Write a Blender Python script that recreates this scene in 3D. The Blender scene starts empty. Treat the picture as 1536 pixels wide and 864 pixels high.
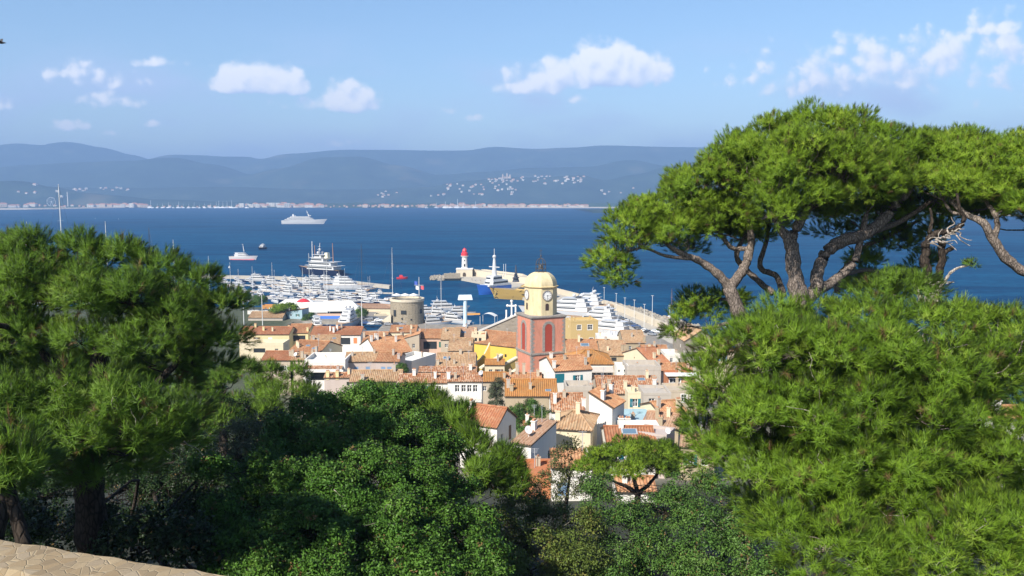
import bpy, math, random
import numpy as np
from mathutils import Vector, Matrix
C = bpy.context.scene
COL = C.collection
R = math.radians
# ------------------------------------------------------------------ camera, light, exposure
CAM_Z, FPX, PITCH = 60.0, 1250.0, R(6.17)
cam_data = bpy.data.cameras.new('camera')
cam_data.sensor_width = 36.0
cam_data.lens = FPX / 1536 * 36
cam_data.clip_start, cam_data.clip_end = 0.1, 60000
cam = bpy.data.objects.new('camera', cam_data)
COL.objects.link(cam)
cam.location = (0, 0, CAM_Z)
cam.rotation_euler = (math.pi / 2 - PITCH, 0, 0)
C.camera = cam
SUN_EL, SUN_AZ = R(41), R(54)            # azimuth: angle behind the picture's left
sv = Vector((-math.cos(SUN_AZ) * math.cos(SUN_EL), -math.sin(SUN_AZ) * math.cos(SUN_EL), math.sin(SUN_EL)))
sun_data = bpy.data.lights.new('sun', 'SUN')
sun_data.energy, sun_data.angle, sun_data.color = 4.3, R(0.5), (1.0, 0.94, 0.84)
sun = bpy.data.objects.new('sun', sun_data)
COL.objects.link(sun)
sun.rotation_euler = sv.to_track_quat('Z', 'Y').to_euler()
C.view_settings.view_transform = 'Standard'
C.view_settings.look = 'None'
C.view_settings.gamma = 1
C.view_settings.use_curve_mapping = False
C.view_settings.exposure = 1.14
C.cycles.max_bounces = 6
C.cycles.diffuse_bounces = 4
C.cycles.transmission_bounces = 4
C.cycles.volume_bounces = 1
C.cycles.use_denoising = True
SKY_STRENGTH = 0.082

# ------------------------------------------------------------------ pixel helpers (photo pixels, 1536 x 864)
def ray(px, py):
    xc, yc = (px - 768) / FPX, (432 - py) / FPX
    f, u = Vector((0, math.cos(PITCH), -math.sin(PITCH))), Vector((0, math.sin(PITCH), math.cos(PITCH)))
    return f + Vector((xc, 0, 0)) + u * yc
def P(px, py, Y):
    d = ray(px, py)
    return Vector((0, 0, CAM_Z)) + d * (Y / d.y)
def G(px, py, z=0.0):
    d = ray(px, py)
    return Vector((0, 0, CAM_Z)) + d * ((z - CAM_Z) / d.z)

# ------------------------------------------------------------------ node helpers
def nn(nt, t, **kw):
    n = nt.nodes.new(t)
    for k, v in kw.items():
        if k.startswith('i_'):
            key = k[2:]
            n.inputs[int(key) if key.isdigit() else key.replace('_', ' ')].default_value = v
        else:
            setattr(n, k, v)
    return n
def mth(nt, op, a, b=None, c=None, clamp=False):
    n = nt.nodes.new('ShaderNodeMath'); n.operation = op; n.use_clamp = clamp
    for i, x in enumerate((a, b, c)):
        if x is None: continue
        if isinstance(x, (int, float)): n.inputs[i].default_value = x
        else: nt.links.new(x, n.inputs[i])
    return n.outputs[0]
def mixc(nt, fac, a, b):
    n = nt.nodes.new('ShaderNodeMix'); n.data_type = 'RGBA'
    for i, x in ((0, fac), (6, a), (7, b)):
        if isinstance(x, (int, float)): n.inputs[i].default_value = x
        elif isinstance(x, tuple): n.inputs[i].default_value = (*x[:3], 1)
        else: nt.links.new(x, n.inputs[i])
    return n.outputs[2]
def ramp(nt, fac, stops):
    n = nt.nodes.new('ShaderNodeValToRGB')
    el = n.color_ramp.elements
    while len(el) < len(stops): el.new(0.5)
    for e, (p, c) in zip(el, stops):
        e.position = p; e.color = (*c[:3], 1) if isinstance(c, tuple) else (c, c, c, 1)
    nt.links.new(fac, n.inputs[0])
    return n.outputs[0]

# ------------------------------------------------------------------ sky: Nishita with cumulus at infinity
world = bpy.data.worlds.new('World'); C.world = world; world.use_nodes = True
nt = world.node_tree; nt.nodes.clear()
sky = nn(nt, 'ShaderNodeTexSky', sky_type='NISHITA', sun_disc=False, sun_elevation=SUN_EL, altitude=60, air_density=1.0, dust_density=0.6, ozone_density=1.6)
sky.sun_rotation = math.atan2(sv.x, sv.y)
tc = nn(nt, 'ShaderNodeTexCoord')
sep = nn(nt, 'ShaderNodeSeparateXYZ'); nt.links.new(tc.outputs['Generated'], sep.inputs[0])
yy = mth(nt, 'MAXIMUM', sep.outputs[1], 0.05)
U0 = mth(nt, 'DIVIDE', sep.outputs[0], yy)
V0 = mth(nt, 'DIVIDE', sep.outputs[2], yy)
front = mth(nt, 'MULTIPLY', mth(nt, 'SUBTRACT', sep.outputs[1], 0.2), 5, clamp=True)
def uvof(px, py):
    d = ray(px, py); return d.x / d.y, d.z / d.y
# px, base py, half width px, height px above, depth below, strength
CLOUDS = [(365, 130, 66, 44, 12, 1.5), (428, 132, 46, 38, 12, 1.4), (520, 157, 52, 42, 14, 1.5), (474, 158, 60, 14, 8, .45),
          (905, 114, 76, 60, 18, 1.6), (960, 114, 50, 44, 18, 1.4), (850, 118, 66, 40, 18, 1.3), (795, 128, 62, 34, 16, 1.05),
          (1250, 85, 50, 32, 18, .5), (1330, 95, 70, 42, 22, .62), (1420, 85, 90, 42, 22, .66), (1490, 42, 50, 30, 14, .8), (1380, 108, 220, 50, 44, .42), (1210, 122, 120, 36, 30, .34), (1500, 75, 60, 30, 16, .72),
          (1165, 128, 26, 26, 16, .6), (1230, 125, 90, 26, 20, .42), (1340, 125, 130, 24, 20, .42),
          (110, 108, 50, 22, 12, .62), (150, 122, 66, 16, 10, .38), (145, 152, 40, 18, 10, .55), (205, 155, 30, 14, 8, .5), (236, 94, 36, 10, 7, .4),
          (104, 190, 28, 12, 8, .75), (165, 200, 18, 6, 4, .5), (4, 158, 22, 20, 10, .7), (676, 166, 14, 7, 6, .42), (712, 178, 16, 8, 6, .35), (868, 147, 20, 9, 8, .45), (520, 216, 40, 6, 5, .3), (225, 186, 16, 5, 4, .35)]
def cloud_field(U, V):
    out = None
    for (px, py, hw, up, dn, st) in CLOUDS:
        u0, v0 = uvof(px, py)
        du = mth(nt, 'MULTIPLY', mth(nt, 'SUBTRACT', U, u0), FPX / hw)
        dv = mth(nt, 'SUBTRACT', V, v0)
        dvu = mth(nt, 'MULTIPLY', dv, FPX / up)
        dvd = mth(nt, 'MULTIPLY', dv, -FPX / dn)
        dm = mth(nt, 'MAXIMUM', dvu, dvd)
        d2 = mth(nt, 'ADD', mth(nt, 'MULTIPLY', du, du), mth(nt, 'MULTIPLY', dm, dm))
        m = mth(nt, 'MULTIPLY', mth(nt, 'SUBTRACT', 1.0, d2), st)
        out = m if out is None else mth(nt, 'SMOOTH_MAX', out, m, 0.15)
    cv = nn(nt, 'ShaderNodeCombineXYZ'); nt.links.new(U, cv.inputs[0]); nt.links.new(V, cv.inputs[1]); cv.inputs[2].default_value = 3.7
    n1 = nn(nt, 'ShaderNodeTexNoise', i_Scale=30.0, i_Detail=7.0, i_Roughness=0.56); nt.links.new(cv.outputs[0], n1.inputs['Vector'])
    v1 = nn(nt, 'ShaderNodeTexVoronoi', i_Scale=52.0, feature='SMOOTH_F1', i_Smoothness=0.4)
    wv = nn(nt, 'ShaderNodeVectorMath', operation='ADD'); nt.links.new(cv.outputs[0], wv.inputs[0])
    sc = nn(nt, 'ShaderNodeVectorMath', operation='SCALE', i_Scale=0.03); nt.links.new(n1.outputs['Color'], sc.inputs[0]); nt.links.new(sc.outputs[0], wv.inputs[1])
    nt.links.new(wv.outputs[0], v1.inputs['Vector'])
    a = mth(nt, 'MULTIPLY', mth(nt, 'SUBTRACT', n1.outputs['Fac'], 0.43), 2.3)
    b = mth(nt, 'MULTIPLY', mth(nt, 'SUBTRACT', 0.42, v1.outputs['Distance']), 1.1)
    return mth(nt, 'ADD', mth(nt, 'MAXIMUM', out, -1.5), mth(nt, 'ADD', a, b))
d0 = cloud_field(U0, V0)
d1 = cloud_field(mth(nt, 'ADD', U0, -0.007), mth(nt, 'ADD', V0, 0.011))
dens = nn(nt, 'ShaderNodeMapRange', interpolation_type='SMOOTHERSTEP'); nt.links.new(d0, dens.inputs[0])
dens.inputs[1].default_value, dens.inputs[2].default_value = 0.0, 1.0
alpha = mth(nt, 'MULTIPLY', mth(nt, 'MULTIPLY', dens.outputs[0], front), 0.92)
lit = mth(nt, 'ADD', mth(nt, 'MULTIPLY', mth(nt, 'SUBTRACT', d0, d1), 0.55), 0.62, clamp=True)  # sunward and shaded sides of the clouds, put into their colour
ccol = ramp(nt, lit, [(0.0, (3.9, 4.7, 6.6)), (0.45, (5.9, 6.3, 7.3)), (0.9, (7.7, 7.6, 7.6))])
# thin veil below the cumulus
nv = nn(nt, 'ShaderNodeTexNoise', i_Scale=5.0, i_Detail=4.0)
cv2 = nn(nt, 'ShaderNodeCombineXYZ'); nt.links.new(U0, cv2.inputs[0]); nt.links.new(mth(nt, 'MULTIPLY', V0, 2.5), cv2.inputs[1]); nt.links.new(cv2.outputs[0], nv.inputs['Vector'])
veil = nn(nt, 'ShaderNodeMapRange', interpolation_type='SMOOTHSTEP'); nt.links.new(nv.outputs['Fac'], veil.inputs[0])
veil.inputs[1].default_value, veil.inputs[2].default_value = 0.42, 0.72
vlow = nn(nt, 'ShaderNodeMapRange', interpolation_type='SMOOTHSTEP'); nt.links.new(V0, vlow.inputs[0])
vlow.inputs[1].default_value, vlow.inputs[2].default_value, vlow.inputs[3].default_value, vlow.inputs[4].default_value = 0.21, 0.12, 0.0, 1.0
vfac = mth(nt, 'MULTIPLY', mth(nt, 'MULTIPLY', mth(nt, 'MULTIPLY', veil.outputs[0], front), vlow.outputs[0]), 0.85)
hs = nn(nt, 'ShaderNodeHueSaturation', i_Saturation=1.12, i_Value=0.98, i_Hue=0.5); nt.links.new(sky.outputs[0], hs.inputs['Color'])
c1 = mixc(nt, vfac, hs.outputs[0], (3.8, 4.6, 6.4))
c2 = mixc(nt, alpha, c1, ccol)
bg = nn(nt, 'ShaderNodeBackground', i_Strength=SKY_STRENGTH); nt.links.new(c2, bg.inputs[0])
wo = nn(nt, 'ShaderNodeOutputWorld'); nt.links.new(bg.outputs[0], wo.inputs[0])
world.cycles.sampling_method = 'MANUAL'; world.cycles.sample_map_resolution = 512

# ------------------------------------------------------------------ mesh builder
class MB:
    def __init__(s): s.v, s.f, s.m, s.uv = [], [], [], {}
    def add(s, vs, fs, m=0):
        b = len(s.v); s.v.extend([tuple(p) for p in vs])
        for f in fs: s.f.append([b + i for i in f]); s.m.append(m)
        return s
    def box(s, c, d, rz=0, m=0, top=(1, 1), shift=(0, 0)):
        cx, cy, cz = c; x, y, z = d[0] / 2, d[1] / 2, d[2] / 2
        q = []
        for k, (ax, ay) in ((-1, (1, 1)), (1, top)):
            for (i, j) in ((-1, -1), (1, -1), (1, 1), (-1, 1)):
                sx, sy = (shift if k > 0 else (0, 0))
                X, Y = i * x * ax + sx, j * y * ay + sy
                q.append((cx + X * math.cos(rz) - Y * math.sin(rz), cy + X * math.sin(rz) + Y * math.cos(rz), cz + k * z))
        return s.add(q, [(3, 2, 1, 0), (4, 5, 6, 7), (0, 1, 5, 4), (1, 2, 6, 5), (2, 3, 7, 6), (3, 0, 4, 7)], m)
    def prism(s, poly, z0, z1, m=0, mtop=None, scale=1.0, off=(0, 0)):
        n = len(poly); cx = sum(p[0] for p in poly) / n; cy = sum(p[1] for p in poly) / n
        lo = [(p[0], p[1], z0) for p in poly]
        hi = [(cx + (p[0] - cx) * scale + off[0], cy + (p[1] - cy) * scale + off[1], z1) for p in poly]
        s.add(lo + hi, [[i, (i + 1) % n, n + (i + 1) % n, n + i] for i in range(n)] + [list(range(n))[::-1]], m)
        s.add(hi, [list(range(n))], m if mtop is None else mtop)
        return s
    def lathe(s, prof, c=(0, 0, 0), n=16, m=0, rot=0, caps=True):
        vs, fs = [], []
        for (r, z) in prof:
            for i in range(n):
                a = 2 * math.pi * (i + rot) / n
                vs.append((c[0] + r * math.cos(a), c[1] + r * math.sin(a), c[2] + z))
        for k in range(len(prof) - 1):
            for i in range(n):
                fs.append((k * n + i, k * n + (i + 1) % n, (k + 1) * n + (i + 1) % n, (k + 1) * n + i))
        if caps:
            fs.append(tuple(range(n))[::-1]); fs.append(tuple(range((len(prof) - 1) * n, len(prof) * n)))
        return s.add(vs, fs, m)
    def tube(s, pts, rad, n=8, m=0):
        pts = [Vector(p) for p in pts]
        if isinstance(rad, (int, float)): rad = [rad] * len(pts)
        vs, fs = [], []
        up = Vector((0.31, 0.17, 0.93))
        for k, p in enumerate(pts):
            t = (pts[min(k + 1, len(pts) - 1)] - pts[max(k - 1, 0)])
            t = t.normalized() if t.length > 1e-9 else Vector((0, 0, 1))
            a = t.cross(up if abs(t.dot(up)) < .95 else Vector((1, 0, 0))).normalized()
            b = t.cross(a)
            for i in range(n):
                w = 2 * math.pi * i / n
                vs.append(p + (a * math.cos(w) + b * math.sin(w)) * rad[k])
        for k in range(len(pts) - 1):
            for i in range(n):
                fs.append((k * n + i, k * n + (i + 1) % n, (k + 1) * n + (i + 1) % n, (k + 1) * n + i))
        fs.append(tuple(range(n))[::-1]); fs.append(tuple(range((len(pts) - 1) * n, len(pts) * n)))
        return s.add(vs, fs, m)
    def ball(s, c, r, n=10, m=0, sz=1.0):
        k = max(4, n // 2)
        return s.lathe([(max(1e-3, r * math.sin(math.pi * i / k)), -r * sz * math.cos(math.pi * i / k)) for i in range(k + 1)], c, n, m)
    def build(s, name, mats, parent=None, smooth=False, loc=None):
        me = bpy.data.meshes.new(name)
        me.from_pydata(s.v, [], s.f); 
        if not isinstance(mats, (list, tuple)): mats = [mats]
        for x in mats: me.materials.append(x)
        if len(mats) > 1: me.polygons.foreach_set('material_index', s.m)
        if s.uv:
            l = me.uv_layers.new(name='UVMap')
            co = np.zeros((len(me.loops), 2), dtype=np.float32)
            vi = np.zeros(len(me.loops), dtype=np.int32); me.loops.foreach_get('vertex_index', vi)
            tab = np.zeros((len(s.v), 2), dtype=np.float32)
            for k, q in s.uv.items(): tab[k] = q
            l.data.foreach_set('uv', tab[vi].ravel())
        if smooth: me.polygons.foreach_set('use_smooth', [True] * len(me.polygons))
        me.update()
        o = bpy.data.objects.new(name, me); COL.objects.link(o)
        if parent is not None: o.parent = parent
        if loc is not None: o.location = loc
        return o
def tag(o, label=None, cat=None, group=None, kind=None):
    if label: o['label'] = label
    if cat: o['category'] = cat
    if group: o['group'] = group
    if kind: o['kind'] = kind
    return o
def empty(name, loc, rz=0, label=None, cat=None, group=None):
    o = bpy.data.objects.new(name, None); COL.objects.link(o)
    o.location = loc; o.rotation_euler = (0, 0, rz); o.empty_display_size = 0.5
    return tag(o, label, cat, group)
KIDS = {}
def copy_tree(o, parent=None):
    c = o.copy(); COL.objects.link(c)
    if parent is not None: c.parent = parent
    for ch in [x for x in o.children]: copy_tree(ch, c)
    return c

# ------------------------------------------------------------------ materials
MATS = {}
def base_mat(name):
    m = bpy.data.materials.new(name); m.use_nodes = True
    return m, m.node_tree, m.node_tree.nodes['Principled BSDF']
def plain(name, col, rough=0.6, var=0.12, scale=2.0, metal=0.0, spec=0.4):
    if name in MATS: return MATS[name]
    m, t, b = base_mat(name)
    geo = nn(t, 'ShaderNodeNewGeometry')
    n = nn(t, 'ShaderNodeTexNoise', i_Scale=scale, i_Detail=4.0); t.links.new(geo.outputs['Position'], n.inputs['Vector'])
    c = mixc(t, n.outputs['Fac'], tuple(x * (1 - var) for x in col), tuple(min(1, x * (1 + var)) for x in col))
    t.links.new(c, b.inputs['Base Color'])
    b.inputs['Roughness'].default_value = rough; b.inputs['Metallic'].default_value = metal; b.inputs['Specular IOR Level'].default_value = spec
    MATS[name] = m; return m
def plaster(name, col, stain=0.3):
    if name in MATS: return MATS[name]
    m, t, b = base_mat(name); col = tuple(x * 0.82 for x in col)
    geo = nn(t, 'ShaderNodeNewGeometry')
    mp = nn(t, 'ShaderNodeMapping', i_Scale=(1.0, 1.0, 0.25)); t.links.new(geo.outputs['Position'], mp.inputs[0])
    n1 = nn(t, 'ShaderNodeTexNoise', i_Scale=1.3, i_Detail=6.0, i_Roughness=0.65); t.links.new(mp.outputs[0], n1.inputs['Vector'])
    n2 = nn(t, 'ShaderNodeTexNoise', i_Scale=0.35, i_Detail=3.0); t.links.new(geo.outputs['Position'], n2.inputs['Vector'])
    f1 = ramp(t, n1.outputs['Fac'], [(0.42, 0.0), (0.75, 1.0)])
    dirt = tuple(x * k for x, k in zip(col, (0.68, 0.64, 0.58)))
    c = mixc(t, mth(t, 'MULTIPLY', f1, stain), col, dirt)
    c = mixc(t, mth(t, 'MULTIPLY', n2.outputs['Fac'], 0.25), c, tuple(x * 0.82 for x in col))
    t.links.new(c, b.inputs['Base Color']); b.inputs['Roughness'].default_value = 0.92; b.inputs['Specular IOR Level'].default_value = 0.2
    bp = nn(t, 'ShaderNodeBump', i_Strength=0.25, i_Distance=0.05)
    n3 = nn(t, 'ShaderNodeTexNoise', i_Scale=9.0, i_Detail=3.0); t.links.new(geo.outputs['Position'], n3.inputs['Vector']); t.links.new(n3.outputs['Fac'], bp.inputs['Height'])
    t.links.new(bp.outputs[0], b.inputs['Normal'])
    MATS[name] = m; return m
def tiles(name, cols, lichen=0.3):
    m, t, b = base_mat(name); cols = [tuple(x * 0.74 for x in c) for c in cols]
    uv = nn(t, 'ShaderNodeUVMap', uv_map='UVMap')
    sp = nn(t, 'ShaderNodeSeparateXYZ'); t.links.new(uv.outputs[0], sp.inputs[0])
    fu = mth(t, 'FLOOR', mth(t, 'DIVIDE', sp.outputs[0], 0.30))
    fv = mth(t, 'FLOOR', mth(t, 'DIVIDE', mth(t, 'ADD', sp.outputs[1], mth(t, 'MULTIPLY', fu, 0.13)), 0.42))
    geo = nn(t, 'ShaderNodeNewGeometry'); oi = nn(t, 'ShaderNodeObjectInfo')
    cv = nn(t, 'ShaderNodeCombineXYZ'); t.links.new(fu, cv.inputs[0]); t.links.new(fv, cv.inputs[1]); t.links.new(oi.outputs['Random'], cv.inputs[2])
    wn = nn(t, 'ShaderNodeTexWhiteNoise', noise_dimensions='3D'); t.links.new(cv.outputs[0], wn.inputs['Vector'])
    c = ramp(t, wn.outputs['Value'], [(i / (len(cols) - 1), x) for i, x in enumerate(cols)])
    n = nn(t, 'ShaderNodeTexNoise', i_Scale=0.55, i_Detail=6.0, i_Roughness=0.7); t.links.new(geo.outputs['Position'], n.inputs['Vector'])
    lf = mth(t, 'MULTIPLY', ramp(t, n.outputs['Fac'], [(0.45, 0.0), (0.7, 1.0)]), lichen)
    c = mixc(t, lf, c, (0.22, 0.18, 0.11))
    n4 = nn(t, 'ShaderNodeTexNoise', i_Scale=0.22, i_Detail=3.0); t.links.new(geo.outputs['Position'], n4.inputs['Vector'])
    c = mixc(t, mth(t, 'MULTIPLY', ramp(t, n4.outputs['Fac'], [(0.4, 0.0), (0.65, 1.0)]), 0.35), c, tuple(x * 0.6 for x in cols[0]))
    t.links.new(c, b.inputs['Base Color']); b.inputs['Roughness'].default_value = 0.9; b.inputs['Specular IOR Level'].default_value = 0.2
    # tile courses
    vv = mth(t, 'FRACT', mth(t, 'DIVIDE', mth(t, 'ADD', sp.outputs[1], mth(t, 'MULTIPLY', fu, 0.13)), 0.42))
    bp = nn(t, 'ShaderNodeBump', i_Strength=0.5, i_Distance=0.04); t.links.new(vv, bp.inputs['Height']); t.links.new(bp.outputs[0], b.inputs['Normal'])
    MATS[name] = m; return m
def stone(name, cols, scale=1.6, mortar=(0.42, 0.38, 0.31), bump=0.6, gap=0.06, squash=1.5):
    m, t, b = base_mat(name); cols = [tuple(x * 0.78 for x in c) for c in cols]; mortar = tuple(x * 0.78 for x in mortar)
    geo = nn(t, 'ShaderNodeNewGeometry')
    mp = nn(t, 'ShaderNodeMapping', i_Scale=(1, 1, squash)); t.links.new(geo.outputs['Position'], mp.inputs[0])
    v = nn(t, 'ShaderNodeTexVoronoi', i_Scale=scale); t.links.new(mp.outputs[0], v.inputs['Vector'])
    e = nn(t, 'ShaderNodeTexVoronoi', i_Scale=scale, feature='DISTANCE_TO_EDGE'); t.links.new(mp.outputs[0], e.inputs['Vector'])
    sp = nn(t, 'ShaderNodeSeparateXYZ'); t.links.new(v.outputs['Color'], sp.inputs[0])
    c = ramp(t, sp.outputs[0], [(i / (len(cols) - 1), x) for i, x in enumerate(cols)])
    n = nn(t, 'ShaderNodeTexNoise', i_Scale=scale * 5, i_Detail=6.0, i_Roughness=0.7); t.links.new(geo.outputs['Position'], n.inputs['Vector'])
    c = mixc(t, mth(t, 'MULTIPLY', n.outputs['Fac'], 0.55), c, tuple(x * 0.55 for x in cols[0]))
    ed = ramp(t, e.outputs['Distance'], [(gap * 0.4, 1.0), (gap, 0.0)])
    c = mixc(t, ed, c, mortar)
    t.links.new(c, b.inputs['Base Color']); b.inputs['Roughness'].default_value = 0.95; b.inputs['Specular IOR Level'].default_value = 0.15
    h = mth(t, 'ADD', ramp(t, e.outputs['Distance'], [(0.0, 0.0), (gap * 2, 1.0)]), mth(t, 'MULTIPLY', n.outputs['Fac'], 0.5))
    bp = nn(t, 'ShaderNodeBump', i_Strength=bump, i_Distance=0.08 / scale); t.links.new(h, bp.inputs['Height']); t.links.new(bp.outputs[0], b.inputs['Normal'])
    MATS[name] = m; return m
def leafmat(name, ca, cb, cc=None, transl=0.35, rough=0.5, spec=0.25):
    """a leaf or needle colour that varies from shoot to shoot (mesh attribute 'tint')"""
    m, t, b = base_mat(name)
    at = nn(t, 'ShaderNodeAttribute', attribute_name='tint')
    stops = [(0.0, ca), (0.65, cb), (0.95, cc or cb), (0.99, (0.20, 0.13, 0.05))]
    c = ramp(t, at.outputs['Fac'], stops)
    t.links.new(c, b.inputs['Base Color']); b.inputs['Roughness'].default_value = rough; b.inputs['Specular IOR Level'].default_value = spec
    an = nn(t, 'ShaderNodeAttribute', attribute_name='leaf_normal'); t.links.new(an.outputs['Vector'], b.inputs['Normal'])
    tr = nn(t, 'ShaderNodeBsdfTranslucent'); t.links.new(an.outputs['Vector'], tr.inputs['Normal']); t.links.new(mixc(t, 0.35, c, (0.2, 0.3, 0.02)), tr.inputs[0])
    mx = nn(t, 'ShaderNodeMixShader', i_0=transl); t.links.new(b.outputs[0], mx.inputs[1]); t.links.new(tr.outputs[0], mx.inputs[2])
    t.links.new(mx.outputs[0], t.nodes['Material Output'].inputs[0])
    MATS[name] = m; return m
def glassy(name, col, rough=0.15):
    if name in MATS: return MATS[name]
    m, t, b = base_mat(name)
    b.inputs['Base Color'].default_value = (*col, 1); b.inputs['Roughness'].default_value = rough
    MATS[name] = m; return m
# ------------------------------------------------------------------ ground
from mathutils import noise as mnoise
ZT = [(-60, 55), (6, 54), (12, 52.2), (20, 48.5), (40, 41), (60, 35), (90, 27), (120, 22), (150, 18), (230, 10), (300, 4.5), (335, 2.2), (360, 1.4), (2000, 1.4)]
def zt(y):
    for (a, za), (b, zb) in zip(ZT, ZT[1:]):
        if a <= y <= b: return za + (zb - za) * (y - a) / (b - a)
    return ZT[0][1] if y < ZT[0][0] else ZT[-1][1]
COAST = [(-900, 470), (-230, 450), (-130, 446), (-75, 440), (-60, 415), (-48, 405), (-40, 386), (30, 384), (58, 378), (84, 330), (110, 265), (170, 215), (400, 150), (900, 100)]
def coast(x):
    for (a, ya), (b, yb) in zip(COAST, COAST[1:]):
        if a <= x <= b: return ya + (yb - ya) * (x - a) / (b - a)
    return COAST[0][1] if x < 0 else COAST[-1][1]
def terrain(x, y):
    z = zt(y); c = coast(x)
    if x > 60:                       # the slope falls quickly to the sea on that side
        k = min(1, max(0, (c - y) / 120)); z = min(z, 1.4 + (z - 1.4) * k)
    if y > c or (-104 < x < -60 and 366 < y < 394): z = -2.5
    return z
def solveY(px, py, h):
    """depth at which the ray through a pixel passes h above the ground"""
    y = 45.0
    while y < 430:
        p = P(px, py, y)
        if p.z <= zt(y) + h: return y
        y += 0.25
    return 430.0
xs = np.concatenate([np.linspace(-900, -260, 17)[:-1], np.linspace(-260, 260, 131), np.linspace(260, 900, 17)[1:]])
ys = np.concatenate([np.linspace(-60, 0, 7)[:-1], np.linspace(0, 120, 61)[:-1], np.linspace(120, 480, 181)])
mb = MB()
for y in ys:
    for x in xs:
        z = terrain(x, y)
        if z > 2 and y > 12: z += 0.5 * mnoise.noise(Vector((x * .12, y * .12, 0)))
        mb.v.append((x, y, z))
nx = len(xs)
for j in range(len(ys) - 1):
    for i in range(nx - 1):
        mb.f.append((j * nx + i, j * nx + i + 1, (j + 1) * nx + i + 1, (j + 1) * nx + i)); mb.m.append(0)
m, t, b = base_mat('ground')
geo = nn(t, 'ShaderNodeNewGeometry'); sp = nn(t, 'ShaderNodeSeparateXYZ'); t.links.new(geo.outputs['Position'], sp.inputs[0])
n = nn(t, 'ShaderNodeTexNoise', i_Scale=0.5, i_Detail=8.0, i_Roughness=0.7); t.links.new(geo.outputs['Position'], n.inputs['Vector'])
soil = ramp(t, n.outputs['Fac'], [(0.3, (0.008, 0.012, 0.004)), (0.55, (0.018, 0.022, 0.008)), (0.8, (0.04, 0.036, 0.018))])
paved = ramp(t, n.outputs['Fac'], [(0.3, (0.14, 0.125, 0.105)), (0.7, (0.28, 0.25, 0.21))])
fac = nn(t, 'ShaderNodeMapRange'); t.links.new(sp.outputs[1], fac.inputs[0]); fac.inputs[1].default_value, fac.inputs[2].default_value = 94, 104
fx = nn(t, 'ShaderNodeMapRange'); t.links.new(mth(t, 'DIVIDE', sp.outputs[0], mth(t, 'MAXIMUM', sp.outputs[1], 1.0)), fx.inputs[0]); fx.inputs[1].default_value, fx.inputs[2].default_value = -0.28, -0.25
fy = nn(t, 'ShaderNodeMapRange'); t.links.new(mth(t, 'DIVIDE', sp.outputs[0], mth(t, 'MAXIMUM', sp.outputs[1], 1.0)), fy.inputs[0]); fy.inputs[1].default_value, fy.inputs[2].default_value = 0.34, 0.30
town_f = mth(t, 'MULTIPLY', fac.outputs[0], mth(t, 'MULTIPLY', fx.outputs[0], fy.outputs[0]))
green = ramp(t, n.outputs['Fac'], [(0.3, (0.02, 0.035, 0.01)), (0.7, (0.07, 0.075, 0.035))])
soil = mixc(t, fac.outputs[0], soil, green)
t.links.new(mixc(t, town_f, soil, paved), b.inputs['Base Color']); b.inputs['Roughness'].default_value = 0.95
tag(mb.build('ground', m), kind='structure')

# ------------------------------------------------------------------ sea
m, t, b = base_mat('sea_water')
geo = nn(t, 'ShaderNodeNewGeometry')
def pn(scale, sx, sy, detail=4.0, rough=0.55):
    mp = nn(t, 'ShaderNodeMapping', i_Scale=(sx, sy, 1), i_Rotation=(0, 0, 0.25)); t.links.new(geo.outputs['Position'], mp.inputs[0])
    q = nn(t, 'ShaderNodeTexNoise', i_Scale=scale, i_Detail=detail, i_Roughness=rough); t.links.new(mp.outputs[0], q.inputs['Vector'])
    return q.outputs['Fac']
big = pn(0.0035, 0.5, 1.6, 5.0); mid = pn(0.02, 0.35, 1.5, 5.0, 0.65); chop = pn(0.16, 0.7, 1.3, 5.0, 0.7)
c = ramp(t, big, [(0.4, (0.001, 0.034, 0.090)), (0.6, (0.003, 0.056, 0.130))])
c = mixc(t, mth(t, 'MULTIPLY', ramp(t, mid, [(0.45, 0.0), (0.62, 1.0)]), 0.75), c, (0.006, 0.074, 0.158))
c = mixc(t, mth(t, 'MULTIPLY', ramp(t, chop, [(0.38, 1.0), (0.55, 0.0)]), 0.6), c, (0.001, 0.022, 0.070))
foam = ramp(t, pn(0.055, 0.6, 1.6, 6.0, 0.75), [(0.735, 0.0), (0.78, 1.0)])
c = mixc(t, mth(t, 'MULTIPLY', foam, 0.7), c, (0.6, 0.66, 0.7))
bp = nn(t, 'ShaderNodeBump', i_Strength=0.8, i_Distance=0.6); t.links.new(mth(t, 'ADD', chop, mid), bp.inputs['Height'])
df = nn(t, 'ShaderNodeBsdfDiffuse'); t.links.new(c, df.inputs[0]); t.links.new(bp.outputs[0], df.inputs['Normal'])
gl = nn(t, 'ShaderNodeBsdfGlossy', i_Roughness=0.22); t.links.new(bp.outputs[0], gl.inputs['Normal'])
mx = nn(t, 'ShaderNodeMixShader', i_0=0.05); t.links.new(df.outputs[0], mx.inputs[1]); t.links.new(gl.outputs[0], mx.inputs[2])
t.links.new(mx.outputs[0], t.nodes['Material Output'].inputs[0])
mb = MB(); mb.add([(-14000, -200, 0), (14000, -200, 0), (14000, 15000, 0), (-14000, 15000, 0)], [(0, 1, 2, 3)])
tag(mb.build('sea', m), kind='structure')

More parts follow.
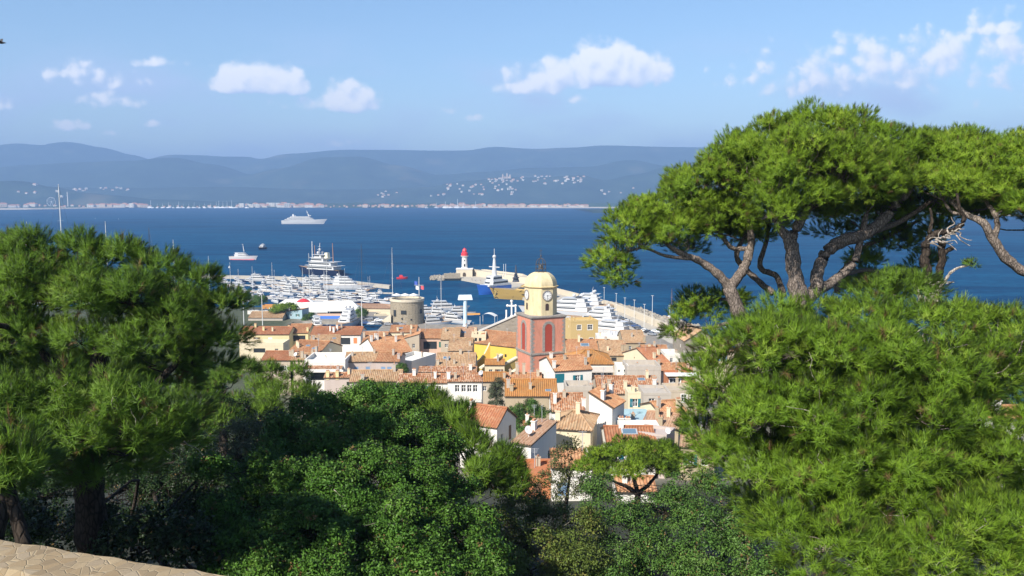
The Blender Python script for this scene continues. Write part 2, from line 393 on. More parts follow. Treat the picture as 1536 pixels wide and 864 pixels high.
# ------------------------------------------------------------------ hills across the gulf
def interp(tab, x):
    if x <= tab[0][0]: return tab[0][1]
    for (a, ya), (b_, yb) in zip(tab, tab[1:]):
        if a <= x <= b_:
            k = (x - a) / (b_ - a); k = k * k * (3 - 2 * k)
            return ya + (yb - ya) * k
    return tab[-1][1]
m, t, b = base_mat('forested_hills')
geo = nn(t, 'ShaderNodeNewGeometry')
n1 = nn(t, 'ShaderNodeTexNoise', i_Scale=0.004, i_Detail=9.0, i_Roughness=0.7); t.links.new(geo.outputs['Position'], n1.inputs['Vector'])
n2 = nn(t, 'ShaderNodeTexNoise', i_Scale=0.0016, i_Detail=5.0); t.links.new(geo.outputs['Position'], n2.inputs['Vector'])
c = ramp(t, n1.outputs['Fac'], [(0.3, (0.010, 0.026, 0.020)), (0.55, (0.024, 0.048, 0.032)), (0.75, (0.06, 0.075, 0.05))])
c = mixc(t, ramp(t, n2.outputs['Fac'], [(0.6, 0.0), (0.72, 0.6)]), c, (0.13, 0.12, 0.075))
t.links.new(c, b.inputs['Base Color']); b.inputs['Roughness'].default_value = 1.0; b.inputs['Specular IOR Level'].default_value = 0.0
HILLMAT = m
def hills(tab, Y, W0, W1, px0, px1, nxp=170, nyp=26, rough=0.14, base=-3, nscale=0.0011):
    mb = MB()
    for j in range(nyp):
        v = j / (nyp - 1); y = Y - W0 + (W0 + W1) * v
        prof = math.sin(math.pi / 2 * min(1, (y - (Y - W0)) / W0)) ** 1.3 if y < Y else math.cos(math.pi / 2 * (y - Y) / W1)
        for i in range(nxp):
            px = px0 + (px1 - px0) * i / (nxp - 1)
            x = (px - 768) / FPX * Y
            H = P(px, interp(tab, px), Y).z
            q = Vector((x * nscale, y * nscale, Y * 0.001))
            r = mnoise.fractal(q, 0.9, 2.1, 5)
            gul = abs(mnoise.noise(q * 1.7 + Vector((5, 1, 2))))
            z = H * prof * (1 + rough * r * 0.35 * (1 - .75 * prof)) - H * gul * 2.0 * rough * 4 * prof * (1 - prof) + base * (1 - prof)
            mb.v.append((x, y, z))
    for j in range(nyp - 1):
        for i in range(nxp - 1):
            mb.f.append((j * nxp + i, j * nxp + i + 1, (j + 1) * nxp + i + 1, (j + 1) * nxp + i)); mb.m.append(0)
    return tag(mb.build('hills', HILLMAT, smooth=True), kind='structure')
hills([(-200, 232), (-60, 226), (0, 222), (45, 216), (85, 219), (115, 214), (160, 221), (200, 231), (238, 242), (275, 232), (310, 233), (345, 235), (375, 235), (400, 239), (440, 231), (520, 225), (640, 226), (700, 226), (740, 221), (800, 224), (850, 222), (910, 219), (1000, 221), (1060, 222), (1200, 214), (1400, 220), (1700, 226)], 10800, 2600, 1800, -250, 1800)
hills([(-200, 248), (0, 252), (60, 247), (140, 243), (210, 241), (265, 236), (320, 246), (380, 262), (430, 252), (490, 236), (540, 235), (600, 248), (660, 262), (720, 258), (800, 252), (880, 250), (940, 240), (1000, 250), (1100, 240), (1300, 235), (1700, 240)], 8300, 1500, 1600, -200, 1700)
hills([(-200, 274), (200, 282), (330, 280), (480, 284), (560, 284), (640, 280), (700, 271), (760, 265), (800, 266), (870, 263), (905, 270), (950, 262), (1000, 250), (1060, 240), (1160, 228), (1300, 222), (1700, 230)], 6900, 900, 1100, -200, 1700, nyp=20)
hills([(-300, 262), (-60, 270), (0, 272), (30, 271), (70, 279), (120, 288), (170, 293), (230, 299), (400, 305)], 5500, 380, 700, -300, 420, nxp=90, nyp=18, nscale=0.004)
hills([(905, 316), (1000, 309), (1080, 300), (1160, 285), (1260, 270), (1400, 258), (1500, 252), (1700, 250)], 3600, 420, 1200, 880, 1900, nxp=90, nyp=18, nscale=0.003)
# the wooded plain behind the far beach: one mass of trees nobody could count
mb = MB(); nxp = 420
for j in range(9):
    y = 5050 + 95 * j
    for i in range(nxp):
        x = -4200 + 5000 * i / (nxp - 1)
        h = 0 if j == 0 else (9 + 10 * mnoise.noise(Vector((x * .012, y * .015, 1))) + 7 * mnoise.noise(Vector((x * .05, y * .05, 4))) + 8 * j * .25)
        mb.v.append((x, y, max(0.5, h)))
for j in range(8):
    for i in range(nxp - 1):
        mb.f.append((j * nxp + i, j * nxp + i + 1, (j + 1) * nxp + i + 1, (j + 1) * nxp + i)); mb.m.append(0)
tag(mb.build('woods', plain('far_woods', (0.028, 0.055, 0.018), 1.0, 0.5, 0.03, spec=0)), label='dark green wood on the plain behind the far beach', cat='woods', kind='stuff')
# far beach and the near low shore
SAND = plain('sand', (0.40, 0.35, 0.27), 0.95, 0.1, 0.02)
def strip(tab, dz, dy, name):
    mb = MB()
    for i, (px, py) in enumerate(tab):
        p = G(px, py); q = p + Vector((0, dy, dz)); s = p + Vector((0, dy * 6, dz * 1.2))
        mb.v += [tuple(p), tuple(q), tuple(s)]
    for i in range(len(tab) - 1):
        a = i * 3
        mb.f += [(a, a + 3, a + 4, a + 1), (a + 1, a + 4, a + 5, a + 2)]; mb.m += [0, 0]
    return tag(mb.build(name, SAND), kind='structure')
strip([(-60, 315), (40, 314.4), (200, 311.6), (500, 311.6), (900, 312.3), (960, 313)], 5, 40, 'beach')
strip([(950, 313.6), (1150, 315.8), (1300, 318), (1430, 321.5), (1540, 324.5), (1700, 328)], 3.2, 20, 'beach')

# ------------------------------------------------------------------ haze
m = bpy.data.materials.new('haze'); m.use_nodes = True; t = m.node_tree; t.nodes.clear()
HAZE_DENS = 1.45e-4
pv = nn(t, 'ShaderNodeVolumePrincipled', i_Density=HAZE_DENS, i_Anisotropy=0.0); pv.inputs['Color'].default_value = (0.275, 0.42, 0.68, 1)
out = nn(t, 'ShaderNodeOutputMaterial'); t.links.new(pv.outputs[0], out.inputs['Volume'])
m.cycles.homogeneous_volume = True
mb = MB(); mb.box((0, 7400, 420), (29000, 15700, 850))
hz = tag(mb.build('haze', m), label='pale blue haze over the gulf that fades the far hills', cat='haze', kind='stuff')

# ------------------------------------------------------------------ buildings and boats along the far shore
rng = random.Random(5)
CREAM = plaster('far_cream', (0.62, 0.50, 0.38)); WHITEP = plaster('far_white', (0.74, 0.70, 0.62)); PINKP = plaster('far_pink', (0.60, 0.40, 0.29)); TERRA = plain('far_terracotta', (0.38, 0.17, 0.09), 0.95, 0.25, 0.3)
DARKG = glassy('dark_glass', (0.03, 0.035, 0.04), 0.15)
def far_house(w, d, h, rh, wall, flat=False):
    mb = MB(); mb.box((0, 0, h / 2), (w, d, h), m=0)
    for fl in range(max(1, int(h // 6))):          # rows of openings
        for k in range(max(1, int(w // 7))):
            mb.box((-w / 2 + (k + .5) * w / max(1, int(w // 7)), -d / 2 - .1, 3.2 + 6 * fl), (2.6, .5, 2.6), m=2)
    if flat: mb.box((0, 0, h + .5), (w * 1.02, d * 1.02, 1.0), m=0)
    else:
        mb.add([(-w * .54, -d * .56, h), (w * .54, -d * .56, h), (w * .54, d * .56, h), (-w * .54, d * .56, h), (-w * .3, 0, h + rh), (w * .3, 0, h + rh)],
               [(0, 1, 5, 4), (2, 3, 4, 5), (1, 2, 5), (3, 0, 4), (3, 2, 1, 0)], 1)
    return mb.build('shore_house', [wall, TERRA, DARKG])
protos = [far_house(20, 14, 10, 5, CREAM), far_house(26, 15, 14, 5, WHITEP), far_house(16, 12, 9, 4, PINKP), far_house(34, 16, 17, 5, CREAM), far_house(24, 16, 19, 0, WHITEP, True), far_house(44, 16, 13, 5, WHITEP)]
used = [False] * len(protos)
def place_far(k, p, rz, sc, label, group, name=None):
    o = protos[k] if not used[k] else protos[k].copy()
    if used[k]: COL.objects.link(o)
    used[k] = True
    o.location = p; o.rotation_euler = (0, 0, rz); o.scale = (sc, sc, sc)
    if name: o.name = name
    return tag(o, label, 'house', group)
LROW = 'small pale house with a terracotta roof in the row along the far beach'
def row(px0, px1, n, Y0, Y1, lo, hi, ks):
    for i in range(n):
        px = px0 + (px1 - px0) * (i + rng.uniform(.2, .8)) / n; Y = rng.uniform(Y0, Y1)
        x = (px - 768) / FPX * Y
        place_far(rng.choice(ks), (x, Y, 2 if Y < 5100 else 7 + (Y - 5100) * .02), rng.uniform(-.35, .35), rng.uniform(lo, hi), LROW, 'houses along the far beach')
row(2, 60, 5, 5030, 5120, .9, 1.5, [1, 5, 3]); row(60, 135, 8, 5060, 5150, .6, 1.0, [0, 2, 1])
row(136, 222, 26, 5030, 5130, .8, 1.25, [0, 1, 3, 4, 5]); row(222, 360, 14, 5040, 5110, .5, .8, [0, 2, 1])
row(360, 486, 34, 5030, 5140, .8, 1.35, [0, 1, 3, 4, 5]); row(486, 540, 8, 5050, 5150, .5, .8, [0, 2]); row(540, 660, 22, 5040, 5150, .6, 1.1, [0, 2, 3, 1])
row(655, 880, 52, 5030, 5120, .7, 1.15, [0, 1, 2, 3, 5]); row(545, 870, 18, 5150, 5230, .5, .9, [0, 2])
LHILL = 'tiny pale house scattered on the hillside across the gulf'
def hill_houses(n, cx, cy, sx, sy, Ybase, sc, label, group):
    for i in range(n):
        px, py = rng.gauss(cx, sx), rng.gauss(cy, sy)
        Y = Ybase - (py - cy) * -1
        p = P(px, py, Ybase)
        place_far(rng.choice([0, 1, 2, 3]), p, rng.uniform(-.6, .6), rng.uniform(.6, 1.0) * sc, label, group)
# hillside houses sit on the slope where the ray meets it
dg = bpy.context.evaluated_depsgraph_get(); dg.update()
def hit_slope(px, py):
    d = ray(px, py).normalized(); o = Vector((0, 0, CAM_Z)) + d * 4300
    for _ in range(12):
        ok, loc, nor, idx, ob, mt = C.ray_cast(dg, o, d)
        if not ok: return None
        if ob.name.startswith('hills'): return loc
        o = loc + d * 1.0
    return None
def slope_houses(pts, sc, label, group):
    for (px, py) in pts:
        p = hit_slope(px, py)
        if p is None: continue
        place_far(rng.choice([0, 1, 1, 4]), p - Vector((0, 0, 2)), rng.uniform(-.5, .5), rng.uniform(.75, 1.25) * sc, label, group)
vp = [(rng.gauss(752, 18), rng.gauss(270.5, 2.2)) for _ in range(24)]
slope_houses(vp, .7, 'pale house clustered below the hilltop village castle', 'houses of the hilltop village')
vp = [(rng.uniform(795, 880), rng.uniform(264, 277)) for _ in range(34)] + [(rng.uniform(660, 775), rng.uniform(276, 293)) for _ in range(34)] + [(rng.uniform(560, 700), rng.uniform(286, 296)) for _ in range(10)] + [(rng.uniform(880, 960), rng.uniform(280, 300)) for _ in range(6)]
slope_houses(vp, .72, LHILL, 'houses scattered on the far hillside')
vp = [(rng.uniform(104, 130), rng.uniform(284, 289)) for _ in range(8)] + [(rng.uniform(150, 196), rng.uniform(282, 288)) for _ in range(9)] + [(52, 278), (55, 278)] + [(rng.uniform(10, 100), rng.uniform(288, 296)) for _ in range(6)]
slope_houses(vp, .75, 'small pale house on the wooded rise behind the far ferris wheel', 'houses on the left far rise')
o = protos[0].copy()
# castle on top of the hill village
p = hit_slope(760, 267.5)
if p:
    r = empty('castle', p - Vector((0, 0, 3)), 0, 'ruined grey castle towers crowning the far hilltop village', 'castle')
    mb = MB(); mb.box((0, 0, 9), (70, 16, 18)); mb.box((-10, -2, 16), (26, 12, 10)); mb.build('wall', CREAM, r)
    for dx, h in ((-30, 34), (28, 30), (4, 40)):
        mb = MB(); mb.lathe([(6.5, 0), (6, h), (7, h), (7, h + 3), (5, h + 3)], (dx, -6, 0), 12); mb.build('tower', CREAM, r)
# ferris wheel and tower
pos = P(77, 306, 5150); r = empty('ferris_wheel', (pos.x, 5150, 3), 0, 'big pale ferris wheel standing behind the far beach', 'ferris wheel')
mb = MB(); ring = [(27 * math.cos(a), 0, 34 + 27 * math.sin(a)) for a in np.linspace(0, 2 * math.pi, 37)]
mb.tube(ring, .7, 5)
for a in np.linspace(0, math.pi, 9)[:-1]:
    mb.tube([(27 * math.cos(a), 0, 34 + 27 * math.sin(a)), (-27 * math.cos(a), 0, 34 - 27 * math.sin(a))], .3, 4)
mb.build('wheel', plain('wheel_white', (.75, .75, .75)), r)
mb = MB(); mb.tube([(-14, 2, 0), (0, 2, 34), (14, 2, 0)], .9, 5); mb.build('support', plain('wheel_white', (.75, .75, .75)), r)
for a in np.linspace(0, 2 * math.pi, 17)[:-1]:
    mb = MB(); mb.box((27 * math.cos(a), 0, 33 + 27 * math.sin(a)), (2.4, 2.4, 3)); mb.build('cabin', plain('wheel_white', (.75, .75, .75)), r)
pos = P(102, 306, 5120); mb = MB(); mb.lathe([(3.4, 0), (3.0, 88), (4, 88), (4, 92), (.6, 92), (.4, 100)], (0, 0, 0), 10)
tag(mb.build('tower', WHITEP, loc=(pos.x, 5120, 2)), 'slender white tower rising behind the far beach', 'tower')
# moored yachts with masts in the far marina
def far_yacht():
    mb = MB(); mb.prism([(-12, -3), (6, -3.4), (15, 0), (6, 3.4), (-12, 3)], 0, 4.5, 0); mb.box((-2, 0, 5.6), (12, 4.5, 2.4)); mb.box((-2, 0, 6), (10, 4.7, .9), m=1)
    mb.tube([(2, 0, 4), (2, 0, 34)], [.8, .5], 6); mb.tube([(2, 0, 9), (-9, 0, 8.5)], .5, 5)
    return mb.build('moored_yacht', [plain('boat_white', (.80, .80, .79), .3, .02), DARKG])
fy = far_yacht(); first = True
spots = [(228, 1.1), (238, .6), (246, .7), (255, .8), (262, .5), (270, .9), (277, .6), (285, .7), (293, .8), (301, .6), (309, .7), (318, .7), (326, .9), (330, 1.1), (336, 1.0), (342, 1.0), (349, 1.1), (356, .7), (372, .8), (655, .8), (668, 1.0), (676, .8), (686, 1.3), (695, .8), (713, 1.0), (640, .6)]
for px, sc in spots:
    Y = rng.uniform(4960, 5020); x = (px - 768) / FPX * Y
    o = fy if first else fy.copy()
    if not first: COL.objects.link(o)
    first = False; o.location = (x, Y, 0); o.scale = (sc * 1.2,) * 3; o.rotation_euler = (0, 0, rng.uniform(-.5, .5))
    tag(o, 'white yacht with a bare mast moored in front of the far beach houses', 'yacht', 'yachts moored along the far beach')
# ------------------------------------------------------------------ harbour: boats, moles, lighthouse
BW = plain('boat_gelcoat', (0.50, 0.50, 0.50), 0.25, 0.02); NAVY = plain('hull_navy', (0.012, 0.02, 0.05), 0.25, 0.1); TEAK = plain('teak', (0.34, 0.22, 0.12), 0.7); REDP = plain('red_paint', (0.55, 0.035, 0.045), 0.4, .05)
BLUEP = plain('blue_paint', (0.03, 0.14, 0.52), 0.4, .05); CREAMP = plain('cream_paint', (0.74, 0.66, 0.46), 0.4, .05); MASTM = plain('mast_alu', (0.62, 0.62, 0.60), 0.4, .05); DMAST = plain('mast_dark', (0.05, 0.055, 0.07), 0.4, .05); BROWNM = plain('crane_brown', (0.30, 0.16, 0.09), .6)
CANVAS = plain('canvas_navy', (0.03, 0.05, 0.12), 0.9, .1); CANVW = plain('canvas_white', (0.60, 0.60, 0.58), 0.9, .03); GREYC = plain('canvas_grey', (0.42, 0.44, 0.48), .9, .05)
CONC = plaster('quay_concrete', (0.50, 0.46, 0.39), 0.5); PALEC = plaster('mole_wall', (0.66, 0.58, 0.45), 0.35)
def hull_mb(L, B, F, draft=.5, bow=.30, flare=.0, stern=.82, sheer=.25):
    """bow at +x, waterline z = 0"""
    mb = MB(); n = 14; st = []
    for i in range(n + 1):
        t = i / n; x = -L / 2 + L * t
        k = 1.0 if t < 1 - bow * 1.6 else max(0.0, 1 - ((t - (1 - bow * 1.6)) / (bow * 1.6)) ** 2.0)
        k *= stern + (1 - stern) * min(1, t / .35)
        b = B / 2 * k; f = F * (1 + sheer * t ** 2)
        rake = L * .06 * max(0, (t - .7) / .3) ** 1.5
        st.append([(x - rake * 0.6, 0, -draft), (x - rake * .3, b * .72 + .01, -draft * .2), (x, b * .88 + .01, f * .35), (x + rake, b + .02, f)])
    for s in st: mb.v += [(p[0], p[1], p[2]) for p in s] + [(p[0], -p[1], p[2]) for p in s[1:]]
    for i in range(n):
        a, b_ = i * 7, (i + 1) * 7
        for k in range(3): mb.f.append([a + k, b_ + k, b_ + k + 1, a + k + 1][::-1]); mb.m.append(0 if k > 0 else 1)
        q = [0, 4, 5, 6]
        for k in range(3): mb.f.append([a + q[k], b_ + q[k], b_ + q[k + 1], a + q[k + 1]]); mb.m.append(0 if k > 0 else 1)
        mb.f.append([a + 3, b_ + 3, b_ + 6, a + 6][::-1]); mb.m.append(2)
    mb.f.append([0, 1, 2, 3, 6, 5, 4]); mb.m.append(0)
    return mb
def deckhouse(mb, x0, x1, w, z0, z1, rf=.5, rb=.15, taper=.88, m=0):
    h = z1 - z0
    lo = [(x0, -w / 2), (x1 - w * .22, -w / 2), (x1, -w * .22), (x1, w * .22), (x1 - w * .22, w / 2), (x0, w / 2)]
    hi = [(x0 + rb * h, -w / 2 * taper), (x1 - w * .22 - rf * h, -w / 2 * taper), (x1 - rf * h * 1.4, -w * .18), (x1 - rf * h * 1.4, w * .18), (x1 - w * .22 - rf * h, w / 2 * taper), (x0 + rb * h, w / 2 * taper)]
    mb.add([(p[0], p[1], z0) for p in lo] + [(p[0], p[1], z1) for p in hi], [[i, (i + 1) % 6, 6 + (i + 1) % 6, 6 + i] for i in range(6)] + [[6, 7, 8, 9, 10, 11]], m)
def band(mb, x0, x1, w, z0, z1, H0, H1, rf, rb, taper, out=.03):
    """window band round a deckhouse between heights z0..z1"""
    def poly(z):
        k = (z - H0) / (H1 - H0); h = z - H0
        return [(x0 + .35 + rb * h, -w / 2 * (1 + (taper - 1) * k) - out), (x1 - w * .22 - rf * h - .1, -w / 2 * (1 + (taper - 1) * k) - out), (x1 - rf * h * 1.4 + out, -w * (.22 - .04 * k)), (x1 - rf * h * 1.4 + out, w * (.22 - .04 * k)), (x1 - w * .22 - rf * h - .1, w / 2 * (1 + (taper - 1) * k) + out), (x0 + .35 + rb * h, w / 2 * (1 + (taper - 1) * k) + out)]
    a, b = poly(z0), poly(z1)
    mb.add([(p[0], p[1], z0) for p in a] + [(p[0], p[1], z1) for p in b], [[i, i + 1, 7 + i, 6 + i] for i in range(5)])
def radome(mb, c, r): mb.ball(c, r, 10, 0, 1.05)
def motor(name, L, loc, rz, label, cat='boat', group=None, hullm=BW, boot=None, decks=2, B=None, F=None, mast=True, domes=0, arch=True, canopy=None, dmast=False):
    B = B or L * .24; F = F or .55 + L * .055
    root = empty(name, loc, rz, label, cat, group)
    hull_mb(L, B, F, .4 + L * .02).build('hull', [hullm, boot or NAVY, TEAK if L > 14 else BW], root, smooth=False)
    z = F * 1.02; x0, x1, w = -L * .30, L * .22, B * .74; h = 1.1 + L * .028
    for k in range(decks):
        mb = MB(); deckhouse(mb, x0, x1, w, z, z + h, .75, .1, .9)
        if k < decks - 1 or L > 12: mb.box(((x0 + x1) / 2 - L * .05, 0, z + h + .06), (x1 - x0 - h * .6, w * 1.0, .12))
        c = mb.build('cabin', BW, root)
        wb = MB(); band(wb, x0 + (x1 - x0) * (.25 if L > 24 else 0), x1, w, z + h * (.48 if L > 24 else .38), z + h * .76, z, z + h, .75, .1, .9); wb.build('window', DARKG, c)
        z += h + .12; x0 += L * (.02 if L > 24 else .03); x1 -= L * (.085 if L > 24 else .13); w *= .86; h *= .86
    if canopy is not None:
        mb = MB(); mb.prism([(-L * .40, -B * .36), (-L * .12, -B * .36), (-L * .12, B * .36), (-L * .40, B * .36)], F + 1.9, F + 2.1, scale=.85); 
        for sx in (-.38, -.14):
            for sy in (-1, 1): mb.tube([(L * sx, sy * B * .32, F * .9), (L * sx, sy * B * .32, F + 1.95)], .05, 5)
        mb.build('canopy', canopy, root)
    if mast:
        mb = MB(); xm = x0 + (x1 - x0) * .35
        if arch:
            mb.box((xm, 0, z + .5), (L * .05, w * .9, .16)); 
            for s in (-1, 1): mb.box((xm - L * .01, s * w * .42, z + .2), (L * .045, .14, .7))
        mb.tube([(xm, 0, z), (xm - L * .02, 0, z + L * .11)], [.12 + L * .002, .05], 6); mb.box((xm - L * .01, 0, z + L * .065), (.15, w * .6, .08))
        mt = mb.build('mast', DMAST if dmast else BW, root)
    for k in range(domes):
        mb = MB(); radome(mb, (x0 + (x1 - x0) * (.15 if k < 2 else .5), (k - (domes - 1) / 2) * w * .55, z + .5 + L * .02), .35 + L * .012); mb.build('radome', BW, root)
    return root
def sailboat(L, H, loc, rz, label, hullm=BW, cat='sailing boat', group=None, mastm=MASTM, two=False):
    root = empty('sailing_boat', loc, rz, label, cat, group); B = L * .27; F = .7 + L * .03
    hull_mb(L, B, F, .6, .38).build('hull', [hullm, NAVY, TEAK], root)
    mb = MB(); deckhouse(mb, -L * .18, L * .16, B * .5, F, F + .6 + L * .008, .6, .2); c = mb.build('cabin', BW, root)
    r = .07 + H * .0035
    for k, (xm, hh) in enumerate(((L * .08, H), (-L * .27, H * .8))[:2 if two else 1]):
        mb = MB(); mb.tube([(xm, 0, F), (xm, 0, F + hh)], [r, r * .6], 6)
        for f in (.4, .68): mb.box((xm, 0, F + hh * f), (.08, hh * .05 + .5, .06))
        m_ = mb.build('mast', mastm, root)
        mb = MB(); mb.tube([(xm, 0, F + 1.4), (xm - L * .3, 0, F + 1.3)], r * .8, 6); mb.build('boom', mastm, m_)
        mb = MB(); mb.tube([(xm - .2, 0, F + 1.75), (xm - L * .29, 0, F + 1.6)], .18 + L * .006, 6); mb.build('furled_sail', CANVAS, m_)
    mb = MB()
    for a, b_ in (((L * .52, 0, F + .3), (L * .08, 0, F + H)), ((-L * .48, 0, F), (L * .08, 0, F + H)), ((L * .06, B * .45, F), (L * .08, 0, F + H * .95)), ((L * .06, -B * .45, F), (L * .08, 0, F + H * .95))): mb.tube([a, b_], .022 + H * .0004, 4)
    mb.build('rigging', DMAST, root)
    return root
rb = random.Random(17)
# quays and moles
def ribbon(name, inner, outer, z0, z1, mat, label=None, cat=None, kind=None, parent=None):
    mb = MB(); n = len(inner)
    for a, b in zip(inner, outer): mb.v += [(a.x, a.y, z0), (a.x, a.y, z1), (b.x, b.y, z1), (b.x, b.y, z0)]
    for i in range(n - 1):
        a = 4 * i
        for k in range(3): mb.f.append([a + k, a + 4 + k, a + 5 + k, a + k + 1]); mb.m.append(0)
    mb.f.append([0, 1, 2, 3]); mb.f.append([4 * n - 1, 4 * n - 2, 4 * n - 3, 4 * n - 4]); mb.m += [0, 0]
    return tag(mb.build(name, mat, parent), label, cat, None, kind)
def dens(tab, k=5):
    out = []
    for (a, b) in zip(tab, tab[1:]):
        for i in range(k): out.append((a[0] + (b[0] - a[0]) * i / k, a[1] + (b[1] - a[1]) * i / k))
    return out + [tab[-1]]
inner = [G(*p) for p in dens([(657, 421), (672, 420.5), (690, 420.5), (720, 426), (745, 438), (790, 452), (850, 470), (905, 490), (950, 512), (975, 530)])]
outer = [G(*p) for p in dens([(650, 418), (668, 416.5), (692, 412), (730, 413), (784, 420), (835, 443), (916, 465), (960, 483), (1005, 502), (1040, 520)])]
ribbon('pier', inner, outer, -3, 1.7, CONC, 'long pale harbour mole curving from the lighthouse round behind the big yachts', 'pier')
wo = outer[14:]; wi = [o + (i - o).normalized() * 1.6 for i, o in zip(inner[14:], wo)]
ribbon('mole_wall', wi, wo, 1.0, 4.6, PALEC, 'cream harbour wall that runs along the seaward edge of the mole', 'wall')
wo = [o + (i - o).normalized() * 1.5 for i, o in zip(inner, outer)][11:15]; wi = [o + (i - o).normalized() * 3.0 for i, o in zip(inner[11:15], wo)]
# boulders on the seaward side
mb = MB(); rr = random.Random(2)
def rock(mb, c, r):
    d = [Vector((rr.gauss(0, 1), rr.gauss(0, 1), rr.gauss(0, 1))).normalized() for _ in range(9)]
    n = 6; vs = []
    for j, (k, z) in enumerate(((.55, -.7), (1, -.1), (.8, .5), (.3, .85))):
        for i in range(n): a = 2 * math.pi * i / n + j * .4; q = r * k * rr.uniform(.75, 1.2); vs.append((c[0] + q * math.cos(a), c[1] + q * math.sin(a), c[2] + r * z * rr.uniform(.8, 1.15)))
    f = [[j * n + i, j * n + (i + 1) % n, (j + 1) * n + (i + 1) % n, (j + 1) * n + i] for j in range(3) for i in range(n)] + [[3 * n + i for i in range(n)]]
    mb.add(vs, f)
sea_edge = [(835, 438), (911, 453), (950, 461.5), (1000, 476), (1040, 488)]
apr = []
for i in range(25, len(outer)):
    px_ = [784 + (835 - 784) * k / 5 for k in range(5)]
    o_ = outer[i]; pxo = 768 + o_.x / o_.y * FPX
    pe = interp(sea_edge, pxo + 6); q = G(pxo + 6, min(pe, 520)); apr.append((o_, q))
nb = len(mb.v)
for o_, q in apr: mb.v += [(o_.x, o_.y, 1.6), (q.x, q.y, -.6)]
for i in range(len(apr) - 1): mb.f.append([nb + 2 * i, nb + 2 * i + 2, nb + 2 * i + 3, nb + 2 * i + 1]); mb.m.append(0)
for i in range(len(apr) - 1):
    for k in range(34):
        f = rr.random(); u = rr.random() ** .8; p = apr[i][0].lerp(apr[i + 1][0], f).lerp(apr[i][1].lerp(apr[i + 1][1], f), u)
        rock(mb, (p.x, p.y, 1.4 - 1.6 * u), rr.uniform(.7, 1.6))
for i in range(0, 10):
    for k in range(9):
        p = outer[i].lerp(inner[i], rr.random()) + Vector((rr.uniform(-3, 3), rr.uniform(-1, 4), 0)); rock(mb, (p.x, p.y, 1.6), rr.uniform(.8, 1.6))
for k in range(60):
    p = G(rr.uniform(646, 672), rr.uniform(416.5, 421)); rock(mb, (p.x, p.y, .5), rr.uniform(.7, 1.6))
tag(mb.build('boulders', stone('boulder_stone', [(0.36, 0.32, 0.26), (0.52, 0.47, 0.39), (0.28, 0.25, 0.21)], .4, (.3, .27, .22), .3)), 'heaped pale boulders along the seaward foot of the mole', 'boulders', kind='stuff')
ji = [G(*p, 0) for p in dens([(300, 417.5), (400, 419.2), (500, 423.3), (560, 431.0), (584, 433.5)])]; jo = [p + Vector((0, 7, 0)) for p in ji]
ribbon('jetty', ji, jo, -3, 2.0, CONC, 'low concrete jetty closing the left marina, ending in a bare pale head', 'jetty')
# lighthouse
lp = G(697, 414, 1.7); r = empty('lighthouse', lp, 0, 'white lighthouse with a red lantern at the end of the mole', 'lighthouse')
WL = plaster('lighthouse_white', (.78, .76, .72), .3)
mb = MB(); mb.box((0, 0, 2.6), (12, 9, 5.2)); mb.build('wall', PALEC, r)
mb = MB(); mb.box((0, 0, 5.5), (12.6, 9.6, .5)); mb.build('cornice', WL, r)
mb = MB(); mb.lathe([(3.0, 5.75), (2.2, 6.6), (1.9, 14.4)], (0, 0, 0), 16); tw_ = mb.build('tower', WL, r, smooth=False)
mb = MB(); mb.lathe([(1.9, 14.4), (2.9, 14.9), (2.9, 15.25), (2.7, 15.25)], (0, 0, 0), 16); mb.build('gallery', WL, r)
mb = MB(); mb.lathe([(2.55, 15.25), (2.45, 17.2), (1.7, 18.0), (1.6, 19.0), (1.75, 19.1), (1.3, 20.2), (.4, 20.8), (.1, 21.2)], (0, 0, 0), 16); mb.build('lantern', REDP, r)
mb = MB(); mb.tube([(1.2, 0, 18.5), (1.2, 0, 22.6)], .1, 5); mb.build('aerial', DMAST, r)
mb = MB(); mb.box((0, -1.95, 8.2), (1.1, .5, 2.0)); mb.box((0, -1.78, 11.8), (.7, .5, 1.1)); mb.build('window', DARKG, tw_)
mb = MB(); on = [(-1.2, 0), (1.2, 0), (1.2, 2), (.6, 3), (-.6, 3), (-1.2, 2)]; mb.add([(x, y, z) for y in (-4.6, -4.4) for x, z in on], [list(range(6)), [6 + i for i in range(6)][::-1]] + [[i, 6 + i, 6 + (i + 1) % 6, (i + 1) % 6] for i in range(6)]); mb.build('door', WOODDK := plain('door_dark', (.06, .045, .035), .8), r)
a, b = G(697, 413, 1.7) + Vector((5, 1, 0)), G(792, 426, 1.7); dv = (b - a); Lw = dv.length
rw = empty('pier_wall', a, math.atan2(dv.y, dv.x), 'cream windbreak wall beside the lighthouse on the mole', 'wall')
mb = MB(); mb.box((Lw / 2, 0, 2.3), (Lw, 1.4, 4.6)); mb.build('wall', PALEC, rw); mb = MB(); mb.box((Lw / 2, 0, 4.75), (Lw + .3, 1.7, .25)); mb.build('coping', CONC, rw)
a = G(672, 417.5, 1.7); rw = empty('pier_wall', a, .1, 'low stone shed wall left of the lighthouse foot', 'wall'); mb = MB(); mb.box((3, 0, 1.8), (12, 3, 3.6)); mb.build('wall', stone('mole_stone', [(0.34, 0.29, 0.22), (0.46, 0.40, 0.31)], 1.2, (.4, .35, .28)), rw)
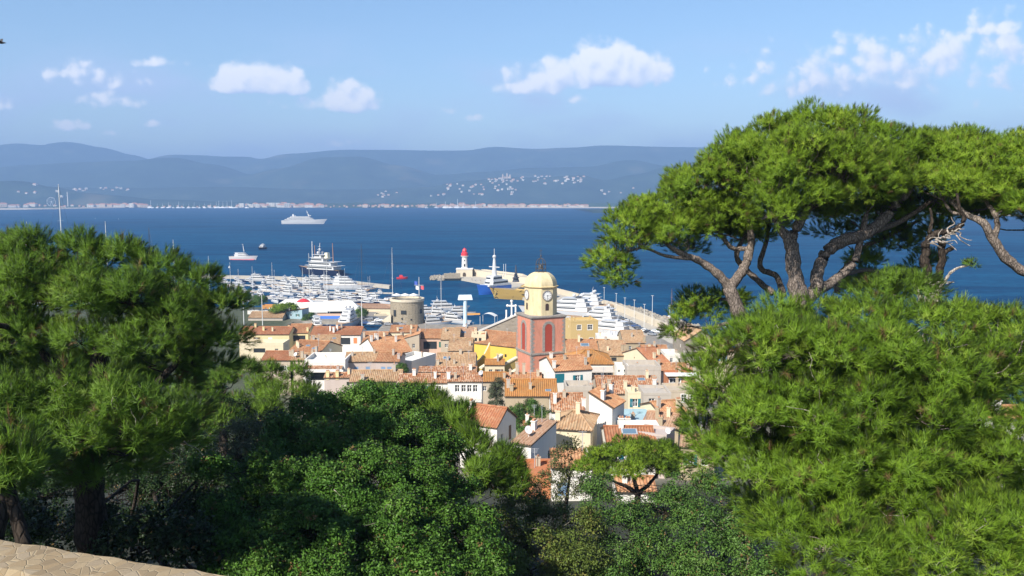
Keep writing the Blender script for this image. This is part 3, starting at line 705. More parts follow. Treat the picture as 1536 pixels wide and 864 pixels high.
# walkers on the mole: one continuous little figure each
def person(loc, rz, label, top, leg, stride=.25):
    mb = MB(); prof = [(.0, 0)]
    vs = []; n = 8
    def ringz(cx, cy, z, rx, ry): return [(cx + rx * math.cos(2 * math.pi * i / n), cy + ry * math.sin(2 * math.pi * i / n), z) for i in range(n)]
    me = bpy.data.meshes.new('person'); sk = []
    pts = {'pel': (0, 0, .93), 'che': (0, 0, 1.28), 'nek': (0, 0, 1.48), 'hd': (.02, 0, 1.62), 'hd2': (.02, 0, 1.74), 'hl': (0, .11, .9), 'kl': (stride * .6, .11, .5), 'fl': (stride, .11, .05), 'tl': (stride + .18, .11, .04), 'hr': (0, -.11, .9), 'kr': (-stride * .3, -.11, .5), 'fr': (-stride, -.11, .06), 'tr': (-stride + .18, -.11, .03), 'sl': (0, .2, 1.42), 'el': (-.08, .26, 1.14), 'wl': (.04, .27, .9), 'sr': (0, -.2, 1.42), 'er': (.05, -.26, 1.14), 'wr': (.16, -.25, .92)}
    rad = dict(pel=.15, che=.15, nek=.06, hd=.095, hd2=.08, hl=.1, kl=.065, fl=.05, tl=.04, hr=.1, kr=.065, fr=.05, tr=.04, sl=.07, el=.045, wl=.035, sr=.07, er=.045, wr=.035)
    ed = [('pel', 'che'), ('che', 'nek'), ('nek', 'hd'), ('hd', 'hd2'), ('pel', 'hl'), ('hl', 'kl'), ('kl', 'fl'), ('fl', 'tl'), ('pel', 'hr'), ('hr', 'kr'), ('kr', 'fr'), ('fr', 'tr'), ('che', 'sl'), ('sl', 'el'), ('el', 'wl'), ('che', 'sr'), ('sr', 'er'), ('er', 'wr')]
    ks = list(pts); me.from_pydata([pts[k] for k in ks], [(ks.index(a), ks.index(b)) for a, b in ed], [])
    o = bpy.data.objects.new('person', me); COL.objects.link(o)
    md = o.modifiers.new('skin', 'SKIN'); sl = me.skin_vertices[0]
    for i, k in enumerate(ks): sl.data[i].radius = (rad[k], rad[k]); sl.data[i].use_root = (k == 'pel')
    s2 = o.modifiers.new('sub', 'SUBSURF'); s2.levels = s2.render_levels = 1
    m = MATS.get(('pers', top, leg))
    if m is None:
        m, t, b_ = base_mat('walker_clothes'); tc_ = nn(t, 'ShaderNodeTexCoord'); sp_ = nn(t, 'ShaderNodeSeparateXYZ'); t.links.new(tc_.outputs['Object'], sp_.inputs[0])
        cr = nn(t, 'ShaderNodeValToRGB'); cr.color_ramp.interpolation = 'CONSTANT'; e = cr.color_ramp.elements; e[0].position = 0; e[0].color = (*leg, 1); e[1].position = .47; e[1].color = (*top, 1)
        x = e.new(.735); x.color = (.45, .27, .18, 1); x = e.new(.84); x.color = (.05, .03, .02, 1)
        t.links.new(mth(t, 'DIVIDE', sp_.outputs[2], 2.0), cr.inputs[0]); t.links.new(cr.outputs[0], b_.inputs['Base Color']); b_.inputs['Roughness'].default_value = .9; MATS[('pers', top, leg)] = m
    me.materials.append(m); o.location = loc; o.rotation_euler = (0, 0, rz); tag(o, label, 'person')
for px, py, rz, lab, c1, c2 in ((708, 420.6, .4, 'person in dark clothes walking left of the other walkers on the lighthouse mole', (.05, .05, .07), (.04, .05, .09)), (713, 421.5, 2.6, 'person in a white top in the middle of the walkers on the mole', (.7, .7, .68), (.06, .08, .14)), (721, 422.6, -.5, 'person in red walking nearest the blue and white vessel on the mole', (.45, .06, .05), (.3, .27, .22)), (612, 486, 1.6, 'person in dark clothes standing at the foot of the round tower', (.06, .06, .08), (.05, .05, .06))):
    person(G(px, py, 1.7 if px > 650 else 1.4), rz, lab, c1, c2)
# --- named vessels
def ship():
    p = G(455, 336); root = empty('cruise_ship', p, R(3), 'long white cruise yacht far out near the opposite shore', 'ship')
    L = 98; hull_mb(L, 14, 8.5, 1, .22, sheer=.35, stern=.7).build('hull', [BW, NAVY, BW], root)
    z = 8.6
    for k, (x0, x1, w, h) in enumerate(((-42, 27, 12.6, 3.0), (-36, 23, 12, 3.0), (-30, 16, 11, 3.0))):
        mb = MB(); deckhouse(mb, x0, x1, w, z, z + h, .5, .6, .96); c = mb.build('deck', BW, root); wb = MB(); band(wb, x0 + 2, x1, w, z + 1.0, z + 1.9, z, z + h, .5, .6, .96, .06); wb.build('window', DARKG, c); z += h
    mb = MB(); mb.box((-22, 0, z + 2.5), (5, 5, 5), top=(.7, .8), shift=(-.8, 0)); mb.ball((-18, 0, z + 1), 1.4); mb.build('funnel', BW, root)
    mb = MB(); mb.tube([(14, 0, z), (8, 0, z + 13)], [2.2, .5], 8); mb.box((10, 0, z + 8), (1.5, 7, .5)); mb.ball((17, 0, z + 1.5), 1.3); mb.build('mast', BW, root)
ship()
r = motor('excursion_boat', 27, G(365, 389.5), R(-8), 'white passenger boat with a red waterline crossing the bay alone', 'boat', boot=BW, decks=2, F=3.2, B=7, mast=False)
mb = MB(); mb.tube([(1, 0, 8), (0, 0, 15)], [.45, .25], 8); mb.box((0, 0, 15), (.8, 2.2, .4)); mb.build('mast', BW, r); mb = MB(); mb.box((0, 0, .2), (24, 5.9, .4)); mb.build('waterline_stripe', REDP, r)
motor('patrol_boat', 16, G(393, 374), R(-100), 'small dark hulled launch with a white cabin right of the passenger boat', 'boat', hullm=NAVY, decks=2, F=2.4, B=6.5, mast=True)
def explorer():
    p = G(481, 412.5); root = empty('explorer_yacht', p, R(152), 'big navy hulled yacht with cream decks, domes and a brown crane mast', 'yacht')
    L = 40; hull_mb(L, 10.0, 4.4, 1, .3, sheer=.5).build('hull', [NAVY, REDP, TEAK], root)
    z = 4.8; 
    for k, (x0, x1, w, h) in enumerate(((-17, 12, 9.6, 2.8), (-14, 10, 8.6, 2.8), (-6, 8.5, 7.4, 2.7), (-3, 5.5, 5.5, 2.2))):
        mb = MB(); deckhouse(mb, x0, x1, w, z, z + h, .4, .2, .95); mb.box(((x0 + x1) / 2 - 2, 0, z + h + .1), (x1 - x0 + 3, w + .9, .22)); c = mb.build('deck', BW, root); wb = MB(); band(wb, x0 + 1, x1, w, z + .9, z + 1.9, z, z + h, .4, .2, .95, .05); wb.build('window', DARKG, c); z += h + .22
    mb = MB(); mb.box((-7, 0, z - 1), (3.4, 3.6, 5), top=(.75, .8)); mb.build('funnel', CREAMP, root)
    mb = MB(); mb.tube([(1, 0, z - 1), (0, 0, z + 9)], [.5, .2], 8); mb.box((.5, 0, z + 4), (.4, 5, .3)); mb.box((.5, 0, z + 6), (.4, 3, .3)); mb.build('mast', BW, root)
    for x, y, zz in ((0, 2.4, z + 1.4), (0, -2.4, z + 1.4), (.5, 0, z + 3.6)): mb = MB(); radome(mb, (x, y, zz), 1.1); mb.build('radome', BW, root)
    for x, h, mm in ((8, 13, MASTM), (5, 10, BROWNM), (-13, 12, BROWNM)): mb = MB(); mb.tube([(x, 0, 7), (x + (.5 if mm is BROWNM else 0), 0, z + h - 3)], [.4, .22], 6); mb.build('crane', mm, root)
explorer()
motor('motor_yacht', 32, G(522, 434), R(-4), 'largest white motor yacht in the left marina, moored beside the bare jetty head', 'yacht', decks=3, F=3.0, B=7.2, domes=1)
r = empty('buoy_boat', G(603, 418.5), R(10), 'small red work boat alone off the jetty head', 'boat'); hull_mb(8, 3.2, 1.3).build('hull', [REDP, NAVY, REDP], r); mb = MB(); deckhouse(mb, -2, 1.4, 2, 1.3, 3.0); mb.build('cabin', REDP, r)
def fishing():
    p = G(740, 440); root = empty('research_vessel', p, R(-132), 'blue hulled vessel with a tall white mast beside the lighthouse mole', 'boat')
    L = 27; hull_mb(L, 8.5, 4.8, 1, .34, sheer=.4).build('hull', [BLUEP, NAVY, BW], root)
    mb = MB(); mb.box((-2, 0, 5.5), (20, 8.3, 1.0)); mb.build('bulwark', BW, root)
    z = 5.6
    for x0, x1, w, h in ((-10, 6, 7.6, 2.8), (-5, 5, 6.4, 2.8)):
        mb = MB(); deckhouse(mb, x0, x1, w, z, z + h, .2, .1, .98); c = mb.build('deck', BW, root); wb = MB(); band(wb, x0, x1, w, z + 1.0, z + 2.0, z, z + h, .2, .1, .98, .05); wb.build('window', DARKG, c); z += h
    mb = MB(); mb.lathe([(1.7, z), (1.0, z + 8), (.7, z + 11)], (-1, 0, 0), 10); mb.ball((-1, 0, z + 12), 1.2); mb.tube([(-1, 0, z + 12), (-1, 0, z + 17)], .2, 6); mb.box((-1, 0, z + 5.5), (.5, 9, .5)); mb.build('mast', BW, root)
    for x in (-8, -10): mb = MB(); mb.tube([(x, 1.5, z - 2), (x, 1.5, z + 7)], .14, 5); mb.build('aerial', MASTM, root)
fishing()
def gold_yacht():
    m, t, b = base_mat('gold_camouflage'); tc_ = nn(t, 'ShaderNodeTexCoord'); mp = nn(t, 'ShaderNodeMapping', i_Scale=(.09, .09, .22)); t.links.new(tc_.outputs['Object'], mp.inputs[0])
    n1 = nn(t, 'ShaderNodeTexNoise', i_Scale=1.0, i_Detail=1.0, i_Distortion=1.6); t.links.new(mp.outputs[0], n1.inputs['Vector'])
    c = ramp(t, n1.outputs['Fac'], [(0.55, (.36, .24, .07)), (.57, (.03, .025, .02)), (.62, (.03, .025, .02)), (.64, (.42, .30, .10))]); t.links.new(c, b.inputs['Base Color']); b.inputs['Roughness'].default_value = .35; b.inputs['Metallic'].default_value = .2
    p = G(786, 449); root = empty('camouflage_yacht', p, R(166), 'gold camouflaged superyacht with sharp bow half hidden behind the bell tower', 'yacht')
    L = 38; hull_mb(L, 9, 5.6, 1, .30, sheer=.15).build('hull', [m, NAVY, m], root)
    z = 5.8
    for x0, x1, w, h in ((-16, 6, 7.6, 2.4), (-13, 2, 6.6, 2.2)):
        mb = MB(); deckhouse(mb, x0, x1, w, z, z + h, 1.6, .3, .86); c = mb.build('deck', m, root); wb = MB(); band(wb, x0 + 1, x1, w, z + .8, z + 1.8, z, z + h, 1.6, .3, .86, .05); wb.build('window', DARKG, c); z += h
    mb = MB(); mb.lathe([(2.2, z), (1.3, z + 3), (.7, z + 5), (.25, z + 10)], (5, 0, 0), 8); mb.box((5, 0, z + 4.5), (.6, 6, .5)); mb.box((5, 0, z + 2.4), (3, 5, .5)); mb.build('mast', DMAST, root)
gold_yacht()
r1 = motor('superyacht', 44, G(846, 478), R(158), 'tall white superyacht with three domes just right of the bell tower', 'yacht', decks=3, F=4.4, B=10.5, domes=3, dmast=True)
motor('superyacht', 32, G(893, 490), R(150), 'white superyacht moored between the domed yacht and the mole wall', 'yacht', decks=3, F=3.6, B=8.6, domes=1)
motor('superyacht', 30, G(912, 503), R(146), 'lower white yacht moored in front, nearest to the row of parked cars', 'yacht', decks=2, F=3.0, B=7.5)
motor('superyacht', 34, G(872, 467), R(160), 'white yacht farthest back along the mole behind the domed superyacht', 'yacht', decks=3, F=4, B=9, domes=2)
motor('motor_yacht', 26, Vector((-77, 384, 0)), R(-96), 'white yacht with three domes whose bow rises behind the red back row roofs', 'yacht', decks=3, F=2.8, B=7.6, domes=3)
motor('motor_yacht', 18, Vector((-90, 381, 0)), R(-70), 'smaller white yacht left of the three domed bow behind the red roofs', 'yacht', decks=2, F=2.0, B=5)
for px, py, L, rz, lab in ((668, 466, 24, 10, 'white yacht with dark windows right of the round tower'), (662, 476, 17, -20, 'white cruiser moored close against the round tower side'), (683, 484, 18, -35, 'white bow with a yellow stripe beside the T topped post'), (652, 488, 16, 20, 'white cruiser nearest the pale roofs right of the round tower'), (690, 473, 15, 5, 'slim white cruiser just behind the T topped post'), (640, 470, 14, 14, 'white cruiser half hidden by the round tower')):
    motor('motor_yacht', L, G(px, py), R(rz), lab, 'boat', decks=2)
# --- left marina: boats packed in rows
kinds = []
def proto(k):
    z = Vector((0, 0, 0))
    if k == 0: return motor('motor_cruiser', 13, z, 0, 'x', 'boat', decks=2, canopy=CANVW)
    if k == 1: return motor('motor_cruiser', 17, z, 0, 'x', 'boat', decks=2, domes=1)
    if k == 2: return motor('sport_boat', 10, z, 0, 'x', 'boat', decks=1, canopy=CANVAS, mast=False)
    if k == 3: return motor('sport_boat', 11, z, 0, 'x', 'boat', hullm=NAVY, decks=1, canopy=GREYC)
    if k == 4: return motor('motor_cruiser', 21, z, 0, 'x', 'boat', decks=2)
    return sailboat(12, 16, z, 0, 'x', group='x')
LB = ['white motor cruiser with an awning moored among the packed boats of the left marina', 'white flybridge cruiser with a dome moored in the packed left marina', 'small open boat under a navy canopy in the packed left marina', 'dark hulled boat under a grey canopy in the packed left marina', 'long white motor yacht moored in the rows of the left marina', 'moored sailing boat with bare mast in the rows of the left marina']
GB = ['awning cruisers of the left marina', 'flybridge cruisers of the left marina', 'navy canopy boats of the left marina', 'dark hulled boats of the left marina', 'long motor yachts of the left marina', 'sailing boats of the left marina']
PR = [proto(k) for k in range(6)]; first = [True] * 6
def put(k, px, py, rz):
    o = PR[k] if first[k] else copy_tree(PR[k]); first[k] = False
    o.location = G(px, py); o.rotation_euler = (0, 0, rz); o['label'] = LB[k]; o['group'] = GB[k]
for row_, (py0, px0, px1, step, ks) in enumerate(((421.5, 338, 505, 17, (1, 4, 3, 0)), (425.5, 336, 500, 17, (4, 1, 2, 3)), (430, 345, 495, 15, (1, 5, 2, 4, 3, 2)), (434.5, 350, 580, 15, (0, 2, 3, 1, 2, 3)), (439.5, 352, 585, 15, (2, 3, 5, 0, 5)), (445, 355, 580, 15, (0, 2, 3, 5)), (451, 372, 580, 16, (2, 3, 1, 3)))):
    px = px0 + rb.uniform(0, 6)
    while px < px1:
        py = py0 + (px - 340) * .022 + rb.uniform(-1.3, 1.3)
        if rb.random() < .85 and not (row_ in (3,) and 478 < px < 560) and not (row_ == 2 and px > 475):
            k = rb.choice(ks); ang = rb.choice((R(-20), R(160))) + rb.uniform(-.22, .22) if k in (4, 1) else rb.choice((R(-65), R(115), R(-20), R(160))) + rb.uniform(-.25, .25)
            put(k, px, py, ang)
        px += step * rb.uniform(.75, 1.3)
for i, (py, a, b) in enumerate(((428, 340, 490), (437, 345, 590), (448, 360, 590))):
    q = [G(*p) for p in dens([(a, py), (b, py + 4)], 8)]; ribbon('pontoon', q, [x + Vector((0, 2.2, 0)) for x in q], -.3, .7, plain('pontoon_grey', (.40, .37, .33), .8), ['floating pontoon closest to the jetty in the left marina', 'middle floating pontoon of the left marina', 'floating pontoon closest to the harbour buildings in the left marina'][i], 'pontoon')
sailboat(24, 30, G(586, 452), R(60), 'sailing yacht with the tallest white twin lined mast right of the marina', mastm=MASTM)
sailboat(22, 30, G(541, 441), R(70), 'sailing yacht with a dark mast by the largest motor yacht', mastm=DMAST, hullm=NAVY)
for px, py, H, lab in ((462, 452, 27, 'sailing yacht whose thin mast stands left before the navy hulled yacht'), (467, 450, 25, 'sailing yacht with a thin mast just right of its twin before the navy hull'), (490, 452, 24, 'sailing yacht with a mast below the stern of the navy yacht'), (550, 436, 8, 'short masted boat by the jetty head'), (553, 436, 8.5, 'short masted boat closest to the jetty head end')): sailboat(14, H, G(px, py), R(rb.uniform(20, 160)), lab)
for px, py, H, mm, lab, L in ((92, 452, 66, MASTM, 'sailing yacht with the very tall pale mast above the left pine', 40), (160, 452, 45, MASTM, 'sailing yacht with a straight pale mast behind the pine crown', 26), (47, 455, 45, MASTM, 'sailing yacht with a short mast tip at the far left above the pine', 26), (231, 458, 42, DMAST, 'sailing yacht with a dark mast over the right slope of the left pine', 26), (262, 462, 36, MASTM, 'sailing yacht with a thin mast right of the dark one over the pine', 20), (312, 446, 24, MASTM, 'sailing yacht with a low mast at the right end of the left pine', 16), (1006, 478, 14, BROWNM, 'sailing boat with a brown mast beside the hanging pine foliage', 12), (660, 480, 21, MASTM, 'sailing yacht with a leaning pale mast right of the round tower', 14)):
    sailboat(L, H, G(px, py), R(rb.uniform(30, 150)), lab, mastm=mm)
for px, py in ((344, 402), (41, 341), (178, 329), (143, 328)):
    mb = MB(); mb.lathe([(.6, -.3), (.9, .3), (.7, 1.0), (.15, 1.5), (.12, 2.6)], (0, 0, 0), 10); tag(mb.build('buoy', BW, loc=G(px, py)), 'tiny white mooring buoy floating in the open bay', 'buoy', 'white buoys in the bay')
# --- harbour front
tp = G(611, 484, 1.4); r = empty('round_tower', tp, 0, 'squat round stone harbour tower with a pale rim', 'tower')
ST = stone('tower_stone', [(0.30, 0.25, 0.18), (0.44, 0.37, 0.27), (0.37, 0.31, 0.22)], 1.3, (.42, .37, .29)); Rt = 25 * tp.y / FPX
mb = MB(); mb.lathe([(Rt * 1.03, -1), (Rt, 10.6)], (0, 0, 0), 32); wl_ = mb.build('wall', ST, r, smooth=False)
mb = MB(); mb.lathe([(Rt + .05, 10.4), (Rt + .35, 10.6), (Rt + .35, 11.7), (Rt - .6, 11.7), (Rt - .6, 10.9)], (0, 0, 0), 32, caps=False); mb.lathe([(Rt - .6, 10.85), (.1, 10.86)], (0, 0, 0), 32, caps=False); mb.build('rim', PALEC, r)
for a, z, w, h in ((-95, 6, 2.4, 1.7), (-128, 5.4, 1.5, 3.0), (-100, 3, .7, .8), (-30, 6, 1.6, 2), (-70, 2.6, .6, .7)):
    mb = MB(); mb.box((Rt * math.cos(R(a)), Rt * math.sin(R(a)), z), (w, .7, h), rz=R(a + 90)); mb.build('window', DARKG, wl_)
mb = MB(); mb.add([(-Rt - 5, -4.5, 0), (-Rt + 1, -6.5, 0), (-Rt + 1, -6.5, 5.0), (-Rt - 5, -4.5, .5), (-Rt - 5, -3.1, 0), (-Rt + 1, -5.1, 0), (-Rt + 1, -5.1, 5.0), (-Rt - 5, -3.1, .5)], [(0, 1, 2, 3), (7, 6, 5, 4), (3, 2, 6, 7), (0, 3, 7, 4)]); mb.build('stair', PALEC, r)
mb = MB()
for cx in (-5, -1, 3): mb.lathe([(2.6, 13.0), (.1, 13.9)], (cx, 1, 0), 8); mb.tube([(cx, 1, 10.9), (cx, 1, 13.9)], .07, 6)
r2 = empty('parasol', tp + Vector((0, 0, 10.9)), 0, 'row of white parasols joined on the round tower roof', 'parasol'); 
mb.v = [(a, b, c - 10.9) for a, b, c in mb.v]; q = mb.build('canopy', CANVW, r2)
fp = tp + Vector((5.4, 3, 10.9)); r = empty('flagpole', fp, 0, 'white crossed flagpole with flags on the round tower roof', 'flagpole')
mb = MB(); mb.tube([(0, 0, 0), (0, 0, 10.5)], [.2, .12], 6); mb.box((0, 0, 6.6), (4.4, .12, .16)); mb.build('pole', BW, r)
for x, z, c in ((-1.6, 4.6, CANVW), (.8, 4.7, plain('flag_red', (.6, .1, .12), .8)), (-2.2, 6.9, plain('flag_blue', (.05, .1, .4), .8))):
    mb = MB(); n = 6; mb.v = [(x + i * .3, .12 * math.sin(i * 1.4), z + dz - i * .06) for i in range(n) for dz in (0, 1.7)]; mb.f = [[2 * i, 2 * i + 2, 2 * i + 3, 2 * i + 1] for i in range(n - 1)]; mb.m = [0] * 5; mb.build('flag', c, r)
# T topped post with an orange boom
tp = G(698, 489, 1.4); r = empty('crane_post', tp, R(10), 'tall pale blue T topped harbour post with an orange boom', 'crane'); PB = plain('pale_blue_steel', (.46, .58, .66), .5, .05); H_ = P(698, 447, tp.y).z - tp.z
mb = MB(); mb.lathe([(1.3, 0), (.95, .8), (.85, H_ - 1)], (0, 0, 0), 12); mb.build('pole', PB, r); mb = MB(); mb.box((0, 0, H_ + .3), (6.6, 2.4, 2.2), top=(.86, .9)); mb.build('head', plain('pale_blue_head', (.62, .72, .76), .5, .05), r)
mb = MB(); mb.box((3, 0, H_ * .42), (7.6, .8, .7)); mb.build('boom', plain('boom_orange', (.62, .30, .07), .6, .1), r)
# canopy on the quay
tp = G(731, 489, 1.4); r = empty('canopy_shelter', tp, R(-14), 'white arched canopy on thin posts at the water right of the T topped post', 'canopy')
mb = MB(); n = 10; mb.v = [(-3.6 + 7.2 * i / n, y, 4.4 + 1.3 * math.sin(math.pi * i / n)) for y in (0, 5) for i in range(n + 1)]; mb.f = [[i, i + 1, n + 2 + i, n + 1 + i] for i in range(n)]; mb.m = [0] * n; mb.build('canopy', CANVW, r)
for x in (-3.5, 3.5):
    for y in (.1, 4.9): mb = MB(); mb.tube([(x, y, -1), (x, y, 4.4)], .1, 6); mb.build('post', MASTM, r)
# cars
def car(loc, rz, mat, label, group):
    root = empty('parked_car', loc, rz, label, 'car', group)
    mb = MB(); pr = [(-2.1, .35), (-2.15, .85), (-1.9, 1.0), (-1.35, 1.45), (.15, 1.48), (.85, 1.02), (1.95, .85), (2.15, .6), (2.1, .32)]; n = len(pr)
    mb.add([(x, y * (1 if z < 1.1 else .82), z) for y in (-.86, .86) for x, z in pr], [list(range(n)), [n + i for i in range(n)][::-1]] + [[i, n + i, n + (i + 1) % n, (i + 1) % n] for i in range(n)]); mb.build('body', mat, root)
    mb = MB(); mb.add([(x, s * (.885 - .2 * (z - 1.0) / .45 * .8), z) for s in (-1, 1) for x, z in ((-1.55, 1.05), (-1.25, 1.38), (.08, 1.4), (.6, 1.05))], [(0, 1, 2, 3), (7, 6, 5, 4)])
    mb.add([(.2, -.6, 1.475), (.2, .6, 1.475), (.86, .68, 1.06), (.86, -.68, 1.06)], [(0, 1, 2, 3)]); mb.build('window', DARKG, root)
    for x in (-1.3, 1.35):
        for s in (-1, 1): mb = MB(); mb.lathe([(.31, -.1), (.31, .1)], (0, 0, 0), 12); mb.v = [(x + a, s * .82 + c, .31 + b) for a, b, c in mb.v]; mb.build('wheel', DMAST, root)
    return root
CM = [plain('car_white', (.72, .72, .71), .25, .02), plain('car_dark', (.03, .033, .04), .25, .05), plain('car_grey', (.22, .23, .25), .3, .05), plain('car_blue', (.04, .08, .2), .3, .05)]
CN = ['white', 'black', 'grey', 'dark blue']; CP = {}
def put_car(px, py, rz, k, where, z=1.45):
    key = k; lab = f'{CN[k]} car parked {where}'; grp = f'{CN[k]} cars parked {where}'
    if key not in CP: CP[key] = car(G(px, py, z), rz, CM[k], lab, grp)
    else: o = copy_tree(CP[key]); o.location = G(px, py, z); o.rotation_euler = (0, 0, rz); o['label'] = lab; o['group'] = grp
for px, py, k in ((546, 479, 1), (554, 480, 2), (561, 480, 1), (549, 486, 3), (558, 487, 0), (566, 487, 2), (573, 487, 1), (583, 488, 2), (592, 488, 1), (601, 488, 2), (568, 482, 0)): put_car(px, py, R(rb.choice((0, 180)) + rb.uniform(-15, 15)), k, 'on the quay left of the round tower')
for i, (px, py) in enumerate(((930, 478), (934, 480), (938, 482), (942, 484), (946, 486.5), (950, 489), (954, 491), (958, 494), (968, 498), (973, 500), (978, 503), (984, 499), (962, 497))): put_car(px, py, R(-28 + rb.uniform(-8, 8)), (2, 1, 1, 0, 2, 1, 3, 1, 0, 1, 2, 0, 1)[i], 'on the mole beside the big yachts', 1.75)
# lamp posts on the mole
for i, (px, py, h) in enumerate(((924, 473, 11), (937, 481, 11), (951, 489, 12), (978, 489, 14), (966, 497, 12), (906, 462, 11), (1004, 500, 12))):
    p = G(px, py, 1.7); o = empty('lamp_post', p, R(-30), 'thin pale lamp post standing along the mole wall', 'lamp post', 'lamp posts along the mole')
    mb = MB(); mb.tube([(0, 0, 0), (0, 0, h)], [.14, .08], 6); mb.build('pole', MASTM, o); mb = MB(); mb.box((0, 0, h), (1.2, .35, .14)); mb.build('lamp_head', BW, o)
# bird
p = P(2, 64, 52); mb = MB()
mb.lathe([(.01, -.24), (.05, -.14), (.075, 0), (.05, .14), (.03, .2), (.005, .27)], (0, 0, 0), 10); mb.v = [(c, a, b) for a, b, c in mb.v]
for s in (-1, 1): mb.add([(.06, s * .04, .03), (-.08, s * .04, .02), (-.1, s * .28, .16), (.05, s * .28, .17), (-.13, s * .52, .09), (-.05, s * .52, .1), (.06, s * .04, .045), (-.08, s * .04, .03), (-.1, s * .28, .175), (.05, s * .28, .185)], [(0, 1, 2, 3), (3, 2, 4, 5), (6, 9, 8, 7), (0, 3, 9, 6), (1, 7, 8, 2), (2, 8, 9, 3)])
o = mb.build('bird', plain('bird_dark', (.04, .04, .045), .7), loc=p); o.rotation_euler = (R(20), 0, R(15)); tag(o, 'dark gull gliding at the left edge of the sky', 'bird')
# ------------------------------------------------------------------ the old town: every house with its walls, tiled roof, windows, shutters, chimneys
W_WHITE = plaster('lime_white', (0.80, 0.77, 0.71), 0.22); W_CREAM = plaster('cream_wash', (0.74, 0.64, 0.45), 0.3); W_YELLOW = plaster('pale_yellow_wash', (0.76, 0.64, 0.36), 0.3)
W_BEIGE = plaster('beige_render', (0.52, 0.44, 0.34), 0.45); W_GREY = plaster('grey_beige_render', (0.50, 0.45, 0.39), 0.5); W_PINK = plaster('pink_render', (0.64, 0.45, 0.35), 0.3)
W_MAUVE = plaster('mauve_render', (0.52, 0.44, 0.40), 0.3); W_OCHRE = plaster('ochre_render', (0.62, 0.45, 0.20), 0.25); W_OLD = plaster('old_tan_render', (0.44, 0.36, 0.25), 0.6)
W_BRICK = plaster('brick_orange_render', (0.48, 0.19, 0.09), 0.4); W_BLUE = plaster('pale_blue_render', (0.36, 0.50, 0.56), 0.25)
T_OR = tiles('tiles_orange', [(0.42, 0.19, 0.09), (0.52, 0.26, 0.13), (0.60, 0.35, 0.19), (0.46, 0.20, 0.10), (0.55, 0.30, 0.16)], 0.35)
T_GOLD = tiles('tiles_lichen_gold', [(0.43, 0.20, 0.06), (0.52, 0.25, 0.08), (0.46, 0.19, 0.06)], 0.45)
T_TAN = tiles('tiles_tan', [(0.46, 0.29, 0.16), (0.58, 0.40, 0.24), (0.42, 0.23, 0.12), (0.62, 0.45, 0.29)], 0.3)
T_MIX = tiles('tiles_mottled', [(0.50, 0.22, 0.10), (0.30, 0.13, 0.07), (0.60, 0.40, 0.26), (0.42, 0.18, 0.09), (0.62, 0.46, 0.33)], 0.2)
T_RED = tiles('tiles_red', [(0.38, 0.15, 0.075), (0.47, 0.20, 0.10), (0.42, 0.17, 0.09), (0.52, 0.27, 0.15)], 0.3)
T_ROSE = tiles('tiles_rose', [(0.52, 0.33, 0.22), (0.46, 0.26, 0.16), (0.58, 0.40, 0.28)], 0.3)
WOODD = plain('dark_eave_wood', (0.10, 0.075, 0.055), 0.8); FRAME = plain('white_frame', (0.72, 0.71, 0.68), 0.5, 0.05)
SH_BLUE = plain('shutter_blue', (0.16, 0.25, 0.38), 0.6, 0.1); SH_TEAL = plain('shutter_teal', (0.012, 0.13, 0.165), 0.5, 0.1); SH_GREEN = plain('shutter_green', (0.03, 0.13, 0.10), 0.6, 0.1); SH_BROWN = plain('shutter_brown', (0.14, 0.075, 0.045), 0.6, 0.1)
METAL = plain('grey_metal', (0.35, 0.36, 0.38), 0.4, 0.1); DISHM = plain('dish_grey', (0.62, 0.62, 0.62), 0.5, 0.05); ACM = plain('unit_white', (0.70, 0.70, 0.68), 0.5, 0.05)
TW, AMP = 0.36, 0.065
def tile_plane(mb, O, U, V, tl=0.0, tr=0.0, lift=0.0):
    """corrugated roof slope from eave corner O along U (eave) and V (up the slope); tl/tr: length over which the left/right hip rises"""
    O, U, V = Vector(O), Vector(U), Vector(V); Lu, Lv = U.length, V.length
    nrm = U.cross(V).normalized()
    n = max(4, int(Lu / TW) * 4); b = len(mb.v)
    for i in range(n + 1):
        u = i / n; k = 1.0
        if tl: k = min(k, u * Lu / tl)
        if tr: k = min(k, (1 - u) * Lu / tr)
        k = max(k, 0.02); h = AMP * math.cos(2 * math.pi * u * Lu / TW) + lift
        for j, f in enumerate((0, 0.5, 1)):
            p = O + U * u + V * (k * f) + nrm * (h + (0.012 * math.sin(u * 37 + f * 9)))
            mb.uv[len(mb.v)] = (u * Lu, k * f * Lv); mb.v.append(tuple(p))
    for i in range(n):
        for j in range(2):
            a = b + i * 3 + j
            mb.f.append([a, a + 3, a + 4, a + 1]); mb.m.append(0)
    # slab below
    T = -nrm * 0.10; lo = -nrm * 0.22; q = []
    tlv = U * (tl / Lu if tl else 0); trv = U * (tr / Lu if tr else 0)
    c4 = [O, O + U, O + U - trv + V, O + tlv + V]
    vs = [tuple(p + T) for p in c4] + [tuple(p + lo) for p in c4]
    mb.add(vs, [(0, 1, 2, 3), (7, 6, 5, 4), (0, 4, 5, 1), (1, 5, 6, 2), (2, 6, 7, 3), (3, 7, 4, 0)], 1)
def ridge_cap(mb, a, b, r=0.16):
    a, b = Vector(a), Vector(b); n = len(mb.v)
    mb.tube([a, b], r, 8, m=0)
    L = (b - a).length
    for k in range(n, len(mb.v)): mb.uv[k] = (0.1, (Vector(mb.v[k]) - a).length)
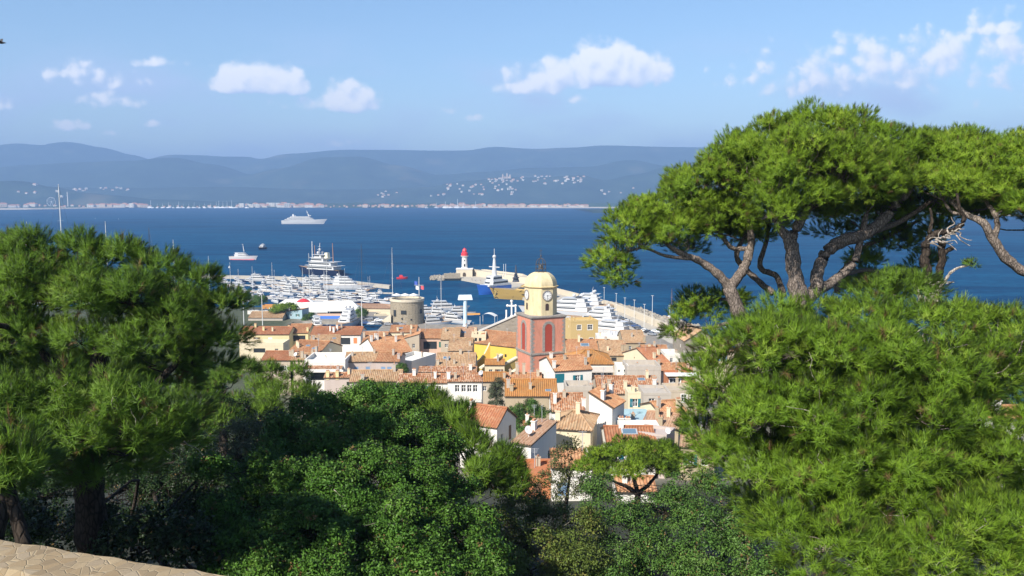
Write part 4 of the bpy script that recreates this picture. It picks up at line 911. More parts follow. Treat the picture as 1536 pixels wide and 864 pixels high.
def wall_face(mb, O, U, N, W, Hh, wins, m=0, top=None, depth=0.22):
    """a wall W x Hh with openings cut through it: wins = [(u0, z0, w, h)] ; O bottom-left, U unit along, N outward normal"""
    O, U, N = Vector(O), Vector(U), Vector(N); Z = Vector((0, 0, 1))
    wins = [w for w in wins if w[0] > 0.05 and w[0] + w[2] < W - 0.05 and w[1] > 0.05 and w[1] + w[3] < Hh - 0.02]
    us = sorted({0.0, W} | {x for w in wins for x in (w[0], w[0] + w[2])}); zs = sorted({0.0, Hh} | {x for w in wins for x in (w[1], w[1] + w[3])})
    for i in range(len(us) - 1):
        for j in range(len(zs) - 1):
            cu, cz = (us[i] + us[i + 1]) / 2, (zs[j] + zs[j + 1]) / 2
            if any(w[0] < cu < w[0] + w[2] and w[1] < cz < w[1] + w[3] for w in wins): continue
            mb.add([O + U * us[i] + Z * zs[j], O + U * us[i + 1] + Z * zs[j], O + U * us[i + 1] + Z * zs[j + 1], O + U * us[i] + Z * zs[j + 1]], [(0, 1, 2, 3)], m)
    for w in wins:
        c = [O + U * w[0] + Z * w[1], O + U * (w[0] + w[2]) + Z * w[1], O + U * (w[0] + w[2]) + Z * (w[1] + w[3]), O + U * w[0] + Z * (w[1] + w[3])]
        d = [p - N * depth for p in c]
        for k in range(4): mb.add([c[k], c[(k + 1) % 4], d[(k + 1) % 4], d[k]], [(0, 1, 2, 3)], m)
    return wins
def window_parts(root, O, U, N, w, style, shutter):
    O, U, N = Vector(O), Vector(U), Vector(N); Z = Vector((0, 0, 1)); u0, z0, ww, hh = w
    def bx(mb, a, b, z_a, z_b, n0, n1, m=0):
        p = [O + U * x + Z * z + N * n for n in (n0, n1) for z in (z_a, z_b) for x in (a, b)]
        mb.add(p, [(0, 1, 3, 2), (5, 4, 6, 7), (0, 4, 5, 1), (2, 3, 7, 6), (0, 2, 6, 4), (1, 5, 7, 3)], m)
    mb = MB(); bx(mb, u0, u0 + ww, z0, z0 + hh, -.24, -.19, 1)
    if style != 'dark':
        f = min(.09, ww * .09)
        bx(mb, u0, u0 + f, z0, z0 + hh, -.19, -.13); bx(mb, u0 + ww - f, u0 + ww, z0, z0 + hh, -.19, -.13); bx(mb, u0 + f, u0 + ww - f, z0, z0 + f, -.19, -.13); bx(mb, u0 + f, u0 + ww - f, z0 + hh - f, z0 + hh, -.19, -.13)
        n = max(2, int(round(ww / .7)))
        for k in range(1, n): bx(mb, u0 + ww * k / n - f / 2, u0 + ww * k / n + f / 2, z0 + f, z0 + hh - f, -.19, -.14)
        if hh > 1.0: bx(mb, u0 + f, u0 + ww - f, z0 + hh * .55, z0 + hh * .55 + f * .7, -.188, -.145)
    mb.build('window', [FRAME, DARKG], root)
    mb = MB()
    if style == 'open':
        for s_ in (0, 1):
            mb = MB(); sw = ww * .52
            a = u0 - sw - .02 if s_ == 0 else u0 + ww + .02
            bx(mb, a, a + sw, z0 - .04, z0 + hh + .04, .03, .08); mb.build('shutter', shutter, root)
    elif style == 'closed':
        for s_ in (0, 1):
            mb = MB(); bx(mb, u0 + s_ * ww / 2 + .01, u0 + (s_ + 1) * ww / 2 - .01, z0 + .02, z0 + hh - .02, -.06, -.02); mb.build('shutter', shutter, root)
    elif style == 'trim':
        mb = MB()
        for (a, b_, za, zb) in ((u0 - .15, u0, z0 - .15, z0 + hh + .15), (u0 + ww, u0 + ww + .15, z0 - .15, z0 + hh + .15), (u0, u0 + ww, z0 - .15, z0), (u0, u0 + ww, z0 + hh, z0 + hh + .15)):
            bx(mb, a, b_, za, zb, .004, .05)
        mb.build('surround', FRAME, root)
def tanpx(px, py):
    d = ray(px, py); return -d.z / d.y
DTAB = [(470, 345), (489, 300), (502, 268), (514, 246), (525, 224), (543, 190), (560, 170), (575, 155), (595, 139), (615, 124), (640, 109), (660, 100), (690, 88), (720, 80)]
def dist(py):
    for (a, ya), (b, yb) in zip(DTAB, DTAB[1:]):
        if a <= py <= b: return ya + (yb - ya) * (py - a) / (b - a)
    return DTAB[0][1] if py < 470 else DTAB[-1][1]
HN = [0]
def house(label, px, py, wpx, pr=None, roof='gable', wall=None, tile=None, rot=0, Y=None, d=None, wm=None, slope=0.32, win=(), lwin=(), rwin=(), chim=(), name='house', ov=0.28, par=0.8, extra=None, dish=(), ac=(), sky=(), shut=None, group=None):
    """px, py: photo pixel of the middle of the front eave; wpx: front width in pixels; pr: pixel row of the ridge.
    win: (u 0..1 centre, metres below the eave to its top, width, height, style)"""
    HN[0] += 1; hr_ = random.Random(HN[0] * 7 + 3); wall = wall or W_WHITE; tile = tile or T_OR; shut = shut or SH_BLUE
    Y = Y or dist(py); p = P(px, py, Y); rz = R(rot)
    w = wm or wpx * Y / FPX / max(.5, math.cos(rz))
    t = tanpx(px, pr) if pr else 0.2
    if d is None:
        L = max(1.6, (CAM_Z - p.z - t * Y) / (t + slope)) if pr else 4
        d = L if roof == 'shed' else 2 * L if roof in ('gable', 'hip') else 8
        if roof in ('gable', 'hip'): d = min(d, 16)
    if not win: win = [(u_, hr_.uniform(.8, 1.3), hr_.uniform(.7, 1.0), hr_.uniform(1.0, 1.4), hr_.choice(['open', 'plain', 'closed', 'plain']), hr_.choice([SH_BLUE, SH_GREEN, SH_BROWN, FRAME, SH_TEAL])) for u_ in ((.3, .72) if w > 4 else (.5,))]
    if not lwin and d > 4: lwin = [(hr_.uniform(.3, .7), hr_.uniform(1.0, 1.8), .8, 1.1, 'plain')]
    if not rwin and d > 4: rwin = [(hr_.uniform(.3, .7), hr_.uniform(1.0, 1.8), .8, 1.1, 'plain')]
    gz = terrain(p.x, min(Y, coast(p.x) - 2)); H = max(3.0, p.z - gz + 0.8)
    root = empty(name, (p.x, p.y, p.z - H), rz, label, 'house', group)
    A = [(-w / 2, 0, 0), (w / 2, 0, 0), (w / 2, d, 0), (-w / 2, d, 0)]
    F = [((1, 0, 0), (0, -1, 0), w, win), ((0, 1, 0), (1, 0, 0), d, rwin), ((-1, 0, 0), (0, 1, 0), w, ()), ((0, -1, 0), (-1, 0, 0), d, lwin)]
    mb = MB(); todo = []
    for k in range(4):
        U, N, W_, ws = F[k]; O = A[k]
        ww = [(a[0] * W_ - a[2] / 2, H - a[1] - a[3], a[2], a[3]) for a in ws]
        ok = wall_face(mb, O, U, N, W_, H, ww)
        for a, q in zip(ws, ww):
            if q in ok: todo.append((O, U, N, q, a[4] if len(a) > 4 else 'plain', a[5] if len(a) > 5 else shut))
    r = slope
    rb = MB(); top = H
    if roof == 'gable':
        hr = r * d / 2; top = H + hr
        for x in (-w / 2, w / 2): mb.add([(x, 0, H), (x, d, H), (x, d / 2, H + hr)], [(0, 1, 2)])
        V = Vector((0, d / 2 + ov, r * (d / 2 + ov)))
        tile_plane(rb, (-w / 2 - .12, -ov, H - r * ov + .22), (w + .24, 0, 0), V); tile_plane(rb, (w / 2 + .12, d + ov, H - r * ov + .22), (-w - .24, 0, 0), Vector((0, -V.y, V.z)))
        ridge_cap(rb, (-w / 2 - .12, d / 2, H + hr + .26), (w / 2 + .12, d / 2, H + hr + .26))
        zroof = lambda u, v: (-w / 2 + u * w, v * d / 2, H + r * v * d / 2 + .2)
    elif roof == 'hip':
        hr = r * d / 2; top = H + hr; e = min(d / 2, w * .42)
        V = Vector((0, d / 2 + ov, r * (d / 2 + ov))); Lh = e + ov
        tile_plane(rb, (-w / 2 - ov, -ov, H - r * ov + .22), (w + 2 * ov, 0, 0), V, Lh, Lh); tile_plane(rb, (w / 2 + ov, d + ov, H - r * ov + .22), (-w - 2 * ov, 0, 0), Vector((0, -V.y, V.z)), Lh, Lh)
        tile_plane(rb, (w / 2 + ov, -ov, H - r * ov + .22), (0, d + 2 * ov, 0), (-Lh, 0, V.z), d / 2 + ov, d / 2 + ov); tile_plane(rb, (-w / 2 - ov, d + ov, H - r * ov + .22), (0, -d - 2 * ov, 0), (Lh, 0, V.z), d / 2 + ov, d / 2 + ov)
        ridge_cap(rb, (-w / 2 + e, d / 2, H + hr + .26), (w / 2 - e, d / 2, H + hr + .26))
        for sx in (-1, 1):
            for y0 in (-ov, d + ov): ridge_cap(rb, (sx * (w / 2 + ov), y0, H - r * ov + .24), (sx * (w / 2 - e), d / 2, H + hr + .26), .14)
        zroof = lambda u, v: (-w / 2 + u * w, v * d / 2, H + r * v * d / 2 + .2)
    elif roof == 'shed':
        hr = r * d; top = H + hr
        for x in (-w / 2, w / 2): mb.add([(x, 0, H), (x, d, H), (x, d, H + hr)], [(0, 1, 2)])
        mb.add([(-w / 2, d, H), (w / 2, d, H), (w / 2, d, H + hr), (-w / 2, d, H + hr)], [(0, 1, 2, 3)])
        tile_plane(rb, (-w / 2 - .12, -ov, H - r * ov + .22), (w + .24, 0, 0), (0, d + ov + .1, r * (d + ov + .1)))
        zroof = lambda u, v: (-w / 2 + u * w, v * d, H + r * v * d + .2)
    elif roof == 'side_shed':          # low on the left, high on the right
        hr = r * w; top = H + hr
        for y in (0, d): mb.add([(-w / 2, y, H), (w / 2, y, H), (w / 2, y, H + hr)], [(0, 1, 2)])
        mb.add([(w / 2, 0, H), (w / 2, d, H), (w / 2, d, H + hr), (w / 2, 0, H + hr)], [(0, 1, 2, 3)])
        tile_plane(rb, (-w / 2 - ov, d + .12, H - r * ov + .22), (0, -d - .24, 0), (w + ov + .1, 0, r * (w + ov + .1)))
        zroof = lambda u, v: (-w / 2 + v * w, u * d, H + r * v * w + .2)
    elif roof == 'front_gable':
        hr = r * w / 2; top = H + hr
        for y in (0, d): mb.add([(-w / 2, y, H), (w / 2, y, H), (0, y, H + hr)], [(0, 1, 2)])
        V = Vector((w / 2 + ov, 0, r * (w / 2 + ov)))
        tile_plane(rb, (-w / 2 - ov, d + .12, H - r * ov + .22), (0, -d - .24, 0), V); tile_plane(rb, (w / 2 + ov, -.12, H - r * ov + .22), (0, d + .24, 0), Vector((-V.x, 0, V.z)))
        ridge_cap(rb, (0, -.12, H + hr + .26), (0, d + .12, H + hr + .26))
        zroof = lambda u, v: (-w / 2 + v * w / 2, u * d, H + r * v * w / 2 + .2)
    else:                              # flat terrace behind a parapet
        mb.box((0, d / 2, H - par - .06), (w - .02, d - .02, .1))
        t_ = .25
        for (c_, s_) in (((0, t_ / 2 + .001, H - par / 2 + .02), (w + .08, t_ + .08, par + .1)), ((0, d - t_ / 2, H - par / 2 + .02), (w + .08, t_ + .08, par + .1)), ((-w / 2 + t_ / 2, d / 2, H - par / 2 + .015), (t_ + .08, d - 2 * t_, par + .09)), ((w / 2 - t_ / 2, d / 2, H - par / 2 + .015), (t_ + .08, d - 2 * t_, par + .09))):
            mb.box((c_[0], c_[1], c_[2] + .02), s_)
        zroof = lambda u, v: (-w / 2 + u * w, v * d, H - par)
    mb.build('wall', wall, root)
    rfo = rb.build('roof', [tile, WOODD], root) if rb.v else None
    for c_ in chim:
        x, y, z = zroof(c_[0], c_[1]); hh = c_[2] if len(c_) > 2 else 1.1
        cb = MB(); cb.box((x, y, z + hh / 2 - .3), (.62, .5, hh + .6)); cb.box((x, y, z + hh + .06), (.78, .64, .12))
        cb.box((x - .17, y, z + hh + .24), (.22, .3, .26), m=1); cb.box((x + .17, y, z + hh + .24), (.22, .3, .26), m=1)
        cb.build('chimney', [c_[3] if len(c_) > 3 else wall, T_ROSE_PLAIN], rfo or root)
    for c_ in sky:
        x, y, z = zroof(c_[0], c_[1]); q = MB(); ww, hh = c_[2], c_[3]
        a = math.atan(r); Uv, Vv, Nv = Vector((1, 0, 0)), Vector((0, math.cos(a), math.sin(a))), Vector((0, -math.sin(a), math.cos(a)))
        for (s_, k0, m_) in ((1.0, .12, 0), (.84, .135, 1)):
            o_ = Vector((x, y, z)); vs = [o_ + Uv * (i * ww * s_ / 2) + Vv * (j * hh * s_ / 2) + Nv * k for k in (-.1, k0) for i, j in ((-1, -1), (1, -1), (1, 1), (-1, 1))]
            q.add(vs, [(3, 2, 1, 0), (4, 5, 6, 7), (0, 1, 5, 4), (1, 2, 6, 5), (2, 3, 7, 6), (3, 0, 4, 7)], m_)
        q.build('skylight', [METAL, SKYGL], rfo or root)
    if Y < 320 and hr_.random() < .65:
        x, y, z = zroof(hr_.uniform(.1, .9), hr_.uniform(.5, .95)); q = MB(); q.tube([(x, y, z - .2), (x, y, z + 2.2)], .035, 5)
        for k_ in range(4): q.box((x, y, z + 2.15 - .14 * k_), (.9 - .12 * k_, .025, .025))
        q.build('aerial', METAL, root)
    if Y < 320:
        for k_ in range(hr_.choice((0, 1, 1, 2))):
            x, y, z = zroof(hr_.uniform(.05, .95), hr_.uniform(.3, .95)); q = MB(); h_ = hr_.uniform(.7, 1.5); q.box((x, y, z + h_ / 2 - .3), (.5, .45, h_ + .6)); q.box((x, y, z + h_ + .05), (.62, .56, .1)); q.box((x, y, z + h_ + .2), (.24, .24, .2), m=1)
            q.build('chimney', [hr_.choice((wall, W_BEIGE, W_CREAM, W_GREY)), T_ROSE_PLAIN], rfo or root)
    for (O, U, N, q, st, sh) in todo: window_parts(root, O, U, N, q, st, sh)
    for c_ in dish:
        x, y, z = zroof(c_[0], c_[1]); q = MB(); rr = c_[2] if len(c_) > 2 else .5
        q.tube([(x, y, z - .2), (x, y, z + rr * 1.6)], .04, 6)
        n = 14; cz = z + rr * 1.7; nd = Vector((-.5, -.7, .5)).normalized(); a_ = nd.cross(Vector((0, 0, 1))).normalized(); b_ = nd.cross(a_)
        vs = [Vector((x, y, cz)) - nd * .06]
        for ring in (.5, 1.0):
            for i in range(n): vs.append(Vector((x, y, cz)) + (a_ * math.cos(2 * math.pi * i / n) + b_ * math.sin(2 * math.pi * i / n)) * rr * ring + nd * (.10 * ring * ring * rr))
        q.add(vs, [(0, 1 + i, 1 + (i + 1) % n) for i in range(n)] + [(1 + i, 1 + n + i, 1 + n + (i + 1) % n, 1 + (i + 1) % n) for i in range(n)])
        q.tube([Vector((x, y, cz)) - b_ * rr * .9, Vector((x, y, cz)) + nd * rr * .9], .025, 5)
        q.build('satellite_dish', c_[3] if len(c_) > 3 else DISHM, root)
    for c_ in ac:
        q = MB(); q.box((c_[0], c_[1], H + c_[2]), (.95, .45, .8)); q.lathe([(.3, 0), (.3, .03)], (0, 0, 0), 14, m=1)
        for k in range(len(q.v) - 28, len(q.v)):
            vx, vy, vz = q.v[k]; q.v[k] = (c_[0] - .12 + vx, c_[1] - .228 - vz, H + c_[2] + vy)
        q.build('air_conditioner', [ACM, DARKG], root)
    if extra: extra(root, w, d, H)
    return root
T_ROSE_PLAIN = plain('chimney_pot', (0.42, 0.22, 0.13), 0.9); SKYGL = glassy('skylight_glass', (0.10, 0.16, 0.22), 0.1)
O_, C_ = 'open', 'closed'

# --- back row towards the harbour
house('cream yellow house under a long red roof, leftmost by the dark pine', 396, 502, 76, 491, wall=W_YELLOW, win=[(.35, .9, 1.0, 1.2, O_, SH_BROWN), (.62, .9, 1.3, 1.4, C_, FRAME), (.15, .9, 1.0, 1.2)], chim=[(.45, .5), (.25, .9)], tile=T_RED)
house('narrow orange roofed house with a dark recessed terrace right of the cream yellow house', 446, 500, 32, 487, wall=W_YELLOW, win=[(.55, .7, 4.6, 2.0, 'dark')], chim=[(.02, .4), (.95, .2)], tile=T_OR)
house('white house under a rust roof with plain wall right of the recessed terrace house', 483, 503, 36, 491, wall=W_WHITE, tile=T_RED, win=[(.7, 1, .9, 1.2)], chim=[(.95, .3, 1.6)])
house('white house with a cluttered shaded terrace under a rust red roof', 521, 503, 40, 491, wall=W_WHITE, tile=T_RED, win=[(.42, .8, 3.2, 2.2, 'dark'), (.8, .8, 1.2, 1.9, C_, plain('awning_orange', (.55, .2, .08)))], chim=[(.05, .5, 1.8)])
house('cream terrace block in front of the cream yellow house', 392, 515, 66, roof='flat', wall=W_CREAM, win=[(.45, 1.5, 3.5, 1.3, 'dark'), (.85, 1.6, 1.0, 1.3)], d=7)
house('orange roof with two small skylights below the narrow orange house', 452, 533, 50, 512, wall=W_CREAM, tile=T_OR, rot=-14, sky=[(.45, .62, 1.1, .8), (.72, .45, 1.1, .8)], chim=[(.95, .1, 1.8, W_GREY)])
house('tan tiled house with a tall chimney between orange roofs, left of the open terrace', 487, 525, 44, 503, wall=W_GREY, tile=T_TAN, rot=10, chim=[(.1, .7), (.75, .0, 2.2, W_GREY)], sky=[(.8, .75, 1, .7)])
house('low red roof in front of the cream terrace block', 416, 541, 48, 528, wall=W_BEIGE, tile=T_RED, chim=[(.85, .5)])
house('pale house with a tan roof behind the white flat roofed house', 452, 541, 34, 531, wall=W_BEIGE, tile=T_TAN, chim=[(.5, .3, 1.5)], dish=[(.2, .3)])
def white_terrace(root, w, d, H):
    q = MB(); tile_plane(q, (-w / 2 + .5, -1.4, H - 1.75), (w - 1, 0, 0), (0, 1.38, .5)); q.build('tile_canopy', [T_MIX, FRAME], root)
    q = MB(); q.box((0, -1.5, H - 2.25), (w - .3, .3, .55)); q.box((w / 2 - .3, -.7, H - 4.2), (.45, 1.4, 3.4)); q.box((-w / 2 + .3, -.7, H - 4.2), (.45, 1.4, 3.4)); q.build('terrace_frame', W_WHITE, root)
house('white flat roofed house with a dark glazed terrace under a tiled strip', 487, 540, 62, roof='flat', wall=W_WHITE, win=[(.5, 2.4, 6.6, 2.3, 'dark')], d=9, extra=white_terrace, Y=186)
house('grey house with two blue shuttered windows under a tan roof', 541, 543, 48, 530, wall=W_MAUVE, tile=T_TAN, win=[(.36, 1.1, .95, 1.3, C_), (.72, 1.1, .95, 1.3, C_)], rot=4)
house('long tan roof over a grey wall just above the pine brushes', 563, 573, 78, 557, wall=W_GREY, tile=T_TAN, win=[(.25, .8, .8, .8, 'dark'), (.7, .8, .8, .8, 'dark')], rot=3, chim=[(.25, .1)])
house('small mauve house with a narrow red tiled roof below the glazed terrace', 508, 567, 44, 561, wall=W_MAUVE, tile=T_MIX, win=[(.85, .8, .9, .7, 'dark')], chim=[(.12, .1, 1.0, W_YELLOW), (.45, .1, 1.0, W_YELLOW)], Y=165)
house('beige house under a big plain orange roof left of the white gable', 559, 519, 36, 493, wall=W_BEIGE, tile=T_OR, win=[(.55, 1.0, .9, .9)], chim=[(.02, .6, 1.4)])
house('large orange roofed house showing a white triangular gable', 592, 530, 50, 500, wall=W_WHITE, tile=T_OR, rot=26, chim=[(.2, .9, 1.5), (.05, .8, 1.5)], slope=.36)
house('house with three blue shutters under an orange roof beside the grey house', 581, 543, 36, 530, wall=W_MAUVE, tile=T_OR, win=[(.32, 1.1, 1.0, 1.4, C_), (.58, 1.1, 1.0, 1.4, C_)], rot=-3, Y=187, chim=[(.95, .3, 1.1)])
house('blank beige house with a sloping top edge right of the orange roofs', 614, 510, 30, roof='side_shed', wall=W_BEIGE, tile=T_OR, slope=.28, d=6, chim=[(.5, .1, 1.6), (.4, .05, 1.6)])
house('orange roof with a small skylight just behind the blank beige house', 604, 499, 40, 489, wall=W_CREAM, tile=T_OR, sky=[(.4, .6, 1.2, .9)], chim=[(.8, .5), (.3, .2)])
house('house with a deep dark loggia and green shutter under an orange roof', 647, 508, 38, 495, wall=W_PINK, tile=T_OR, win=[(.45, .9, 4.2, 2.4, 'dark'), (.86, 1.0, .9, 1.8, C_, SH_GREEN)], chim=[(.0, .5, 1.3), (.98, .5, 1.3)])
house('tan roofed house between the dark loggia and the tall white house', 675, 510, 28, 493, wall=W_BEIGE, tile=T_TAN, chim=[(.2, .7)])
house('rose tan roof with a hatch in the back row left of the church gable', 698, 507, 32, 492, wall=W_CREAM, tile=T_ROSE, sky=[(.4, .5, 1.4, 1.0)], chim=[(.05, .4), (.95, .6)])
house('white topped terrace house with a grey front and dark garage mouth', 636, 536, 44, roof='flat', wall=W_WHITE, rot=64, wm=11, d=6.5, win=[(.45, 2.2, 4.0, 1.2, 'dark')], Y=200)
house('old tan roofed house behind the garage terrace', 690, 527, 36, 508, wall=W_BEIGE, tile=T_TAN, win=[(.7, 1, .8, 1)], chim=[(.9, .4)])
house('tall white house with tiny attic windows beside the church swoop wall', 718, 502, 22, roof='flat', wall=W_CREAM, win=[(.3, 1.0, .8, 1.0, 'dark'), (.6, 1.0, .8, 1.0, 'dark'), (.5, 4.2, 1.0, 1.6, C_, FRAME)], d=6, Y=246, chim=[(.1, .3, 1.4), (.3, .3, 1.8)])
house('patchy tan roof with a skylight above the long white terrace', 682, 556, 60, 531, wall=W_BEIGE, tile=T_TAN, sky=[(.25, .7, 1.6, 1.1)], chim=[(.05, .3), (.6, .95)], Y=182)
house('white terrace wall topped by a long strip of rust tiles', 671, 559, 88, 552, wall=W_WHITE, tile=T_MIX, Y=170, win=[(.3, 1.2, 1, .8, 'dark')], chim=[(.9, .4)], slope=.25)
def balcony(root, w, d, H):
    q = MB(); q.box((w * .08, -.7, H - 3.35), (w * .84, 1.35, .2)); q.build('balcony_slab', W_WHITE, root)
    q = MB(); q.box((w * .08, -1.3, H - 2.35), (w * .84, .16, .12)); q.box((w * .08, -1.3, H - 3.18), (w * .84, .16, .1))
    n = int(w * .84 / .28)
    for k in range(n): q.lathe([(.05, 0), (.085, .25), (.05, .5), (.06, .72)], (w * .08 - w * .42 + (k + .5) * w * .84 / n, -1.3, H - 3.13), 6)
    q.build('balustrade', W_WHITE, root)
    q = MB(); tile_plane(q, (-w * .34, -1.9, H - 5.6), (w * .84, 0, 0), (0, 1.88, .62)); q.build('porch_roof', [T_MIX, FRAME], root)
house('white house with four dark casements over a balustraded balcony', 697, 573, 52, 562, wall=W_WHITE, tile=T_MIX, win=[(.28, .55, .85, 1.35), (.47, .55, .85, 1.35), (.64, .55, .85, 1.35), (.81, .55, .85, 1.35)], extra=balcony, chim=[(.02, .3, 1.2)], Y=151, dish=[(.97, .5, .5, METAL)])
house('white house with a rust tiled roof half hidden by pine brushes left of the balcony', 634, 575, 76, 563, wall=W_WHITE, tile=T_MIX, win=[(.35, .5, .9, 1.6, C_, FRAME), (.6, .5, 1.6, 1.5, C_, SH_TEAL), (.82, .5, 1.0, 1.6)], Y=154, chim=[(.3, .9, 1.0)])
# --- around the bell tower
house('orange roofed house directly under the bell tower', 786, 572, 54, 561, wall=W_BEIGE, tile=T_OR, Y=172, chim=[(.5, .9, 2.2), (.3, .9, 2.4), (.9, .6, 1.2)])
house('low orange roof left of the ivy covered wall', 736, 573, 46, 560, wall=W_BEIGE, tile=T_GOLD, Y=168)
house('golden lichen roofed house with a green shutter in a stained wall', 797, 595, 80, 571, wall=W_OLD, tile=T_GOLD, win=[(.5, 1.25, 1.1, 1.3, C_, SH_GREEN)], sky=[(.83, .3, 1.0, .6)], chim=[(.06, .5, 1.4, W_GREY), (.12, .3, 1.0)], Y=139)
house('white walled house under a mottled white and brown roof', 852, 618, 50, 592, wall=W_WHITE, tile=T_MIX, Y=126, win=[(.2, .7, .8, .8)], slope=.42, chim=[(1.0, .3, 1.0)])
house('bright white house with a shaded wall holding one small window', 927.5, 607, 30, roof='shed', wall=W_WHITE, tile=T_OR, rot=62, wm=4.6, d=3.4, Y=113, win=[(.55, 1.5, .8, 1.1, C_, SH_BROWN)], slope=.5, chim=[(.1, .45, 1.2)])
house('cream house in front with a tan hip roof and blank bright wall', 857, 645, 58, 618, roof='hip', wall=W_CREAM, tile=T_TAN, rot=-12, Y=103, win=[(.62, 3.2, .7, 1.1)], chim=[(.1, .4, 1.2)], slope=.36)
house('white house with a grey shaded gable and corner chimney beside the pine brushes', 760, 634, 36, roof='front_gable', wall=W_WHITE, tile=T_RED, rot=64, wm=5.8, d=5.6, Y=110, win=[(.68, .6, .8, 2.0, C_, SH_BROWN), (.25, 1.2, .8, .9)], slope=.62, chim=[(.9, .75, 1.0)])
house('low white house with a grey shaded front and two black wall lamps', 816, 657, 44, roof='side_shed', wall=W_WHITE, tile=T_ROSE, rot=63, wm=7.2, d=2.4, Y=97, slope=.14, win=[(.3, 2.3, 1.4, 1.5, C_, SH_GREEN), (.72, 1.9, .8, 2.2, 'dark')], dish=[(.5, .25, .5)], chim=[(.62, .55, 1.0)])
house('brick orange walled house with a dark flat roof in the lower gap', 806, 711, 46, roof='flat', wall=W_BRICK, Y=86, d=5, par=.25)
house('white garden wall house behind the thin pale tree', 858, 702, 62, roof='shed', wall=W_WHITE, tile=T_OR, Y=84, d=3.0, win=[(.3, 1.6, 1.2, 1.4, C_, SH_BLUE)])
house('low orange roof glimpsed under the small umbrella pine', 955, 738, 60, 718, wall=W_WHITE, tile=T_OR, Y=82)
def teal_top(root, w, d, H): pass
house('white house with teal shutters and pointed left gable at the foot of the tower', 860, 556, 58, 535, wall=W_WHITE, tile=T_OR, rot=14, Y=168, win=[(.14, .5, 2.0, 1.9, C_, SH_TEAL), (.62, 1.0, 1.0, 1.3, O_, SH_TEAL), (.5, 3.9, 1.1, 1.3, O_, SH_TEAL)], chim=[(.03, .2, 1.4), (.1, .9, 1.0)])
house('pale terrace wall with a teal shutter under the teal shuttered house', 868, 580, 40, roof='flat', wall=W_GREY, Y=150, d=5, win=[(.45, 1.2, .9, 1.2, O_, SH_TEAL)], chim=[(1.0, .2, .9)])
def awning(root, w, d, H):
    q = MB(); q.add([(-w * .12, -.06, H - .5), (w * .5, -.06, H - .5), (w * .5, -1.9, H - 1.2), (-w * .12, -1.9, H - 1.2), (-w * .12, -.06, H - .58), (w * .5, -.06, H - .58), (w * .5, -1.9, H - 1.42), (-w * .12, -1.9, H - 1.42)], [(3, 2, 1, 0), (4, 5, 6, 7), (0, 1, 5, 4), (1, 2, 6, 5), (2, 3, 7, 6), (3, 0, 4, 7)])
    q.build('awning', plain('awning_grey', (.40, .36, .32), .9), root)
house('white house with a grey awning over four dark windows', 887, 547, 66, 526, wall=W_WHITE, tile=T_GOLD, Y=184, win=[(.56, 1.6, .8, 1.6, 'plain'), (.68, 1.6, .8, 1.6), (.80, 1.6, .8, 1.6), (.92, 1.6, .8, 1.6)], extra=awning, roof='hip', slope=.34)
house('big orange roof with a blue skylight in the tower shadow', 885, 532, 70, 504, wall=W_CREAM, tile=T_OR, Y=222, sky=[(.42, .62, 2.4, 1.7)], chim=[(.3, .85, 1.8)])
house('broad tan roof with an arched attic opening right of the blue skylight', 921, 534, 40, 511, wall=W_OLD, tile=T_TAN, Y=218, win=[(.5, .4, 1.4, 1.0, 'dark')], chim=[(.85, .3, 1.6), (.95, .3, 1.6)])
house('little white block carrying two air conditioner units', 934, 549, 18, roof='flat', wall=W_WHITE, Y=178, d=4, ac=[(.6, -.3, -.9), (.6, -.3, -1.9), (1.9, -.3, -1.6)], win=[(.2, .6, .5, .8)])
house('grey beige terrace block with a blank wide wall right of the air conditioners', 966, 550, 52, roof='flat', wall=W_GREY, Y=174, d=7, win=[(.12, 1.9, .7, .8, 'dark')])
house('long mottled orange roof in the middle of the right houses', 944, 591, 96, 566, wall=W_BEIGE, tile=T_MIX, Y=147, chim=[(.2, .4, 1.2), (.45, .25, 1.4, W_CREAM), (.93, .4, 1.2, W_WHITE)], sky=[(.75, .8, 1.4, .9)])
house('tall blank beige wall house with a stained base', 986, 590, 42, roof='flat', wall=W_GREY, Y=137, d=6, par=.3)
house('narrow pale yellow party wall tower next to the stained beige wall', 953, 589, 22, roof='flat', wall=W_CREAM, Y=140, d=4, par=.2)
house('stone built house with a lumpy tan roof by the harbour cars', 952, 515, 34, 492, wall=W_OLD, tile=T_TAN, Y=256, chim=[(.95, .1, 1.6)])
house('cream house with an orange roof below the lumpy tan roof', 968, 537, 32, 526, wall=W_CREAM, tile=T_OR, Y=212, rot=-8, win=[(.3, .9, .5, 1.6), (.7, .9, .5, 1.6)], ac=[(-3.6, -.4, -1.0)])
house('small steep red roof left of the white terraces', 991, 545, 30, 522, wall=W_CREAM, tile=T_RED, Y=205, rot=20, chim=[(.4, .3, 1.3), (.8, .5, 1.3)])
house('orange roof glimpsed behind the small steep red roof', 983, 528, 40, 519, wall=W_CREAM, tile=T_OR, Y=232, chim=[(.3, .4)])
house('white terrace house in front of the big stone gable', 1014, 530, 34, roof='flat', wall=W_WHITE, Y=218, d=6, win=[(.3, 1.3, .8, 1.1), (.7, 1.3, .8, 1.1)])
M_STONE = stone('rubble_stone', [(0.30, 0.26, 0.21), (0.42, 0.37, 0.30), (0.36, 0.32, 0.27)], 1.1, (.36, .32, .26))
house('big blank rubble stone gable under the hanging pine foliage', 1052, 512, 50, roof='front_gable', wall=M_STONE, tile=T_TAN, Y=214, d=12, slope=.62, rot=4, win=[(.7, 1.0, .8, .9, 'dark')])
house('pale house front with one white framed window under the stone gable', 1049, 533, 34, roof='flat', wall=W_GREY, Y=204, d=6, win=[(.45, .9, 1.0, 1.8, 'trim')], par=.3)
